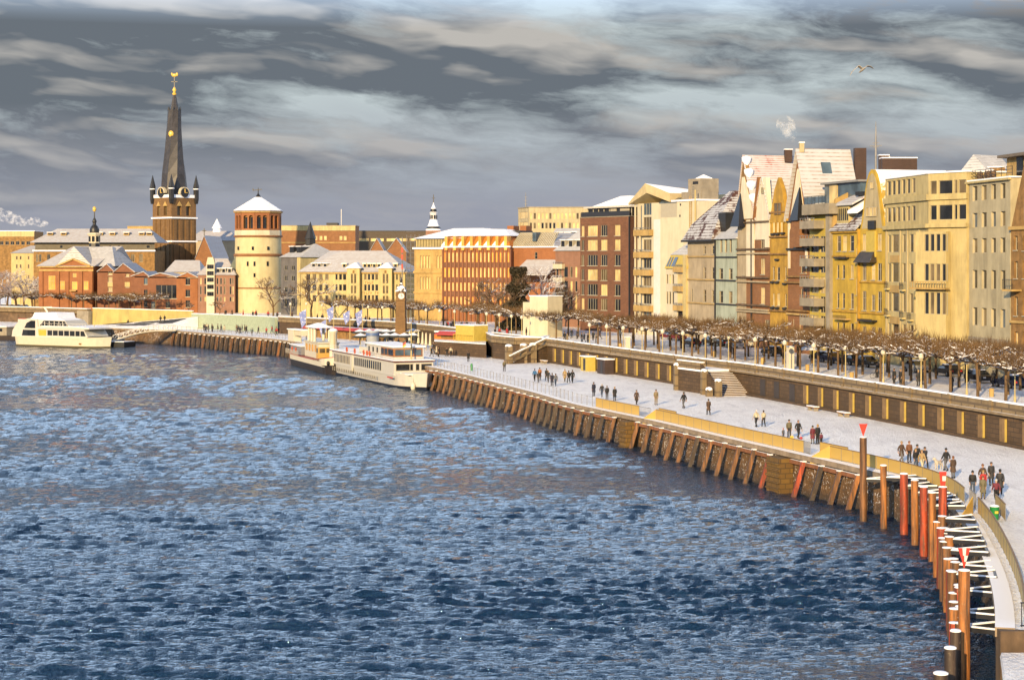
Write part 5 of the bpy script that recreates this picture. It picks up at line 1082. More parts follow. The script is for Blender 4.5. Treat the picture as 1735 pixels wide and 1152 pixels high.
g = MB(); g.lathe((c.x, c.y, 0), [(.2, zl(163)), (.75, zl(160)), (.35, zl(156)), (.7, zl(153)), (.2, zl(148))], 8); g.build('gilded_knob', 'gilt', t)
g = MB(); g.bar((c.x, c.y, zl(150)), (c.x, c.y, zl(131)), .25); g.bar((c.x - 1., c.y, zl(139)), (c.x + 1., c.y, zl(139)), .25); g.build('cross', 'darkmetal', t)
g = MB(); g.ball((c.x, c.y, zl(128)), (.95, .3, .55), 10); g.ball((c.x - .8, c.y, zl(126)), (.3, .2, .5), 8); g.ball((c.x + .8, c.y, zl(126.5)), (.4, .15, .6), 8); g.build('weather_cock', 'gilt', t)
# ---- church nave and roofs right of the church tower
def house(name, lab, cat, x0, x1, D, yb, ye, yr, wall, roof, depth=14, gable=False, rects=None, nx=1, gl=None, tilt=0., inset=(3, 3), group=OLD, **kw):
    pts = [PD(x0, D + tilt), PD(x1, D)]; f = Fac(*pts); zt = f.z(x1, ye)
    b = Bld(name, lab, cat, pts, zt, wall, depth, group, rects=[f.rects(*rects) if rects else []], nx=nx, gl=gl, **kw)
    if roof:
        if gable: b.gable(b.f[0], 0, b.f[0].L, zt, f.z(x1, yr), depth, roof, wall)
        else: b.hip(zt, f.z(x1, yr), roof, inset)
    return b
b = house('church_nave', 'church nave gable in brown brick with a cross, right of the church tower', 'church', 331, 361, 545, 500, 438, 400, 'warmbrick', 'roofsnow', 30, True, gl=['dark'])
f = b.f[0]; g = MB(); p = f.P(f.L / 2, f.z(346, 400), 0); g.bar(p, p + Vector((0, 0, 2.4)), .25); g.bar(p + Vector((-.7, 0, 1.6)), p + Vector((.7, 0, 1.6)), .25); g.build('cross', 'darkmetal', b.root)
b = house('town_house', 'long snowy roof with a tiny white ridge turret behind the nave', 'house', 318, 400, 600, 480, 408, 391, 'beige', 'roofsnow', 16); f = b.f[0]
g = MB(); p = f.P(f.s(361), f.z(361, 393), -8); g.lathe(p, [(1.5, 0), (1.3, 1.2), (1.8, 1.3), (.05, 4.6)], 8, 0, False); g.build('ridge_turret', 'snow', b.root)
house('town_house', 'snow-roofed low house with two dark skylights under the church tower', 'house', 281, 338, 510, 500, 461, 441, 'beige', 'roofwhite', 12, inset=(1.5, 1))
b = house('town_house', 'pink brick house with white oriel and window strips beside the round tower', 'house', 335.5, 398, 464, 525, 466, 438, 'pinkbrick', 'roofsnow', 14, rects=(cols(339, 341.5, 346, 349.5, 367, 370, 373, 376, 379, 382, 389, 392, 393.5, 396), [(471, 482), (485, 499), (503, 511)], 340), gl=PALE, nx=0)
f = b.f[0]; g = MB(); u0, u1 = f.s(350.5), f.s(364); f.box(g, u0, u1, ZU, f.z(357, 446), -.1, .7); f.prism(g, [(u0, f.z(357, 446)), (u1, f.z(357, 446)), ((u0 + u1) / 2 + .7, f.z(357, 436)), ((u0 + u1) / 2 - .7, f.z(357, 436))], .7, -1); g.build('oriel', 'white', b.root)
for y in (452, 463, 474, 486, 498):
    for k in (.22, .5, .78): u = u0 + (u1 - u0) * k; b.panel(f, u - .28, u + .28, f.z(357, y + 3.5), f.z(357, y - 3.5), 'dark', 'oriel_pane', .68, .74)
for x in (369, 378, 388): b.dormer(f, f.s(x), b.zt + .4, 1.1, 1.3, -.8, 2)
mb = MB(); f.prism(mb, [(f.s(380), f.z(380, 466)), (f.s(397), f.z(380, 466)), (f.s(397), f.z(380, 432))], -3, -3.4); mb.build('slate_gable', plain('patina_slate', (.10, .13, .11), .6), b.root)
# ---- red brick zigzag-gabled houses (each gable a house)
zig = [(222, 252, 466, 243, 461, 'redbrick', 'left of the big dark window'), (252, 299, 467, 271, 463, 'redbrick', 'with the big dark hall window'), (299, 335, 468, 318, 462, 'orangebrick', 'right of the big dark window'), (165, 193, 458, 181, 448, 'redbrick', 'with pale window strip beside the pediment building'), (193, 228, 459, 209, 447, 'redbrick', 'second from the pediment building with pale window strip')]
for i_, (x0, x1, ye, xm, yr, wl_, lab) in enumerate(zig):
    D = 468 if i_ < 3 else 474
    f = Fac(PD(x0, D), PD(x1, D)); zt = f.z(x0, ye + 4)
    if i_ == 0: rs = f.rects([(244, 250)], [(471, 482), (491, 502), (510, 520)], 244)
    elif i_ == 1: rs = f.rects([(264.5, 300)], [(483, 506)], 265) + f.rects(cols(256, 263, 281, 288), [(511, 522)], 256)
    elif i_ == 2: rs = f.rects([(314.5, 322)], [(471.5, 483), (491, 503), (509, 521)], 315)
    elif i_ == 3: rs = f.rects([(183, 190.5)], [(460, 466), (469, 478), (487, 494)], 183)
    else: rs = f.rects([(213, 219)], [(464, 469), (480, 487), (497, 504)], 213)
    b = Bld('brick_house', f'red brick house with zigzag roof edge, {lab}', 'house', [PD(x0, D), PD(x1, D)], zt, wl_, 16, OLD, rects=[rs], gl=['dark', 'dark', 'bluepane'], nx=3 if i_ == 1 else 1, sill=True, rec=.3)
    f = b.f[0]; b.gable(f, 0, f.L, zt + .35, f.z(x0, yr), 16, 'roofsnow', wl_, .25, f.s(xm), thick=.2)
    if i_ > 2: b.panel(f, f.s((183, 212)[i_ - 3]), f.s((191, 220)[i_ - 3]), ZU, zt - .1, 'pale', 'pale_strip', -.28, -.24); [b.panel(f, f.s((182.5, 211.5)[i_ - 3]), f.s((191, 220)[i_ - 3]), f.z(x0, y + 4), f.z(x0, y - 4), 'cream', 'pale_spandrel', -.01, .05) for y in (482, 502)]
# ---- brick building with pediment and lantern
pts = [PD(68, 482), PD(158, 478)]; f = Fac(*pts); zt = f.z(100, 451)
rs = f.rects(cols(81.5, 95), [(467, 491)], 82) + f.rects(cols(101.5, 110, 141.5, 151), [(476, 491)], 101) + f.rects([(121.5, 131)], [(477, 491)], 121) + f.rects([(123, 129.5)], [(463, 470)], 123)
b = Bld('pediment_building', 'orange brick building with triangular pediment, tall pale windows and a lantern turret', 'building', pts, zt, 'orangebrick', 22, OLD, rects=[rs], gl=['warmpane', 'palepane'], nx=2, tr=.6)
f = b.f[0]; L = f.L
b.band(f.z(100, 459.5), .5, .35, 'sand', 'architrave'); b.band(zt - .4, .4, .6, 'sand')
for x in (70, 98, 114, 137, 154): b.panel(f, f.s(x) - .6, f.s(x) + .6, ZU, f.z(100, 459.5), 'orangebrick', 'lesene', -.01, .3)
mb = MB(); f.prism(mb, [(f.s(98), zt), (f.s(154), zt), (f.s(126), f.z(126, 439.5))], .5, -1); pq = mb.build('pediment', 'orangebrick', b.root)
for (xa, ya), (xb, yb) in (((97, 451), (126, 439)), ((155, 451), (126, 439))): mb = MB(); mb.bar(f.P(f.s(xa), f.z(xa, ya), .6), f.P(f.s(xb), f.z(xb, yb), .6), .7, .4); mb.build('pediment_cornice', 'sand', pq)
mb = MB(); f.prism(mb, [(f.s(97), zt + .3), (f.s(155), zt + .3), (f.s(126), f.z(126, 418))], .2, -12) ; mb.build('pediment_roof', 'roofwhite', b.root)
b.hip(zt, f.z(100, 417), 'roofwhite', (4, -3), .8)
mb = MB(); f.box(mb, f.s(120), f.s(131), f.z(125, 493.5), f.z(125, 491.5), 0, .9); mb.build('balcony', 'sand', b.root)
mb = MB(); mb.hexa([f.P(L - 2, zt, -1), f.P(L + 6, zt, -1), f.P(L + 6, zt, -14), f.P(L - 2, zt, -14)], [f.P(L - 6, f.z(158, 418), -8), f.P(L + 1.5, f.z(158, 418), -8), f.P(L + 1.5, f.z(158, 418), -9), f.P(L - 6, f.z(158, 418), -9)]); mb.build('patchy_roof', roofmat('patchy_roof', (.015, .015, .018), .52, .5, .12), b.root)
c = f.P(f.s(133), 0, -9); zq = lambda y: f.z(133, y) + .4; kq = 482 / F
mb = MB(); mb.lathe((c.x, c.y, 0), [(9 * kq, zq(420)), (9 * kq, zq(414))], 8, 0, False, R(22.5)); mb.build('lantern_base', 'slate', b.root)
mb = MB(); mb.lathe((c.x, c.y, 0), [(9.5 * kq, zq(414)), (9.5 * kq, zq(401)), (12 * kq, zq(400)), (12 * kq, zq(398)), (8 * kq, zq(396))], 8, 0, False, R(22.5)); ln = mb.build('lantern', 'white', b.root)
for j in range(8): a = R(45 * j); mb = MB(); mb.box((c.x + 8.9 * kq * math.cos(a), c.y + 8.9 * kq * math.sin(a), zq(407)), (.2, .75, 1.5), a); mb.build('lantern_window', 'dark', ln)
mb = MB(); mb.lathe((c.x, c.y, 0), [(8 * kq, zq(396)), (8.5 * kq, zq(391)), (6.5 * kq, zq(386)), (3 * kq, zq(382)), (3 * kq, zq(379)), (4 * kq, zq(377)), (3 * kq, zq(374)), (1 * kq, zq(370)), (.8 * kq, zq(358))], 12); mb.build('onion_dome', 'slate', b.root)
mb = MB(); mb.lathe((c.x, c.y, 0), [(.15, zq(360)), (.5, zq(358)), (.5, zq(353)), (.1, zq(351))], 8); mb.build('gilded_tip', 'gilt', b.root)
# ---- long mansard building behind, and the far-left ones
pts = [PD(57, 530), PD(262, 530)]; f = Fac(*pts); zt = f.z(150, 425)
b = Bld('long_building', 'long building with white mansard roof and dark upper storey behind the pediment building', 'building', pts, zt, 'brown', 16, OLD, rects=[f.rects(cols(61, 65, 66.5, 70, 80, 85, 210, 216, 222, 228, 236, 242), [(431, 444)], 60)], gl=['dark', 'mid'], nx=1)
f = b.f[0]; b.band(zt - .2, .4, .5, 'snow', 'snow_ledge'); z2 = f.z(150, 411)
mb = MB(); wall_holes(mb, f, zt + .2, z2, f.rects(cols(183, 188, 198, 203, 247, 253, 100, 105), [(415.5, 421)], 180), .2, .2, f.L - .2, 0, -1.); mb.build('upper_storey', plain('dark_upper', (.17, .15, .11), .8, .2, .5), b.root)
for r in f.rects(cols(183, 188, 198, 203, 247, 253, 100, 105), [(415.5, 421)], 180): window(b.root, f, r, .2, 0, 0, 'dark', 'frame', -1.)
b.hip(z2, f.z(150, 387), 'roofwhite', (5, 3), 1., .5)
for x in (80, 103, 165, 186, 210, 236, 249): b.dormer(f, f.s(x), z2 + 2.2, 1.6, .8, -3.2, 2.5, 'sand', 'dark')
b = house('town_house', 'pale cream house with low snowy hipped roof at the far left', 'house', 19, 57, 535, 500, 429, 416, 'cream', 'roofwhite', 14, rects=(cols(27, 30, 33.5, 36.5, 47, 50), [(434, 440), (448, 455), (466, 473)], 27), gl=['mid'], nx=0, inset=(4, .3))
b = house('flat_building', 'far flat-roofed brown building at the left picture edge', 'building', -40, 58, 720, 460, 392, 0, 'brown', None, 14, rects=(cols(0, 6, 9, 15, 18, 24, 27, 33, 36, 42, 45, 51), [(409, 415)], 0), gl=['dark'], nx=1); b.flat('snow'); f = b.f[0]; b.panel(f, 0, f.L, f.z(0, 401), b.zt, 'cream', 'pale_parapet'); 
b = house('flat_building', 'small flat tan building behind the church tower and long mansard', 'building', 216, 262, 640, 460, 384, 0, 'sand', None, 14); b.flat('concrete')
b = house('flat_building', 'wide tan flat-roofed building with pale parapet behind the round tower', 'building', 468, 602, 650, 460, 383, 0, 'warmbrick', None, 16, rects=(cols(525.5, 530, 533, 537.5, 541, 546, 549, 553.5, 575, 580, 582, 587), [(400, 407)], 526), gl=['palepane'], nx=0); b.flat('concrete'); f = b.f[0]
b.panel(f, 0, f.L, f.z(500, 391), b.zt, 'cream', 'pale_parapet', -.01, .3); b.band(f.z(500, 412), .35, .3, 'sand', 'string_course'); mb = MB(); f.box(mb, f.s(552), f.s(571), b.zt + .2, f.z(552, 377.5), -8, -2); mb.build('roof_box', 'charcoal', b.root)
mb = MB(); p = f.P(f.s(577), b.zt, -3); mb.tube([p, p + Vector((0, 0, 6.2))], .16, 6); mb.build('antenna', 'white2', b.root)
b = house('flat_building', 'dark brown long flat building between the tan block and the white turret', 'building', 602, 735, 700, 460, 392, 0, plain('dark_facade', (.10, .075, .05), .8), None, 16, rects=(cols(608, 625, 628, 650, 655, 690, 694, 716), [(404, 409)], 608), gl=['palepane'], nx=2); b.flat('charcoal')
for x0, x1, xm, yr, lab in ((626, 651, 638.5, 404.5, 'first of two snowy brick gables behind the cream building'), (655, 688, 672, 404, 'second of two snowy brick gables, beside the scaffold')):
    pts = [PD(x0, 560), PD(x1, 560)]; f = Fac(*pts); b = Bld('gabled_house', lab, 'house', pts, f.z(x0, 427), 'warmbrick', 14, OLD); b.gable(b.f[0], 0, f.L, b.zt, f.z(xm, yr), 14, 'roofsnow', 'warmbrick', .3); 
# white baroque turret
Dw = 600.; kw = Dw / F; zw = lambda y: CZ - (y - YH) * kw; c = at(734.5, 400, Dw); t = thing('church_turret', 'small white baroque church turret with dark dome rings and a cross', 'church tower', (c.x, c.y, ZU))
mb = MB(); mb.box((c.x, c.y, (ZU + zw(391)) / 2), (5, 5, zw(391) - ZU)); mb.build('shaft', 'pinkbrick', t)
mb = MB(); mb.lathe((c.x, c.y, 0), [(13.5 * kw, zw(391)), (12 * kw, zw(387)), (8 * kw, zw(379)), (6.5 * kw, zw(373))], 12); mb.build('lower_dome', 'snow', t)
mb = MB(); mb.lathe((c.x, c.y, 0), [(12.4 * kw, zw(388)), (12.6 * kw, zw(387)), (10.6 * kw, zw(384)), (10 * kw, zw(384))], 12); mb.build('dome_ring', 'slate', t)
mb = MB(); mb.lathe((c.x, c.y, 0), [(6 * kw, zw(374)), (6 * kw, zw(362)), (7 * kw, zw(361)), (5 * kw, zw(359))], 8, 0, False); q = mb.build('lantern', 'white2', t)
for j in range(8): a = R(45 * j + 22); mb = MB(); mb.box((c.x + 5.6 * kw * math.cos(a), c.y + 5.6 * kw * math.sin(a), zw(368)), (.25, .6, 1.3), a); mb.build('lantern_window', 'dark', q)
mb = MB(); mb.lathe((c.x, c.y, 0), [(5 * kw, zw(359.5)), (5.6 * kw, zw(357)), (4.6 * kw, zw(354))], 10); mb.build('dark_ring', 'slate', t)
mb = MB(); mb.lathe((c.x, c.y, 0), [(4.6 * kw, zw(354)), (3 * kw, zw(351)), (1 * kw, zw(347)), (.6 * kw, zw(343))], 10); mb.build('cap', 'snow', t)
mb = MB(); mb.bar((c.x, c.y, zw(344)), (c.x, c.y, zw(330)), .25); mb.bar((c.x - .6, c.y, zw(336)), (c.x + .6, c.y, zw(336)), .2); mb.build('cross', 'darkmetal', t)
# scaffold
t = thing('scaffold', 'tall pole scaffold between the cream building and the yellow stone hall', 'scaffold', (*PD(690, 420), ZU)); mb, bd = MB(), MB(); f = Fac(PD(689, 420), PD(703, 416))
for u in np.linspace(0, f.L, 3):
    for o in (0, -1.1): f.box(mb, u - .05, u + .05, ZU, f.z(695, 398), o - .05, o + .05)
for y in range(400, 522, 9): z = f.z(695, y); f.box(bd, 0, f.L, z, z + .1, -1.1, .05); f.box(mb, 0, f.L, z + 1, z + 1.06, 0, .06)
mb.build('poles', 'steel', t); bd.build('planks', plain('snowy_planks', (.25, .17, .1), .9, snow=.6), t)
t = thing('construction_crane_mast', 'thin red and white mast left of the scaffold', 'mast', (*PD(681.5, 425), ZU)); mb = MB(); p = at(681.5, 400, 425)
mb.tube([(p.x, p.y, ZU), (p.x, p.y, CZ + 38 * 425 / F)], .12, 6); mb.build('pole', 'steel', t)
for y in (424, 436, 452): q = at(681.5, y, 425); mb = MB(); mb.box(q, (.4, .4, 1.2)); mb.build('red_band', 'redpaint', t)
# ---- yellow stone hall, red-brick block with piers, wing with ribbed roof
pts = [PD(702, 408), PD(751, 405)]; f = Fac(*pts); zt = f.z(725, 420)
c_ = cols(711.5, 714.8, 716.4, 719.8, 721.3, 724.7, 726, 729, 740, 743, 745, 748)
b = Bld('stone_hall', 'yellow stone hall with tall slotted windows and dark attic grille', 'building', pts, zt, 'sand', 16, OLD, rects=[f.rects(c_, [(433.5, 454.5), (469.5, 490)], 712)], gl=['palepane'], nx=0, rec=.35)
f = b.f[0]; b.band(zt - .3, .4, .5, 'snow', 'snow_ledge'); b.band(f.z(725, 463), .5, .3, 'sand', 'string_course'); b.band(f.z(725, 497), .4, .25, 'sand', 'string_course')
mb = MB(); z2 = f.z(725, 404.5); f.box(mb, .1, f.L + .6, zt + .1, z2, -12, -.5); at_ = mb.build('attic', 'charcoal', b.root); mb = MB()
for k in range(19): u = .3 + k * (f.L - .2) / 18; f.box(mb, u, u + .22, zt + .2, z2 - .2, -.5, -.3)
mb.build('attic_fins', 'cream', at_)
mb = MB(); ff = Fac(PD(702, 408), PD(790, 402)); e = .5; q = [ff.P(-e, z2, .2), ff.P(ff.L, z2, .2), ff.P(ff.L, z2, -22), ff.P(-e, z2, -22)]; r_ = [ff.P(5.5, ff.z(740, 386), -9), ff.P(ff.L, ff.z(740, 386), -9), ff.P(ff.L, ff.z(740, 386), -12), ff.P(5.5, ff.z(740, 386), -12)]; mb.hexa(q, r_); mb.build('roof', 'snow', b.root)
pts = [PD(751.2, 403.6), PD(864, 396)]; f = Fac(*pts); zt = f.z(800, 418); nb = 17; u = [f.s(750.8 + 6.72 * k) for k in range(nb + 1)]
rows = [(428, 444.5), (453.5, 470), (478.5, 493), (502.5, 516)]
rs = [(u[k] + .28, u[k + 1] - .28, f.z(751.2, y1), f.z(751.2, y0)) for k in range(nb) for y0, y1 in rows]
b = Bld('brick_office', 'red brick office block with vertical piers, pale yellow window strips and orange dormers', 'building', pts, zt, 'orangebrick', 18, OLD, rects=[rs], gl=['palepane', 'palepane', 'warmpane'], nx=0, rec=.06, frame='orange')
f = b.f[0]
for k in range(nb + 1): mb = MB(); f.box(mb, u[k] - .2, u[k] + .2, ZU, zt - .6, -.01, .22); mb.build('brick_pier', 'redbrick', b.root)
for y0, y1 in ((444.5, 453.5), (470, 478.5), (493, 502.5)): b.panel(f, 0, f.L, f.z(751.2, y1), f.z(751.2, y0), 'darkbrick', 'spandrel', -.01, .08)
b.band(zt - .2, .3, .6, 'snow', 'snow_ledge'); z2 = f.z(800, 400)
mb = MB(); mb.hexa([f.P(.3, zt + .1, .3), f.P(f.L, zt + .1, .3), f.P(f.L, zt + .1, -16), f.P(.3, zt + .1, -16)], [f.P(.3, z2, -1.6), f.P(f.L - 1, z2, -1.6), f.P(f.L - 1, z2, -14), f.P(.3, z2, -14)]); mb.build('mansard', 'orange', b.root)
for k in range(8): uu = u[1] + (u[16] - u[1]) * k / 7; mb = MB(); f.box(mb, uu - .35, uu + .35, zt - .8, z2 - .1, -1.4, .55); d_ = mb.build('dormer_fin', 'warmpane', b.root); mb = MB(); mb.hexa([f.P(uu - 1.4, zt + .2, .34), f.P(uu - .36, zt + .2, .34), f.P(uu - .36, zt + .2, .1), f.P(uu - 1.4, zt + .2, .1)], [f.P(uu - .4, z2 - .3, -.9), f.P(uu - .36, z2 - .3, -.9), f.P(uu - .36, z2 - .3, -1.4), f.P(uu - .4, z2 - .3, -1.4)]); mb.build('dormer_snow', 'snow', d_)
mb = MB(); q = [f.P(-.2, z2, -.9), f.P(f.L - .5, z2, -.9), f.P(f.L - .5, z2, -17), f.P(-.2, z2, -17)]; r_ = [f.P(2, f.z(800, 386), -7), f.P(f.L * .72, f.z(800, 388), -7), f.P(f.L * .72, f.z(800, 388), -10), f.P(2, f.z(800, 386), -10)]; mb.hexa(q, r_); mb.build('roof', 'snow', b.root)
mb = MB(); f.box(mb, f.s(820), f.s(850), z2 + .1, f.z(820, 390), -16, -9); rb = mb.build('roof_house', 'charcoal', b.root)
for x in (812, 834): mb = MB(); f.box(mb, f.s(x), f.s(x + 11), z2 + .5, f.z(820, 381), -17, -14); mb.build('roof_chimney', 'orangebrick', b.root)
pts = [PD(864.3, 398), PD(946, 392)]; f = Fac(*pts); zt = f.z(900, 418)
b = Bld('brick_wing', 'orange brick wing with ribbed pale mansard roof behind the bare trees', 'building', pts, zt, 'orangebrick', 16, OLD, rects=[f.rects([(906, 910.5)], [(427.5, 439)], 906)], gl=['dark'], nx=0, tr=.5)
f = b.f[0]; b.band(zt - .2, .25, .4, 'snow', 'snow_ledge'); z2 = f.z(900, 394); mb = MB(); rb_ = MB()
mb.hexa([f.P(-.2, zt, .2), f.P(f.L - 1, zt, .2), f.P(f.L - 1, zt, -15), f.P(-.2, zt, -15)], [f.P(1.2, z2, -3), f.P(f.L - 2.2, z2, -3), f.P(f.L - 2.2, z2, -13), f.P(1.2, z2, -13)]); rf = mb.build('roof', 'roofwhite', b.root)
for k in range(24): uu = .3 + k * (f.L - 1.8) / 23; rb_.bar(f.P(uu, zt + .1, .25), f.P(uu * .92 + .9, z2, -2.9), .14, .22)
rb_.build('roof_ribs', 'grey', rf)
mb = MB(); f.box(mb, f.s(901), f.s(907), zt + 1.2, zt + 3.2, -2.5, -.3); mb.build('skylight', 'bluepane', b.root)
mb = MB(); mb.hexa([f.P(f.s(888), f.z(900, 466), 6), f.P(f.L + .5, f.z(900, 466), 6), f.P(f.L + .5, f.z(900, 441), .1), f.P(f.s(893), f.z(900, 441), .1)], [f.P(f.s(888), f.z(900, 465), 6), f.P(f.L + .5, f.z(900, 465), 6), f.P(f.L + .5, f.z(900, 440), .1), f.P(f.s(893), f.z(900, 440), .1)]); mb.build('lean_to_roof', 'roofwhite', b.root)
# ---- far white office and snowy roofs between wing and brick block
pts = [PD(878, 525), PD(896, 515), PD(1000, 515)]; fs = [Fac(a, c) for a, c in zip(pts, pts[1:])]; zt = fs[1].z(900, 352)
wc = []
x = 897.5
while x < 995: wc += [x, x + 4.2]; x += 6.6
b = Bld('white_office', 'far white office block with two rows of square windows', 'building', pts, zt, 'pale', 16, OLD, rects=[fs[0].rects(cols(880, 894), [(360, 371), (377, 388)], 880), fs[1].rects(cols(*wc), [(361, 371.5), (377.5, 387.5), (394, 404)], 900)], gl=['mid', 'dark', 'palepane'], nx=0, side='darkbrick'); b.flat('concrete'); f = b.f[1]
mb = MB(); p = f.P(f.s(891), zt, -4)
mb.tube([p, p + Vector((0, 0, 4.6))], [.2, .06], 6)
for h in (1.2, 2.2, 3.2): mb.bar(p + Vector((-.5, 0, h)), p + Vector((.5, 0, h)), .1)
mb.build('antenna', 'steel', b.root)
b = house('town_house', 'snowy roof with dark dormer patches between the brick wing and brown block', 'house', 930, 990, 440, 500, 410, 386, 'redbrick', 'roofgrey', 14, inset=(2, .5)); f = b.f[0]
for x, y in ((948, 399), (962, 399), (975, 398)): b.dormer(f, f.s(x), f.z(x, y + 2), 1.5, 1., -2.4, 2.5, 'slate')
# ---- clock tower
Dc = 356.; kc = Dc / F; zc = lambda y: CZ - (y - YH) * kc; c = at(679.5, 560, Dc); t = thing('clock_tower', 'slender stone clock tower with white dial at the river promenade', 'clock tower', (c.x, c.y, ZQ))
rz = R(38); w_ = 15.5 * kc
mb = MB(); mb.lathe((c.x, c.y, 0), [(w_ * .78, ZQ - .2), (w_ * .78, zc(540)), (w_ * .72, zc(538)), (w_ * .68, zc(510)), (w_ * .76, zc(509)), (w_ * .76, zc(507)), (w_ * .7, zc(506)), (w_ * .7, zc(494))], 4, 0, False, R(40)); mb.build('shaft', 'towerbrick', t)
mb = MB(); mb.lathe((c.x, c.y, 0), [(w_ * .85, zc(494)), (w_ * .6, zc(488)), (w_ * .3, zc(484)), (.1, zc(478))], 4, 0, False, R(40)); mb.build('cap_roof', plain('cap_roof', (.12, .1, .09), .8, snow=.45), t)
mb = MB(); mb.lathe((c.x, c.y, 0), [(.14, zc(480)), (.3, zc(475)), (.05, zc(469))], 8); mb.build('finial', 'darkmetal', t)
for a in (R(-85), R(-175)):
    d = Vector((math.cos(a), math.sin(a), 0)); p = Vector((c.x, c.y, zc(501.5))) + d * w_ * .5; fc = Fac((p.x + d.y * 2, p.y - d.x * 2), (p.x - d.y * 2, p.y + d.x * 2)); fc = fc if fc.n.dot(d.xy) > 0 else Fac(tuple(fc.b), tuple(fc.a))
    mb = MB(); fc.prism(mb, [(2 + .62 * math.cos(q), p.z + .62 * math.sin(q)) for q in np.linspace(0, 2 * math.pi, 17)[:-1]], .12, -.3); dl = mb.build('clock_dial', 'white2', t)
    mb = MB(); fc.box(mb, 1.97, 2.04, p.z, p.z + .5, .12, .16); fc.box(mb, 2, 2.32, p.z - .04, p.z + .04, .12, .16); mb.build('clock_hand', 'black', dl)
# ---- pale concrete block beside the stair bastion
mb = MB(); f = Fac(PD(897.5, 322), PD(928, 319)); t = thing('concrete_block', 'pale blank two-part concrete block beside the promenade stairs', 'block', (*PD(912, 320), ZU))
f.box(mb, 0, f.L, ZU - .2, f.z(912, 502.5), -4, 0); mb.build('tall_part', 'white', t)
mb = MB(); g = Fac(PD(886, 325), PD(899, 323.5)); g.box(mb, 0, g.L - .03, ZU - .2, g.z(892, 512), -3, 0); mb.build('low_part', 'white', t)
mb = MB(); f.box(mb, -.1, f.L + .1, f.z(912, 502.5), f.z(912, 502.5) + .18, -4.1, .1); mb.build('snow_cap', 'snow', t)
# ---- far retaining wall, mint wall, golden ramp wall, steps
fw = thing('retaining_wall', 'brown stone promenade wall behind the cafe between clock tower and mint wall', 'wall', WALL.at(wl(330)))
sweep(WALL, wl(296), wl(408), [(-.5, 2), (0, 2), (0, ZU - .25), (-.5, ZU - .25)], 2.5).build('wall_face', 'stonewall', fw)
sweep(WALL, wl(300), wl(408), [(-.1, ZU - .25), (.3, ZU - .25), (.3, 7.5), (-.1, 7.5)], 2.5).build('parapet', 'parapet', fw)
sweep(WALL, wl(300), wl(408), [(-.2, 7.5), (.4, 7.5), (.35, 7.64), (-.15, 7.64)], 2.5).build('parapet_snow', 'snow', fw)
t = thing('mint_wall', 'smooth pale mint green wall behind the distant quay crowd', 'wall', WALL.at(wl(424)))
sweep(WALL, wl(408.5), wl(437), [(-.3, 2), (.4, 2), (.4, 7.25), (-.3, 7.25)], 2.5).build('panel_wall', 'mint', t); sweep(WALL, wl(408.5), wl(437), [(-.3, 7.25), (.45, 7.25), (.4, 7.36), (-.3, 7.36)], 2.5).build('snow_cap', 'snow', t)
t = thing('golden_wall', 'smooth golden yellow wall above the snowy ramp steps', 'wall', WALL.at(wl(450)))
sweep(WALL, wl(437.2), wl(463), [(-.3, 2), (.2, 2), (.2, 7.9), (-.3, 7.9)], 2.5).build('panel_wall', plain('golden_wall', (.62, .50, .16), .6, .15, .4, streak=.35), t); sweep(WALL, wl(437.2), wl(463), [(-.3, 7.9), (.25, 7.9), (.2, 8.05), (-.3, 8.05)], 2.5).build('snow_cap', 'snow', t)
t = thing('ramp_steps', 'snowy ramp with dark swept steps below the golden wall', 'steps', WALL.at(wl(448), 4)); a, e = wl(435), wl(461); mb = MB()
n = 14
for k in range(n):
    d0_, d1_ = a + (e - a) * k / n, a + (e - a) * (k + 1) / n; z0_ = ZQ + .02 + (ZU - ZQ) * (1 - k / n); z1_ = ZQ + .02 + (ZU - ZQ) * (1 - (k + 1) / n)
    A, B, C_, D_ = WALL.at(d0_, .5), WALL.at(d1_, .5), WALL.at(d1_, 9), WALL.at(d0_, 9); q = lambda p, z: (p.x, p.y, z)
    mb.hexa([q(A, ZQ), q(B, ZQ), q(C_, ZQ), q(D_, ZQ)], [q(A, z0_), q(B, z1_), q(C_, ZQ + .05), q(D_, ZQ + .05)])
mb.build('ramp', 'ground', t)
for u0, u1, o0, o1 in ((.08, .24, 1.5, 5.), (.25, .5, 2., 4.), (.3, .6, 4.6, 6.6), (.62, .8, 1.5, 4.5)):
    mb = MB(); zz_ = lambda u, o: ZQ + .06 + (ZU - ZQ) * (1 - u) * (9 - o) / 8.5; q = []
    for u, o in ((u0, o0), (u1, o0 + .4), (u1 + .03, o1), (u0 + .04, o1 - .3)): p = WALL.at(a + (e - a) * u, o); q.append(Vector((p.x, p.y, zz_(u, o))))
    mb.hexa(q, [v + Vector((0, 0, .1)) for v in q]); mb.build('bare_steps', 'charcoal', t)
t = thing('retaining_wall', 'far left promenade wall with dark gallery under a pale parapet', 'wall', WALL.at(wl(480)))
sweep(WALL, wl(463.2), WALL.L, [(-.5, 1), (-.1, 1), (-.1, 6.4), (-.5, 6.4)], 3).build('wall_face', 'darkstone', t)
sweep(WALL, wl(463.2), WALL.L, [(-.5, 6.4), (.9, 6.4), (.9, 7.7), (-.5, 7.7)], 3).build('parapet', 'parapet', t); sweep(WALL, wl(463.2), WALL.L, [(-.5, 7.7), (1., 7.7), (.9, 7.85), (-.5, 7.85)], 3).build('parapet_snow', 'snow', t)
wbox(wl(465), 5., -.2, 1.2, ZQ, 7.2).build('pale_block', 'concrete', t)
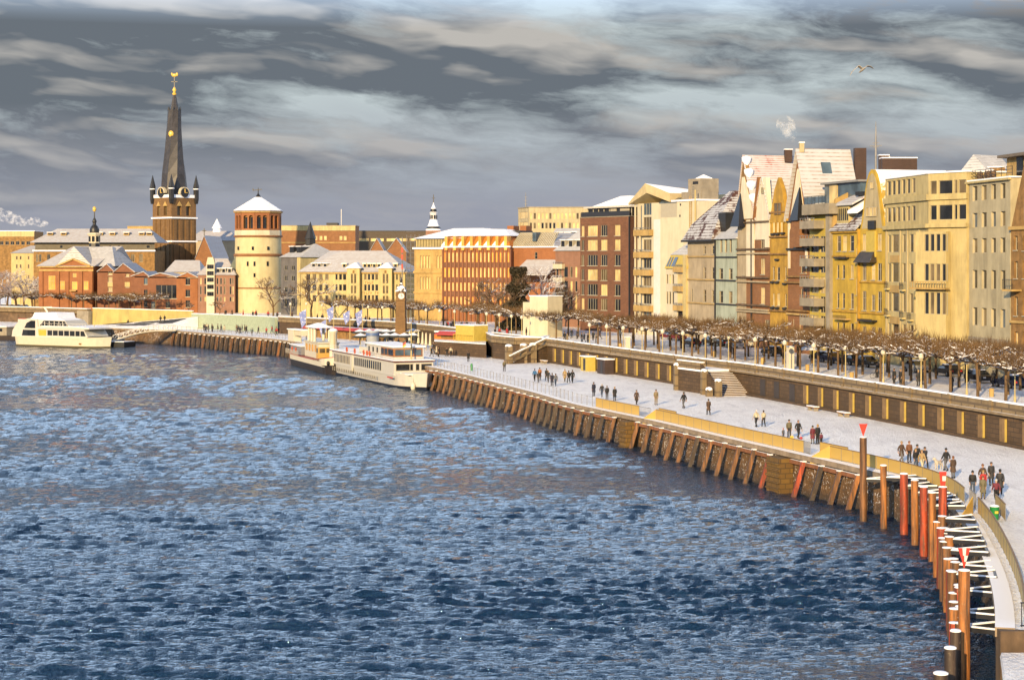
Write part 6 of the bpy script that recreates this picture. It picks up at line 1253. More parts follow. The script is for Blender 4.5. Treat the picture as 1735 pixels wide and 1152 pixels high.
# ---- bastion terrace with stairs
poly = [PD(816, 330), PD(836, 305), PD(874, 297), PD(916, 296), PD(927, 302), PD(928, 330)]
t = thing('bastion', 'angular stone bastion terrace with pale parapet above the snowy quay', 'bastion', (*poly[2], ZQ))
mb = MB(); mb.hexa([(*p, 2.) for p in poly], [(*p, ZU) for p in poly]); mb.build('terrace_base', 'stonewall', t)
mb, sn = MB(), MB()
for a, e in zip(poly[:4], poly[1:5]):
    f = Fac(a, e); f.box(mb, -.05, f.L + .05, ZU - .2, 7.55, -.3, .35); f.box(sn, -.1, f.L + .1, 7.55, 7.7, -.4, .45)
mb.build('parapet', 'parapet', t); sn.build('parapet_snow', 'snow', t); mb = MB(); mb.hexa([(*p, ZU) for p in poly], [(p[0], p[1], ZU + .06) for p in poly]); mb.build('terrace_snow', 'ground', t)
t = thing('stone_stairs', 'stone stairs with pale pillars descending from the bastion to the quay', 'stairs', (*PD(880, 300), ZQ)); d1_ = WALL.dist(928); d0_ = WALL.dist(867) if 0 else d1_ + 10
st, sn = MB(), MB(); A = Vector((*PD(930, 294), 0)); Bq = Vector((*PD(864, 288.5), 0)); nrm = Vector((-.35, -.94, 0)); n = 18
for k in range(n):
    p, q = A.lerp(Bq, k / n), A.lerp(Bq, (k + 1) / n); z = ZU - (ZU - ZQ) * (k + .5) / n
    st.hexa([(p.x, p.y, 2), (q.x, q.y, 2), (q.x - nrm.x * 3, q.y - nrm.y * 3, 2), (p.x - nrm.x * 3, p.y - nrm.y * 3, 2)], [(p.x, p.y, z), (q.x, q.y, z), (q.x - nrm.x * 3, q.y - nrm.y * 3, z), (p.x - nrm.x * 3, p.y - nrm.y * 3, z)])
st.build('flight', 'stonewall', t)
for z_, m_, w2 in ((1.25, 'parapet', .32), (1.48, 'snow', .36)): mb = MB(); mb.bar(A + nrm * .2 + Vector((0, 0, ZU + z_ - .25)), Bq + nrm * .2 + Vector((0, 0, ZQ + z_ - .1)), w2, .25 if m_ == 'parapet' else .14); mb.build('balustrade_rail' if m_ == 'parapet' else 'rail_snow', m_, t)
mb = MB(); mb.bar(A + nrm * .2 + Vector((0, 0, ZU + .1)), Bq + nrm * .2 + Vector((0, 0, ZQ + .25)), .3, .3); mb.build('string', 'parapet', t)
for x, D, y0 in ((862, 289, 586.5), (887, 291, 585), (903, 292, 584)):
    p = at(x, 610, D); z1_ = CZ - (y0 - YH) * D / F; mb = MB(); mb.box((p.x, p.y, (ZQ + z1_) / 2), (1.0, 1., z1_ - ZQ), .3); pl = mb.build('pillar', 'parapet', t); mb = MB(); mb.ball((p.x, p.y, z1_ + .05), (.62, .62, .3), 10); mb.build('pillar_snow', 'snow', pl)
# ---- double stairs at the middle of the retaining wall
t = thing('stone_stairs', 'dark stone double stairs with snowy treads in the middle of the retaining wall', 'stairs', WALL.at(WALL.dist(1230), 2, ZQ)); dm = WALL.dist(1228)
st, tr = MB(), MB(); n = 15
for k in range(n):
    d_ = dm - 2.2 - k * .36; z = ZU - .1 - (k + 1) * (ZU - ZQ - .1) / n
    wbox(d_, .36, 0, 4.2, 2, z, st); wbox(d_ + .1, .12, .1, 4.1, z, z + .04, tr)
st.build('flight', 'darkstone', t); tr.build('tread_snow', 'snow', t)
mb = MB(); wbox(dm + 1.2, 6.4, 0, 4.4, 2., ZU - .2, mb); mb.build('landing_block', 'stonewall', t); mb = MB(); wbox(dm + 1.2, 6.6, .0, 4.5, ZU - .2, ZU + .02, mb); mb.build('landing_snow', 'snow', t)
mb = MB(); wbox(dm + 1.2, 6.4, 4.0, 4.4, ZU, 7.5, mb); wbox(dm + 4.2, .4, .5, 4.0, ZU, 7.5, mb); pq = mb.build('landing_parapet', 'parapet', t); mb = MB(); wbox(dm + 1.2, 6.5, 3.9, 4.5, 7.5, 7.62, mb); mb.build('parapet_snow', 'snow', pq)
a_, e_ = WALL.at(dm - 2, 4.5), WALL.at(dm - 7.4, 4.5); mb = MB(); mb.hexa([(a_.x, a_.y, 2), (e_.x, e_.y, 2), (e_.x + .35, e_.y + .1, 2), (a_.x + .35, a_.y + .1, 2)], [(a_.x, a_.y, 7.3), (e_.x, e_.y, ZQ + .9), (e_.x + .35, e_.y + .1, ZQ + .9), (a_.x + .35, a_.y + .1, 7.3)]); mb.build('stair_cheek', 'stonewall', t)
for d_, o, z1_ in ((dm - 7.6, 4.5, ZQ + 2.), (dm - 3.6, 4.7, ZQ + 3.), (dm + 4.6, 4.4, ZQ + 3.3), (dm + 6.4, 3., ZQ + 1.2), (dm - 6.8, 5.4, ZQ + .9)):
    p = WALL.at(d_, o); mb = MB(); mb.box((p.x, p.y, (ZQ + z1_) / 2), (.75, .75, z1_ - ZQ), .2); pl = mb.build('pillar', 'parapet', t); mb = MB(); mb.ball((p.x, p.y, z1_), (.48, .48, .3), 8); mb.build('pillar_snow', 'snow', pl)
p0, p1 = WALL.at(dm + 4.4, 4.4), WALL.at(dm + 8.4, 2.2); mb = MB(); q0, q1 = WALL.at(dm + 4.4, 0), WALL.at(dm + 8.4, 0)
mb.hexa([(p0.x, p0.y, 2), (q0.x, q0.y, 2), (q1.x, q1.y, 2), (p1.x, p1.y, 2)], [(p0.x, p0.y, ZU - .2), (q0.x, q0.y, ZU - .2), (q1.x, q1.y, ZQ + .4), (p1.x, p1.y, ZQ + .4)]); mb.build('rear_ramp', 'stonewall', t)
# ---- stall terrace, stall, yellow panel
front = [PD(737, 318), PD(782, 312), PD(824, 306)]; back = [PD(824, 330), PD(737, 350)]
t = thing('stall_terrace', 'low stone terrace wall with snow edge carrying the market stall', 'terrace', (*front[1], ZQ)); mb = MB(); mb.hexa([(*p, 2) for p in front + back], [(*p, 5.95) for p in front + back]); mb.build('terrace_base', 'stonewall', t)
mb = MB(); g2 = [(p[0] - .1, p[1] - .3) for p in front]; mb.hexa([(*p, 5.95) for p in g2 + back], [(*p, 6.1) for p in g2 + back]); mb.build('terrace_snow', 'ground', t)
f = Fac(PD(736, 324), PD(774, 320)); t = thing('market_stall', 'orange wooden market stall with red striped awning on the terrace', 'stall', (*f.P(0, 6.1, 0),)); k_ = lambda y: f.z(750, y)
mb = MB(); f.box(mb, 0, f.L, 6.1, k_(566), -3, 0); mb.build('booth', 'orange', t)
mb = MB(); f.box(mb, f.L * .3, f.L - .1, 6.2, k_(568), 0, .06); mb.build('shutter', 'brown', t)
mb = MB(); mb.hexa([f.P(f.L * .2, k_(567), 1.2), f.P(f.L + .3, k_(567), 1.2), f.P(f.L + .3, k_(562), -.2), f.P(f.L * .2, k_(562), -.2)], [f.P(f.L * .2, k_(566), 1.2), f.P(f.L + .3, k_(566), 1.2), f.P(f.L + .3, k_(561), -.2), f.P(f.L * .2, k_(561), -.2)]); mb.build('awning', 'awning', t)
mb = MB(); f.box(mb, -.3, f.L + .2, k_(563), k_(563) + .2, -3.4, -.2); mb.build('roof', 'snow', t)
f = Fac(PD(772, 318), PD(803, 314)); mb = MB(); f.box(mb, 0, f.L, 6.1, f.z(788, 551.5), -3.2, 0); t = thing('yellow_kiosk', 'bright yellow box kiosk standing right of the market stall', 'kiosk', (*f.P(0, 6.1, 0),)); mb.build('body', 'wallyellow', t)
mb = MB(); f.box(mb, -.05, f.L + .05, f.z(788, 551.5), f.z(788, 551.5) + .15, -3.25, .05); mb.build('roof', 'snow', t)
mb = MB()
for k in range(12): f.box(mb, k * f.L / 11 - .03, k * f.L / 11 + .03, 6.1, 7.2, .5, .56)
f.box(mb, 0, f.L, 7.2, 7.27, .48, .58); mb.build('front_rail', 'gold', t)
# ------------------------------------------------------------------ trees
def pollard(seed):
    rng = random.Random(seed); H = rng.uniform(3.0, 3.4)
    tr, lb, sh = MB(), MB(), MB()
    lean = rng.uniform(-.12, .12); top = Vector((lean, rng.uniform(-.1, .1), H))
    tr.tube([(0, 0, -.15), (lean * .3, 0, H * .5), top], [.17, .14, .15], 7); tr.ball(top, .24, 8)
    tips = []
    n = rng.randint(6, 8); a0 = rng.uniform(0, 6.28)
    for k in range(n):
        a = a0 + 6.283 * k / n + rng.uniform(-.3, .3); L = rng.uniform(1.7, 2.9); p = top.copy(); pts = [p.copy()]
        for q in range(4):
            a += rng.uniform(-.4, .4); p = p + Vector((math.cos(a) * L / 4, math.sin(a) * L / 4, rng.uniform(.05, .42) if q < 3 else rng.uniform(-.05, .15))); pts.append(p.copy())
            for _b in range(3 if q else 1): 
                b = a + rng.choice((-1, 1)) * rng.uniform(.6, 1.3); e = p + Vector((math.cos(b), math.sin(b), rng.uniform(-.15, .75))) * rng.uniform(.5, 1.15); m_ = p.lerp(e, .5) + Vector((0, 0, rng.uniform(-.05, .12)))
                lb.tube([p, m_, e], [.075, .06, .075], 4, 0, True); tips += [m_, e]
        lb.tube(pts, [.13, .11, .1, .085, .1], 5); tips += pts[1:]
    for p in tips:
        for _ in range(rng.randint(2, 4)):
            h = rng.uniform(.3, 1.1); d = Vector((rng.gauss(0, .16), rng.gauss(0, .16), 1)) * h; s = p + Vector((rng.gauss(0, .12), rng.gauss(0, .12), 0))
            sh.tube([s, s + d], [.02, .006], 3, 0, False)
    return tr.data('pollard_trunk', 'bark'), lb.data('pollard_limbs', 'bark'), sh.data('pollard_shoots', 'twig')
POL = [pollard(s) for s in range(6)]
def put_pollard(p, label, group, sc_=1.):
    tr, lb, sh = random.choice(POL); t = thing('pollarded_tree', label, 'tree', p, group, random.uniform(0, 6.28)); t.scale = (sc_,) * 3
    a = bpy.data.objects.new('trunk', tr); COL.objects.link(a); a.parent = t
    c = bpy.data.objects.new('crown', lb); COL.objects.link(c); c.parent = t
    d = bpy.data.objects.new('shoot_tuft', sh); COL.objects.link(d); d.parent = c
    return t
def row(name, d0, d1, off, step, group, jit=.5, sc_=1.):
    d, k = d0, 0
    while d < d1:
        p = WALL.at(d + random.uniform(-jit, jit), off + random.uniform(-.4, .4), ZU); x = CX + F * p.x / p.y
        if -25 < x < 1770:
            k += 1; put_pollard(p, f'snow-dusted pollarded tree, {nth(k)} from the {"right" if name[0] != "l" else "right"} in {name[1:]}', group, sc_ * random.uniform(.93, 1.07))
        d += step
G_ = 'pollarded trees along the promenade'
row('rthe row nearest the parapet', wl(152), wl(292), -6.2, 5.4, G_)
row('rthe middle row beside the road', wl(150), wl(292), -11.2, 5.4, G_)
row('rthe rear row by the parked cars', wl(150), wl(292), -15.8, 6.2, G_)
row('rthe front row before the brick piers', wl(312), wl(362), -9.5, 5.6, 'pollarded trees before the brick office'); row('rthe back row before the brick piers', wl(310), wl(366), -15.5, 5.6, 'pollarded trees before the brick office')
row('rthe front row before the cream bank', wl(372), wl(400), -6, 5.4, 'pollarded trees before the cream building'); row('rthe back row before the cream bank', wl(372), wl(400), -12, 5.4, 'pollarded trees before the cream building')
row('rthe far-left row before the pediment building', wl(456), wl(496), -4.5, 5.4, 'pollarded trees at the far left'); row('rthe far-left back row before the pediment building', wl(454), wl(498), -9, 5.6, 'pollarded trees at the far left')
def bare(seed, H, spread=.55, lv=5, trunk=.22, twig='twigdark'):
    rng = random.Random(seed); tr, cr = MB(), MB()
    def grow(p, d, L, r, k):
        m_ = p + d * L * .5 + Vector((rng.gauss(0, .04), rng.gauss(0, .04), 0)) * L; e = m_ + (d + Vector((rng.gauss(0, .12), rng.gauss(0, .12), .05))).normalized() * L * .5
        (tr if k == 0 else cr).tube([p, m_, e], [r, r * .85, r * .68], 7 if k == 0 else 5 if k < 3 else 3, 0, k == 0)
        if k >= lv: return
        n = 4 if k == 0 else rng.choice((3, 3, 4) if k < lv - 1 else (4, 5))
        for q in range(n):
            ax = Vector((rng.gauss(0, 1), rng.gauss(0, 1), rng.gauss(0, .35))); ax = (ax - d * ax.dot(d)).normalized()
            nd = (d * rng.uniform(.75, 1.1) + ax * spread * rng.uniform(.7, 1.5) + Vector((0, 0, .08))).normalized()
            grow(p.lerp(e, rng.uniform(.55, 1.) if q else 1.), nd, L * rng.uniform(.58, .82), max(.026, r * .58), k + 1)
    grow(Vector((0, 0, -.2)), Vector((0, 0, 1)), H * .30, H * trunk * .1, 0)
    return tr.data('bare_trunk', 'bark'), cr.data('bare_crown', twig)
def put_bare(x, yb, D, H, label, seed, spread=.6, twig='twigdark', group=None, lv=5):
    p = at(x, yb, D); p.z = ZU; tr, cr = bare(seed, H, spread, lv, .2, twig); t = thing('bare_tree', label, 'tree', p, group)
    for nm, me in (('trunk', tr), ('crown', cr)): o = bpy.data.objects.new(nm, me); COL.objects.link(o); o.parent = t
    return t
put_bare(463, 530, 440, 12.5, 'tall bare tree right in front of the round tower', 3, .7)
put_bare(528, 540, 415, 15, 'big bare tree before the left half of the cream building', 9, .75)
put_bare(842, 555, 372, 15, 'bare tree before the right end of the brick piers', 21, .6)
put_bare(812, 555, 378, 12, 'slender bare tree before the middle of the brick piers', 25, .5)
put_bare(905, 545, 360, 17, 'pale frosted bare tree behind the concrete block', 31, .7, 'frost')
put_bare(948, 545, 365, 11, 'dark bare tree left of the brown brick block', 33, .6)
put_bare(657, 430, 540, 16, 'snowy bare tree above the cream building roof beside the scaffold', 41, .6)
for x, H, s, lab in ((12, 17, 51, 'frosted tree at the very left edge before the cream house'), (40, 15, 52, 'pinkish frosted tree left of the pediment building'), (56, 12, 53, 'smaller frosted tree touching the pediment building'), (28, 11, 54, 'low frosted tree between the two tall ones at the far left')): put_bare(x, 520, 490, H, lab, s, .8, 'frost', 'frosted trees at the far left')
for x, s, lab in ((68, 61, 'far round bare tree behind the steam at the left'), (86, 62, 'far bare tree left of the long mansard roof')): put_bare(x, 420, 760, 24, lab, s, .75, 'twigdark', lv=4)
put_bare(318, 530, 452, 5.5, 'small bare tree before the white oriel', 71, .8, lv=4); put_bare(372, 530, 452, 6, 'small bare tree left of the round tower base', 72, .8, lv=4)
# ivy-clad tree
p = at(878, 545, 352); t = thing('ivy_tree', 'dark ivy-clad tree column left of the concrete block', 'tree', (p.x, p.y, ZU)); tr, cr = bare(81, 15, .5, 5, .22)
for nm, me in (('trunk', tr), ('crown', cr)): o = bpy.data.objects.new(nm, me); COL.objects.link(o); o.parent = t
iv = MB(); rng = random.Random(5)
for k in range(9000):
    h = rng.uniform(0, 12.5); r_ = (2.7 - .13 * h) * (.35 + .65 * math.sqrt(rng.random())) * (1 + .35 * math.sin(h * 1.7)); a = rng.uniform(0, 6.28); c = Vector((math.cos(a) * r_ * 1.15, math.sin(a) * r_, h)); u = Vector((rng.gauss(0, 1), rng.gauss(0, 1), rng.gauss(0, 1))).normalized() * .15; v = u.orthogonal().normalized() * .15
    iv.face([c - u - v, c + u - v, c + u + v, c - u + v])
o = bpy.data.objects.new('ivy', iv.data('ivy', 'ivy')); COL.objects.link(o); o.parent = t
# ------------------------------------------------------------------ lamps
def lamp_proto():
    t = thing('street_lamp', 'x', 'street lamp', (0, 0, 0)); b = MB(); b.tube([(0, 0, -.1), (0, 0, 3.35)], [.075, .055], 8); b.lathe((0, 0, 0), [(.13, -.1), (.13, .6), (.08, .7)], 8); b.build('pole', 'cream', t)
    b = MB(); b.ball((0, 0, 3.62), .31, 14); g = b.build('globe', 'globe', t); b = MB(); b.lathe((0, 0, 0), [(.2, 3.87), (.12, 3.95), (.02, 3.97)], 10); b.build('snow_cap', 'snow', g); return t
LP = lamp_proto(); first = [True]
def lamp(x, gy, lab, group, s=1.):
    D = F * (CZ - ZU - 3.62 * s) / (gy - YH); p = Vector(((x - CX) * D / F, D, ZU)); 
    if first[0]: o = LP; first[0] = False; o.location = p; o['label'] = lab; o['group'] = group; o.scale = (s,) * 3
    else: dup(LP, p, 0, lab, group, s)
RL = [(1719.6, 620), (1638, 612), (1560.7, 604), (1496.7, 597), (1432.7, 591), (1378.9, 586), (1329.5, 581), (1279.5, 575.5), (1234.3, 571.5), (1195, 569), (1157, 565), (1122.7, 562), (1088, 557.5), (1056, 556), (1027.8, 553.5), (999, 551)]
for k, (x, y) in enumerate(RL): lamp(x, y, f'white globe street lamp on the upper promenade, {nth(k + 1)} from the right edge', 'globe lamps along the upper promenade')
for k, (x, y) in enumerate([(721.7, 526), (745, 527), (770, 528), (824.5, 532), (846, 534), (866.5, 536), (884, 538)]): lamp(x, y, f'globe street lamp before the brick piers, {nth(k + 1)} from the clock tower', 'globe lamps before the brick office')
for k, (x, y) in enumerate([(492, 515.5), (519, 515.5), (546, 517.5), (572.6, 518.5), (598, 519.5), (624, 520.5), (648, 521.5)]): lamp(x, y, f'globe street lamp before the cream building, {nth(k + 1)} from the round tower', 'globe lamps before the cream building')
for k, x in enumerate([9, 35, 63, 89, 118, 145, 175]): lamp(x, 502.5 + k * .5, f'globe street lamp at the far left promenade, {nth(k + 1)} from the picture edge', 'globe lamps at the far left')
# ------------------------------------------------------------------ people
def skinned(name, V, E, Rr, sub=1):
    me = bpy.data.meshes.new('tmp'); me.from_pydata(V, E, []); o = bpy.data.objects.new('tmp', me); COL.objects.link(o)
    o.modifiers.new('s', 'SKIN')
    if sub: o.modifiers.new('u', 'SUBSURF').levels = sub
    if not me.skin_vertices: me.skin_vertices.new() if hasattr(me.skin_vertices, 'new') else None
    for i, r_ in enumerate(Rr): sv = me.skin_vertices[0].data[i]; sv.radius = r_ if hasattr(r_, '__len__') else (r_, r_); sv.use_root = i == 0
    dg = bpy.context.evaluated_depsgraph_get(); m2 = bpy.data.meshes.new_from_object(o.evaluated_get(dg)); bpy.data.objects.remove(o); bpy.data.meshes.remove(me)
    v = [tuple(x.co) for x in m2.vertices]; f = [tuple(p.vertices) for p in m2.polygons]; bpy.data.meshes.remove(m2); return v, f
def person_meshes(pose, coat):
    st = {'stand': 0., 'walk': 1., 'stride': -1.}[pose]
    leg = {}; arm = {}
    for s in (-1, 1):
        f_ = st * s
        if st == 0: leg[s] = [(s * .095, 0, .90), (s * .105, .015, .50), (s * .11, 0, .085), (s * .125, .17, .035)]
        elif f_ > 0: leg[s] = [(s * .095, .02, .90), (s * .10, .20, .52), (s * .10, .27, .10), (s * .11, .43, .06)]
        else: leg[s] = [(s * .095, -.02, .90), (s * .10, .0, .49), (s * .10, -.27, .17), (s * .11, -.17, .035)]
        g = -f_
        arm[s] = [(s * .185, 0, 1.40), (s * .228, -.03 + .13 * g, 1.13), (s * .215, .06 + .24 * g, .90), (s * .205, .08 + .27 * g, .83)]
    V = [(0, 0, .93), (0, 0, 1.10), (0, 0, 1.30), (0, -.005, 1.45), (0, .01, 1.535), (0, .02, 1.63), (0, .012, 1.70), (0, .118, 1.615), (-.088, 0, 1.62), (.088, 0, 1.62)]
    Rr = [(.15, .115), (.135, .10), (.17, .115), .062, (.062, .075), (.078, .098), (.062, .075), .014, .018, .018]; E = [(0, 1), (1, 2), (2, 3), (3, 4), (4, 5), (5, 6), (5, 7), (5, 8), (5, 9)]
    for s in (-1, 1):
        i = len(V); V += leg[s]; Rr += [.088, .06, .042, .034]; E += [(0, i), (i, i + 1), (i + 1, i + 2), (i + 2, i + 3)]
        i = len(V); V += arm[s]; Rr += [.07, .045, .032, (.026, .04)]; E += [(2, i), (i, i + 1), (i + 1, i + 2), (i + 2, i + 3)]; w = Vector(arm[s][3])
        for k, (dx, dy, L) in enumerate(((-.012, .034, .085), (-.004, .012, .095), (0, -.011, .088), (.0, -.032, .07))):
            j = len(V); a = w + Vector((dx, dy, -.045)); V += [tuple(a), tuple(a + Vector((-s * .01, .012, -L * .5))), tuple(a + Vector((-s * .025, .03, -L)))]; Rr += [.011, .010, .008]; E += [(i + 3, j), (j, j + 1), (j + 1, j + 2)]
        j = len(V); V += [tuple(w + Vector((-s * .02, .05, -.005))), tuple(w + Vector((-s * .035, .075, -.05)))]; Rr += [.013, .010]; E += [(i + 3, j), (j, j + 1)]
    v, f = skinned('body', V, E, Rr); b = MB(); b.mesh(v, f, 0, True)
    for s in (-1, 1): b.ball((s * .032, .104, 1.655), .012, 6, 1)
    b.box((0, .108, 1.575), (.045, .012, .01), 0, 1)
    body = b.data('body', ['skin', 'black'])
    V, E, Rr = [(0, 0, .90), (0, 0, 1.12), (0, 0, 1.30), (0, -.005, 1.47)], [(0, 1), (1, 2), (2, 3)], [(.185, .15), (.175, .14), (.20, .145), .085]
    for s in (-1, 1):
        i = len(V); a = arm[s]; V += [a[0], a[1], tuple(Vector(a[1]).lerp(Vector(a[2]), .92))]; Rr += [.092, .07, .056]; E += [(2, i), (i, i + 1), (i + 1, i + 2)]
    v, f = skinned('jacket', V, E, Rr); b = MB(); b.mesh(v, f, 0, True)
    if coat == 'coat':
        n = 12; prof = [(.185, .15, 1.0, 0), (.205, .17, .82, 0), (.235, .205, .62, st * .0), (.25, .225, .52, 0)]; vs = [(rx * math.cos(6.283 * k / n), ry * math.sin(6.283 * k / n), z) for rx, ry, z, _ in prof for k in range(n)]
        b.mesh(vs, [(i * n + k, i * n + (k + 1) % n, (i + 1) * n + (k + 1) % n, (i + 1) * n + k) for i in range(3) for k in range(n)], 0, True)
    jk = b.data(coat, 'black')
    V, E, Rr = [(0, 0, .93)], [], [(.15, .12)]
    for s in (-1, 1): i = len(V); V += leg[s][:2] + [tuple(Vector(leg[s][1]).lerp(Vector(leg[s][2]), .93))]; Rr += [.105, .082, .066]; E += [(0, i), (i, i + 1), (i + 1, i + 2)]
    v, f = skinned('trousers', V, E, Rr); b = MB(); b.mesh(v, f, 0, True); tro = b.data('trousers', 'black')
    b = MB()
    for s in (-1, 1):
        a, c = Vector(leg[s][2]), Vector(leg[s][3]); b2 = MB(); b.tube([a + Vector((0, -.03, .06)), a + Vector((0, -.03, -.02)), a.lerp(c, .6) + Vector((0, 0, -.0)), c], [.058, .06, .055, .04], 7)
    sh = b.data('shoes', 'black')
    b = MB(); b.ball((0, .0, 1.685), (.098, .118, .092), 12); b.ball((0, -.045, 1.63), (.09, .075, .10), 10); hair = b.data('hair', 'black')
    b = MB(); b.ball((0, .005, 1.69), (.105, .122, .098), 12); b.lathe((0, 0, 1.655), [(.106, 0), (.109, .025), (.104, .05)], 12); b.ball((0, 0, 1.795), .03, 6); hat = b.data('hat', 'black')
    return dict(body=body, coat=jk, trousers=tro, shoes=sh, hair=hair, hat=hat, kind=coat)
PM = {(p, c): person_meshes(p, c) for p in ('stand', 'walk', 'stride') for c in ('jacket', 'coat')}
CL = {n: scal('cloth_' + n, c) for n, c in dict(black=(.012, .012, .014), charcoal=(.03, .03, .034), navy=(.015, .02, .05), brown=(.09, .05, .028), leather=(.19, .075, .03), tan=(.42, .29, .13), olive=(.16, .14, .08), cream=(.62, .55, .38), khaki=(.26, .20, .11), red=(.5, .03, .03), maroon=(.17, .02, .04), blue=(.03, .16, .38), jeans=(.06, .09, .15), grey=(.14, .14, .15), white=(.6, .58, .55), pink=(.55, .12, .2), orange=(.45, .16, .04), blond=(.38, .24, .08), darkhair=(.03, .018, .012), greyhair=(.22, .2, .18)).items()}
def person(p, face, lab, coat='black', tro='charcoal', head='darkhair', hat=False, pose='walk', kind='jacket', s=1., group=None):
    m = PM[(pose, kind)]; t = thing('person', lab, 'person', p, group, face); t.scale = (s,) * 3
    for nm, me, mt in (('body', m['body'], None), (m['kind'], m['coat'], coat), ('trousers', m['trousers'], tro), ('shoes', m['shoes'], 'black'), ('hat' if hat else 'hair', m['hat' if hat else 'hair'], head)):
        o = bpy.data.objects.new(nm, me); COL.objects.link(o); o.parent = t
        if mt: o.material_slots[0].link = 'OBJECT'; o.material_slots[0].material = CL[mt]
    return t
def face(kind, p):
    u = QUAY.tan(QUAY.distD(p.y)); a = math.atan2(-u.x, u.y)
    return {'a': a, 't': a + math.pi, 'l': a + math.pi / 2, 'r': a - math.pi / 2}[kind] + random.uniform(-.25, .25)
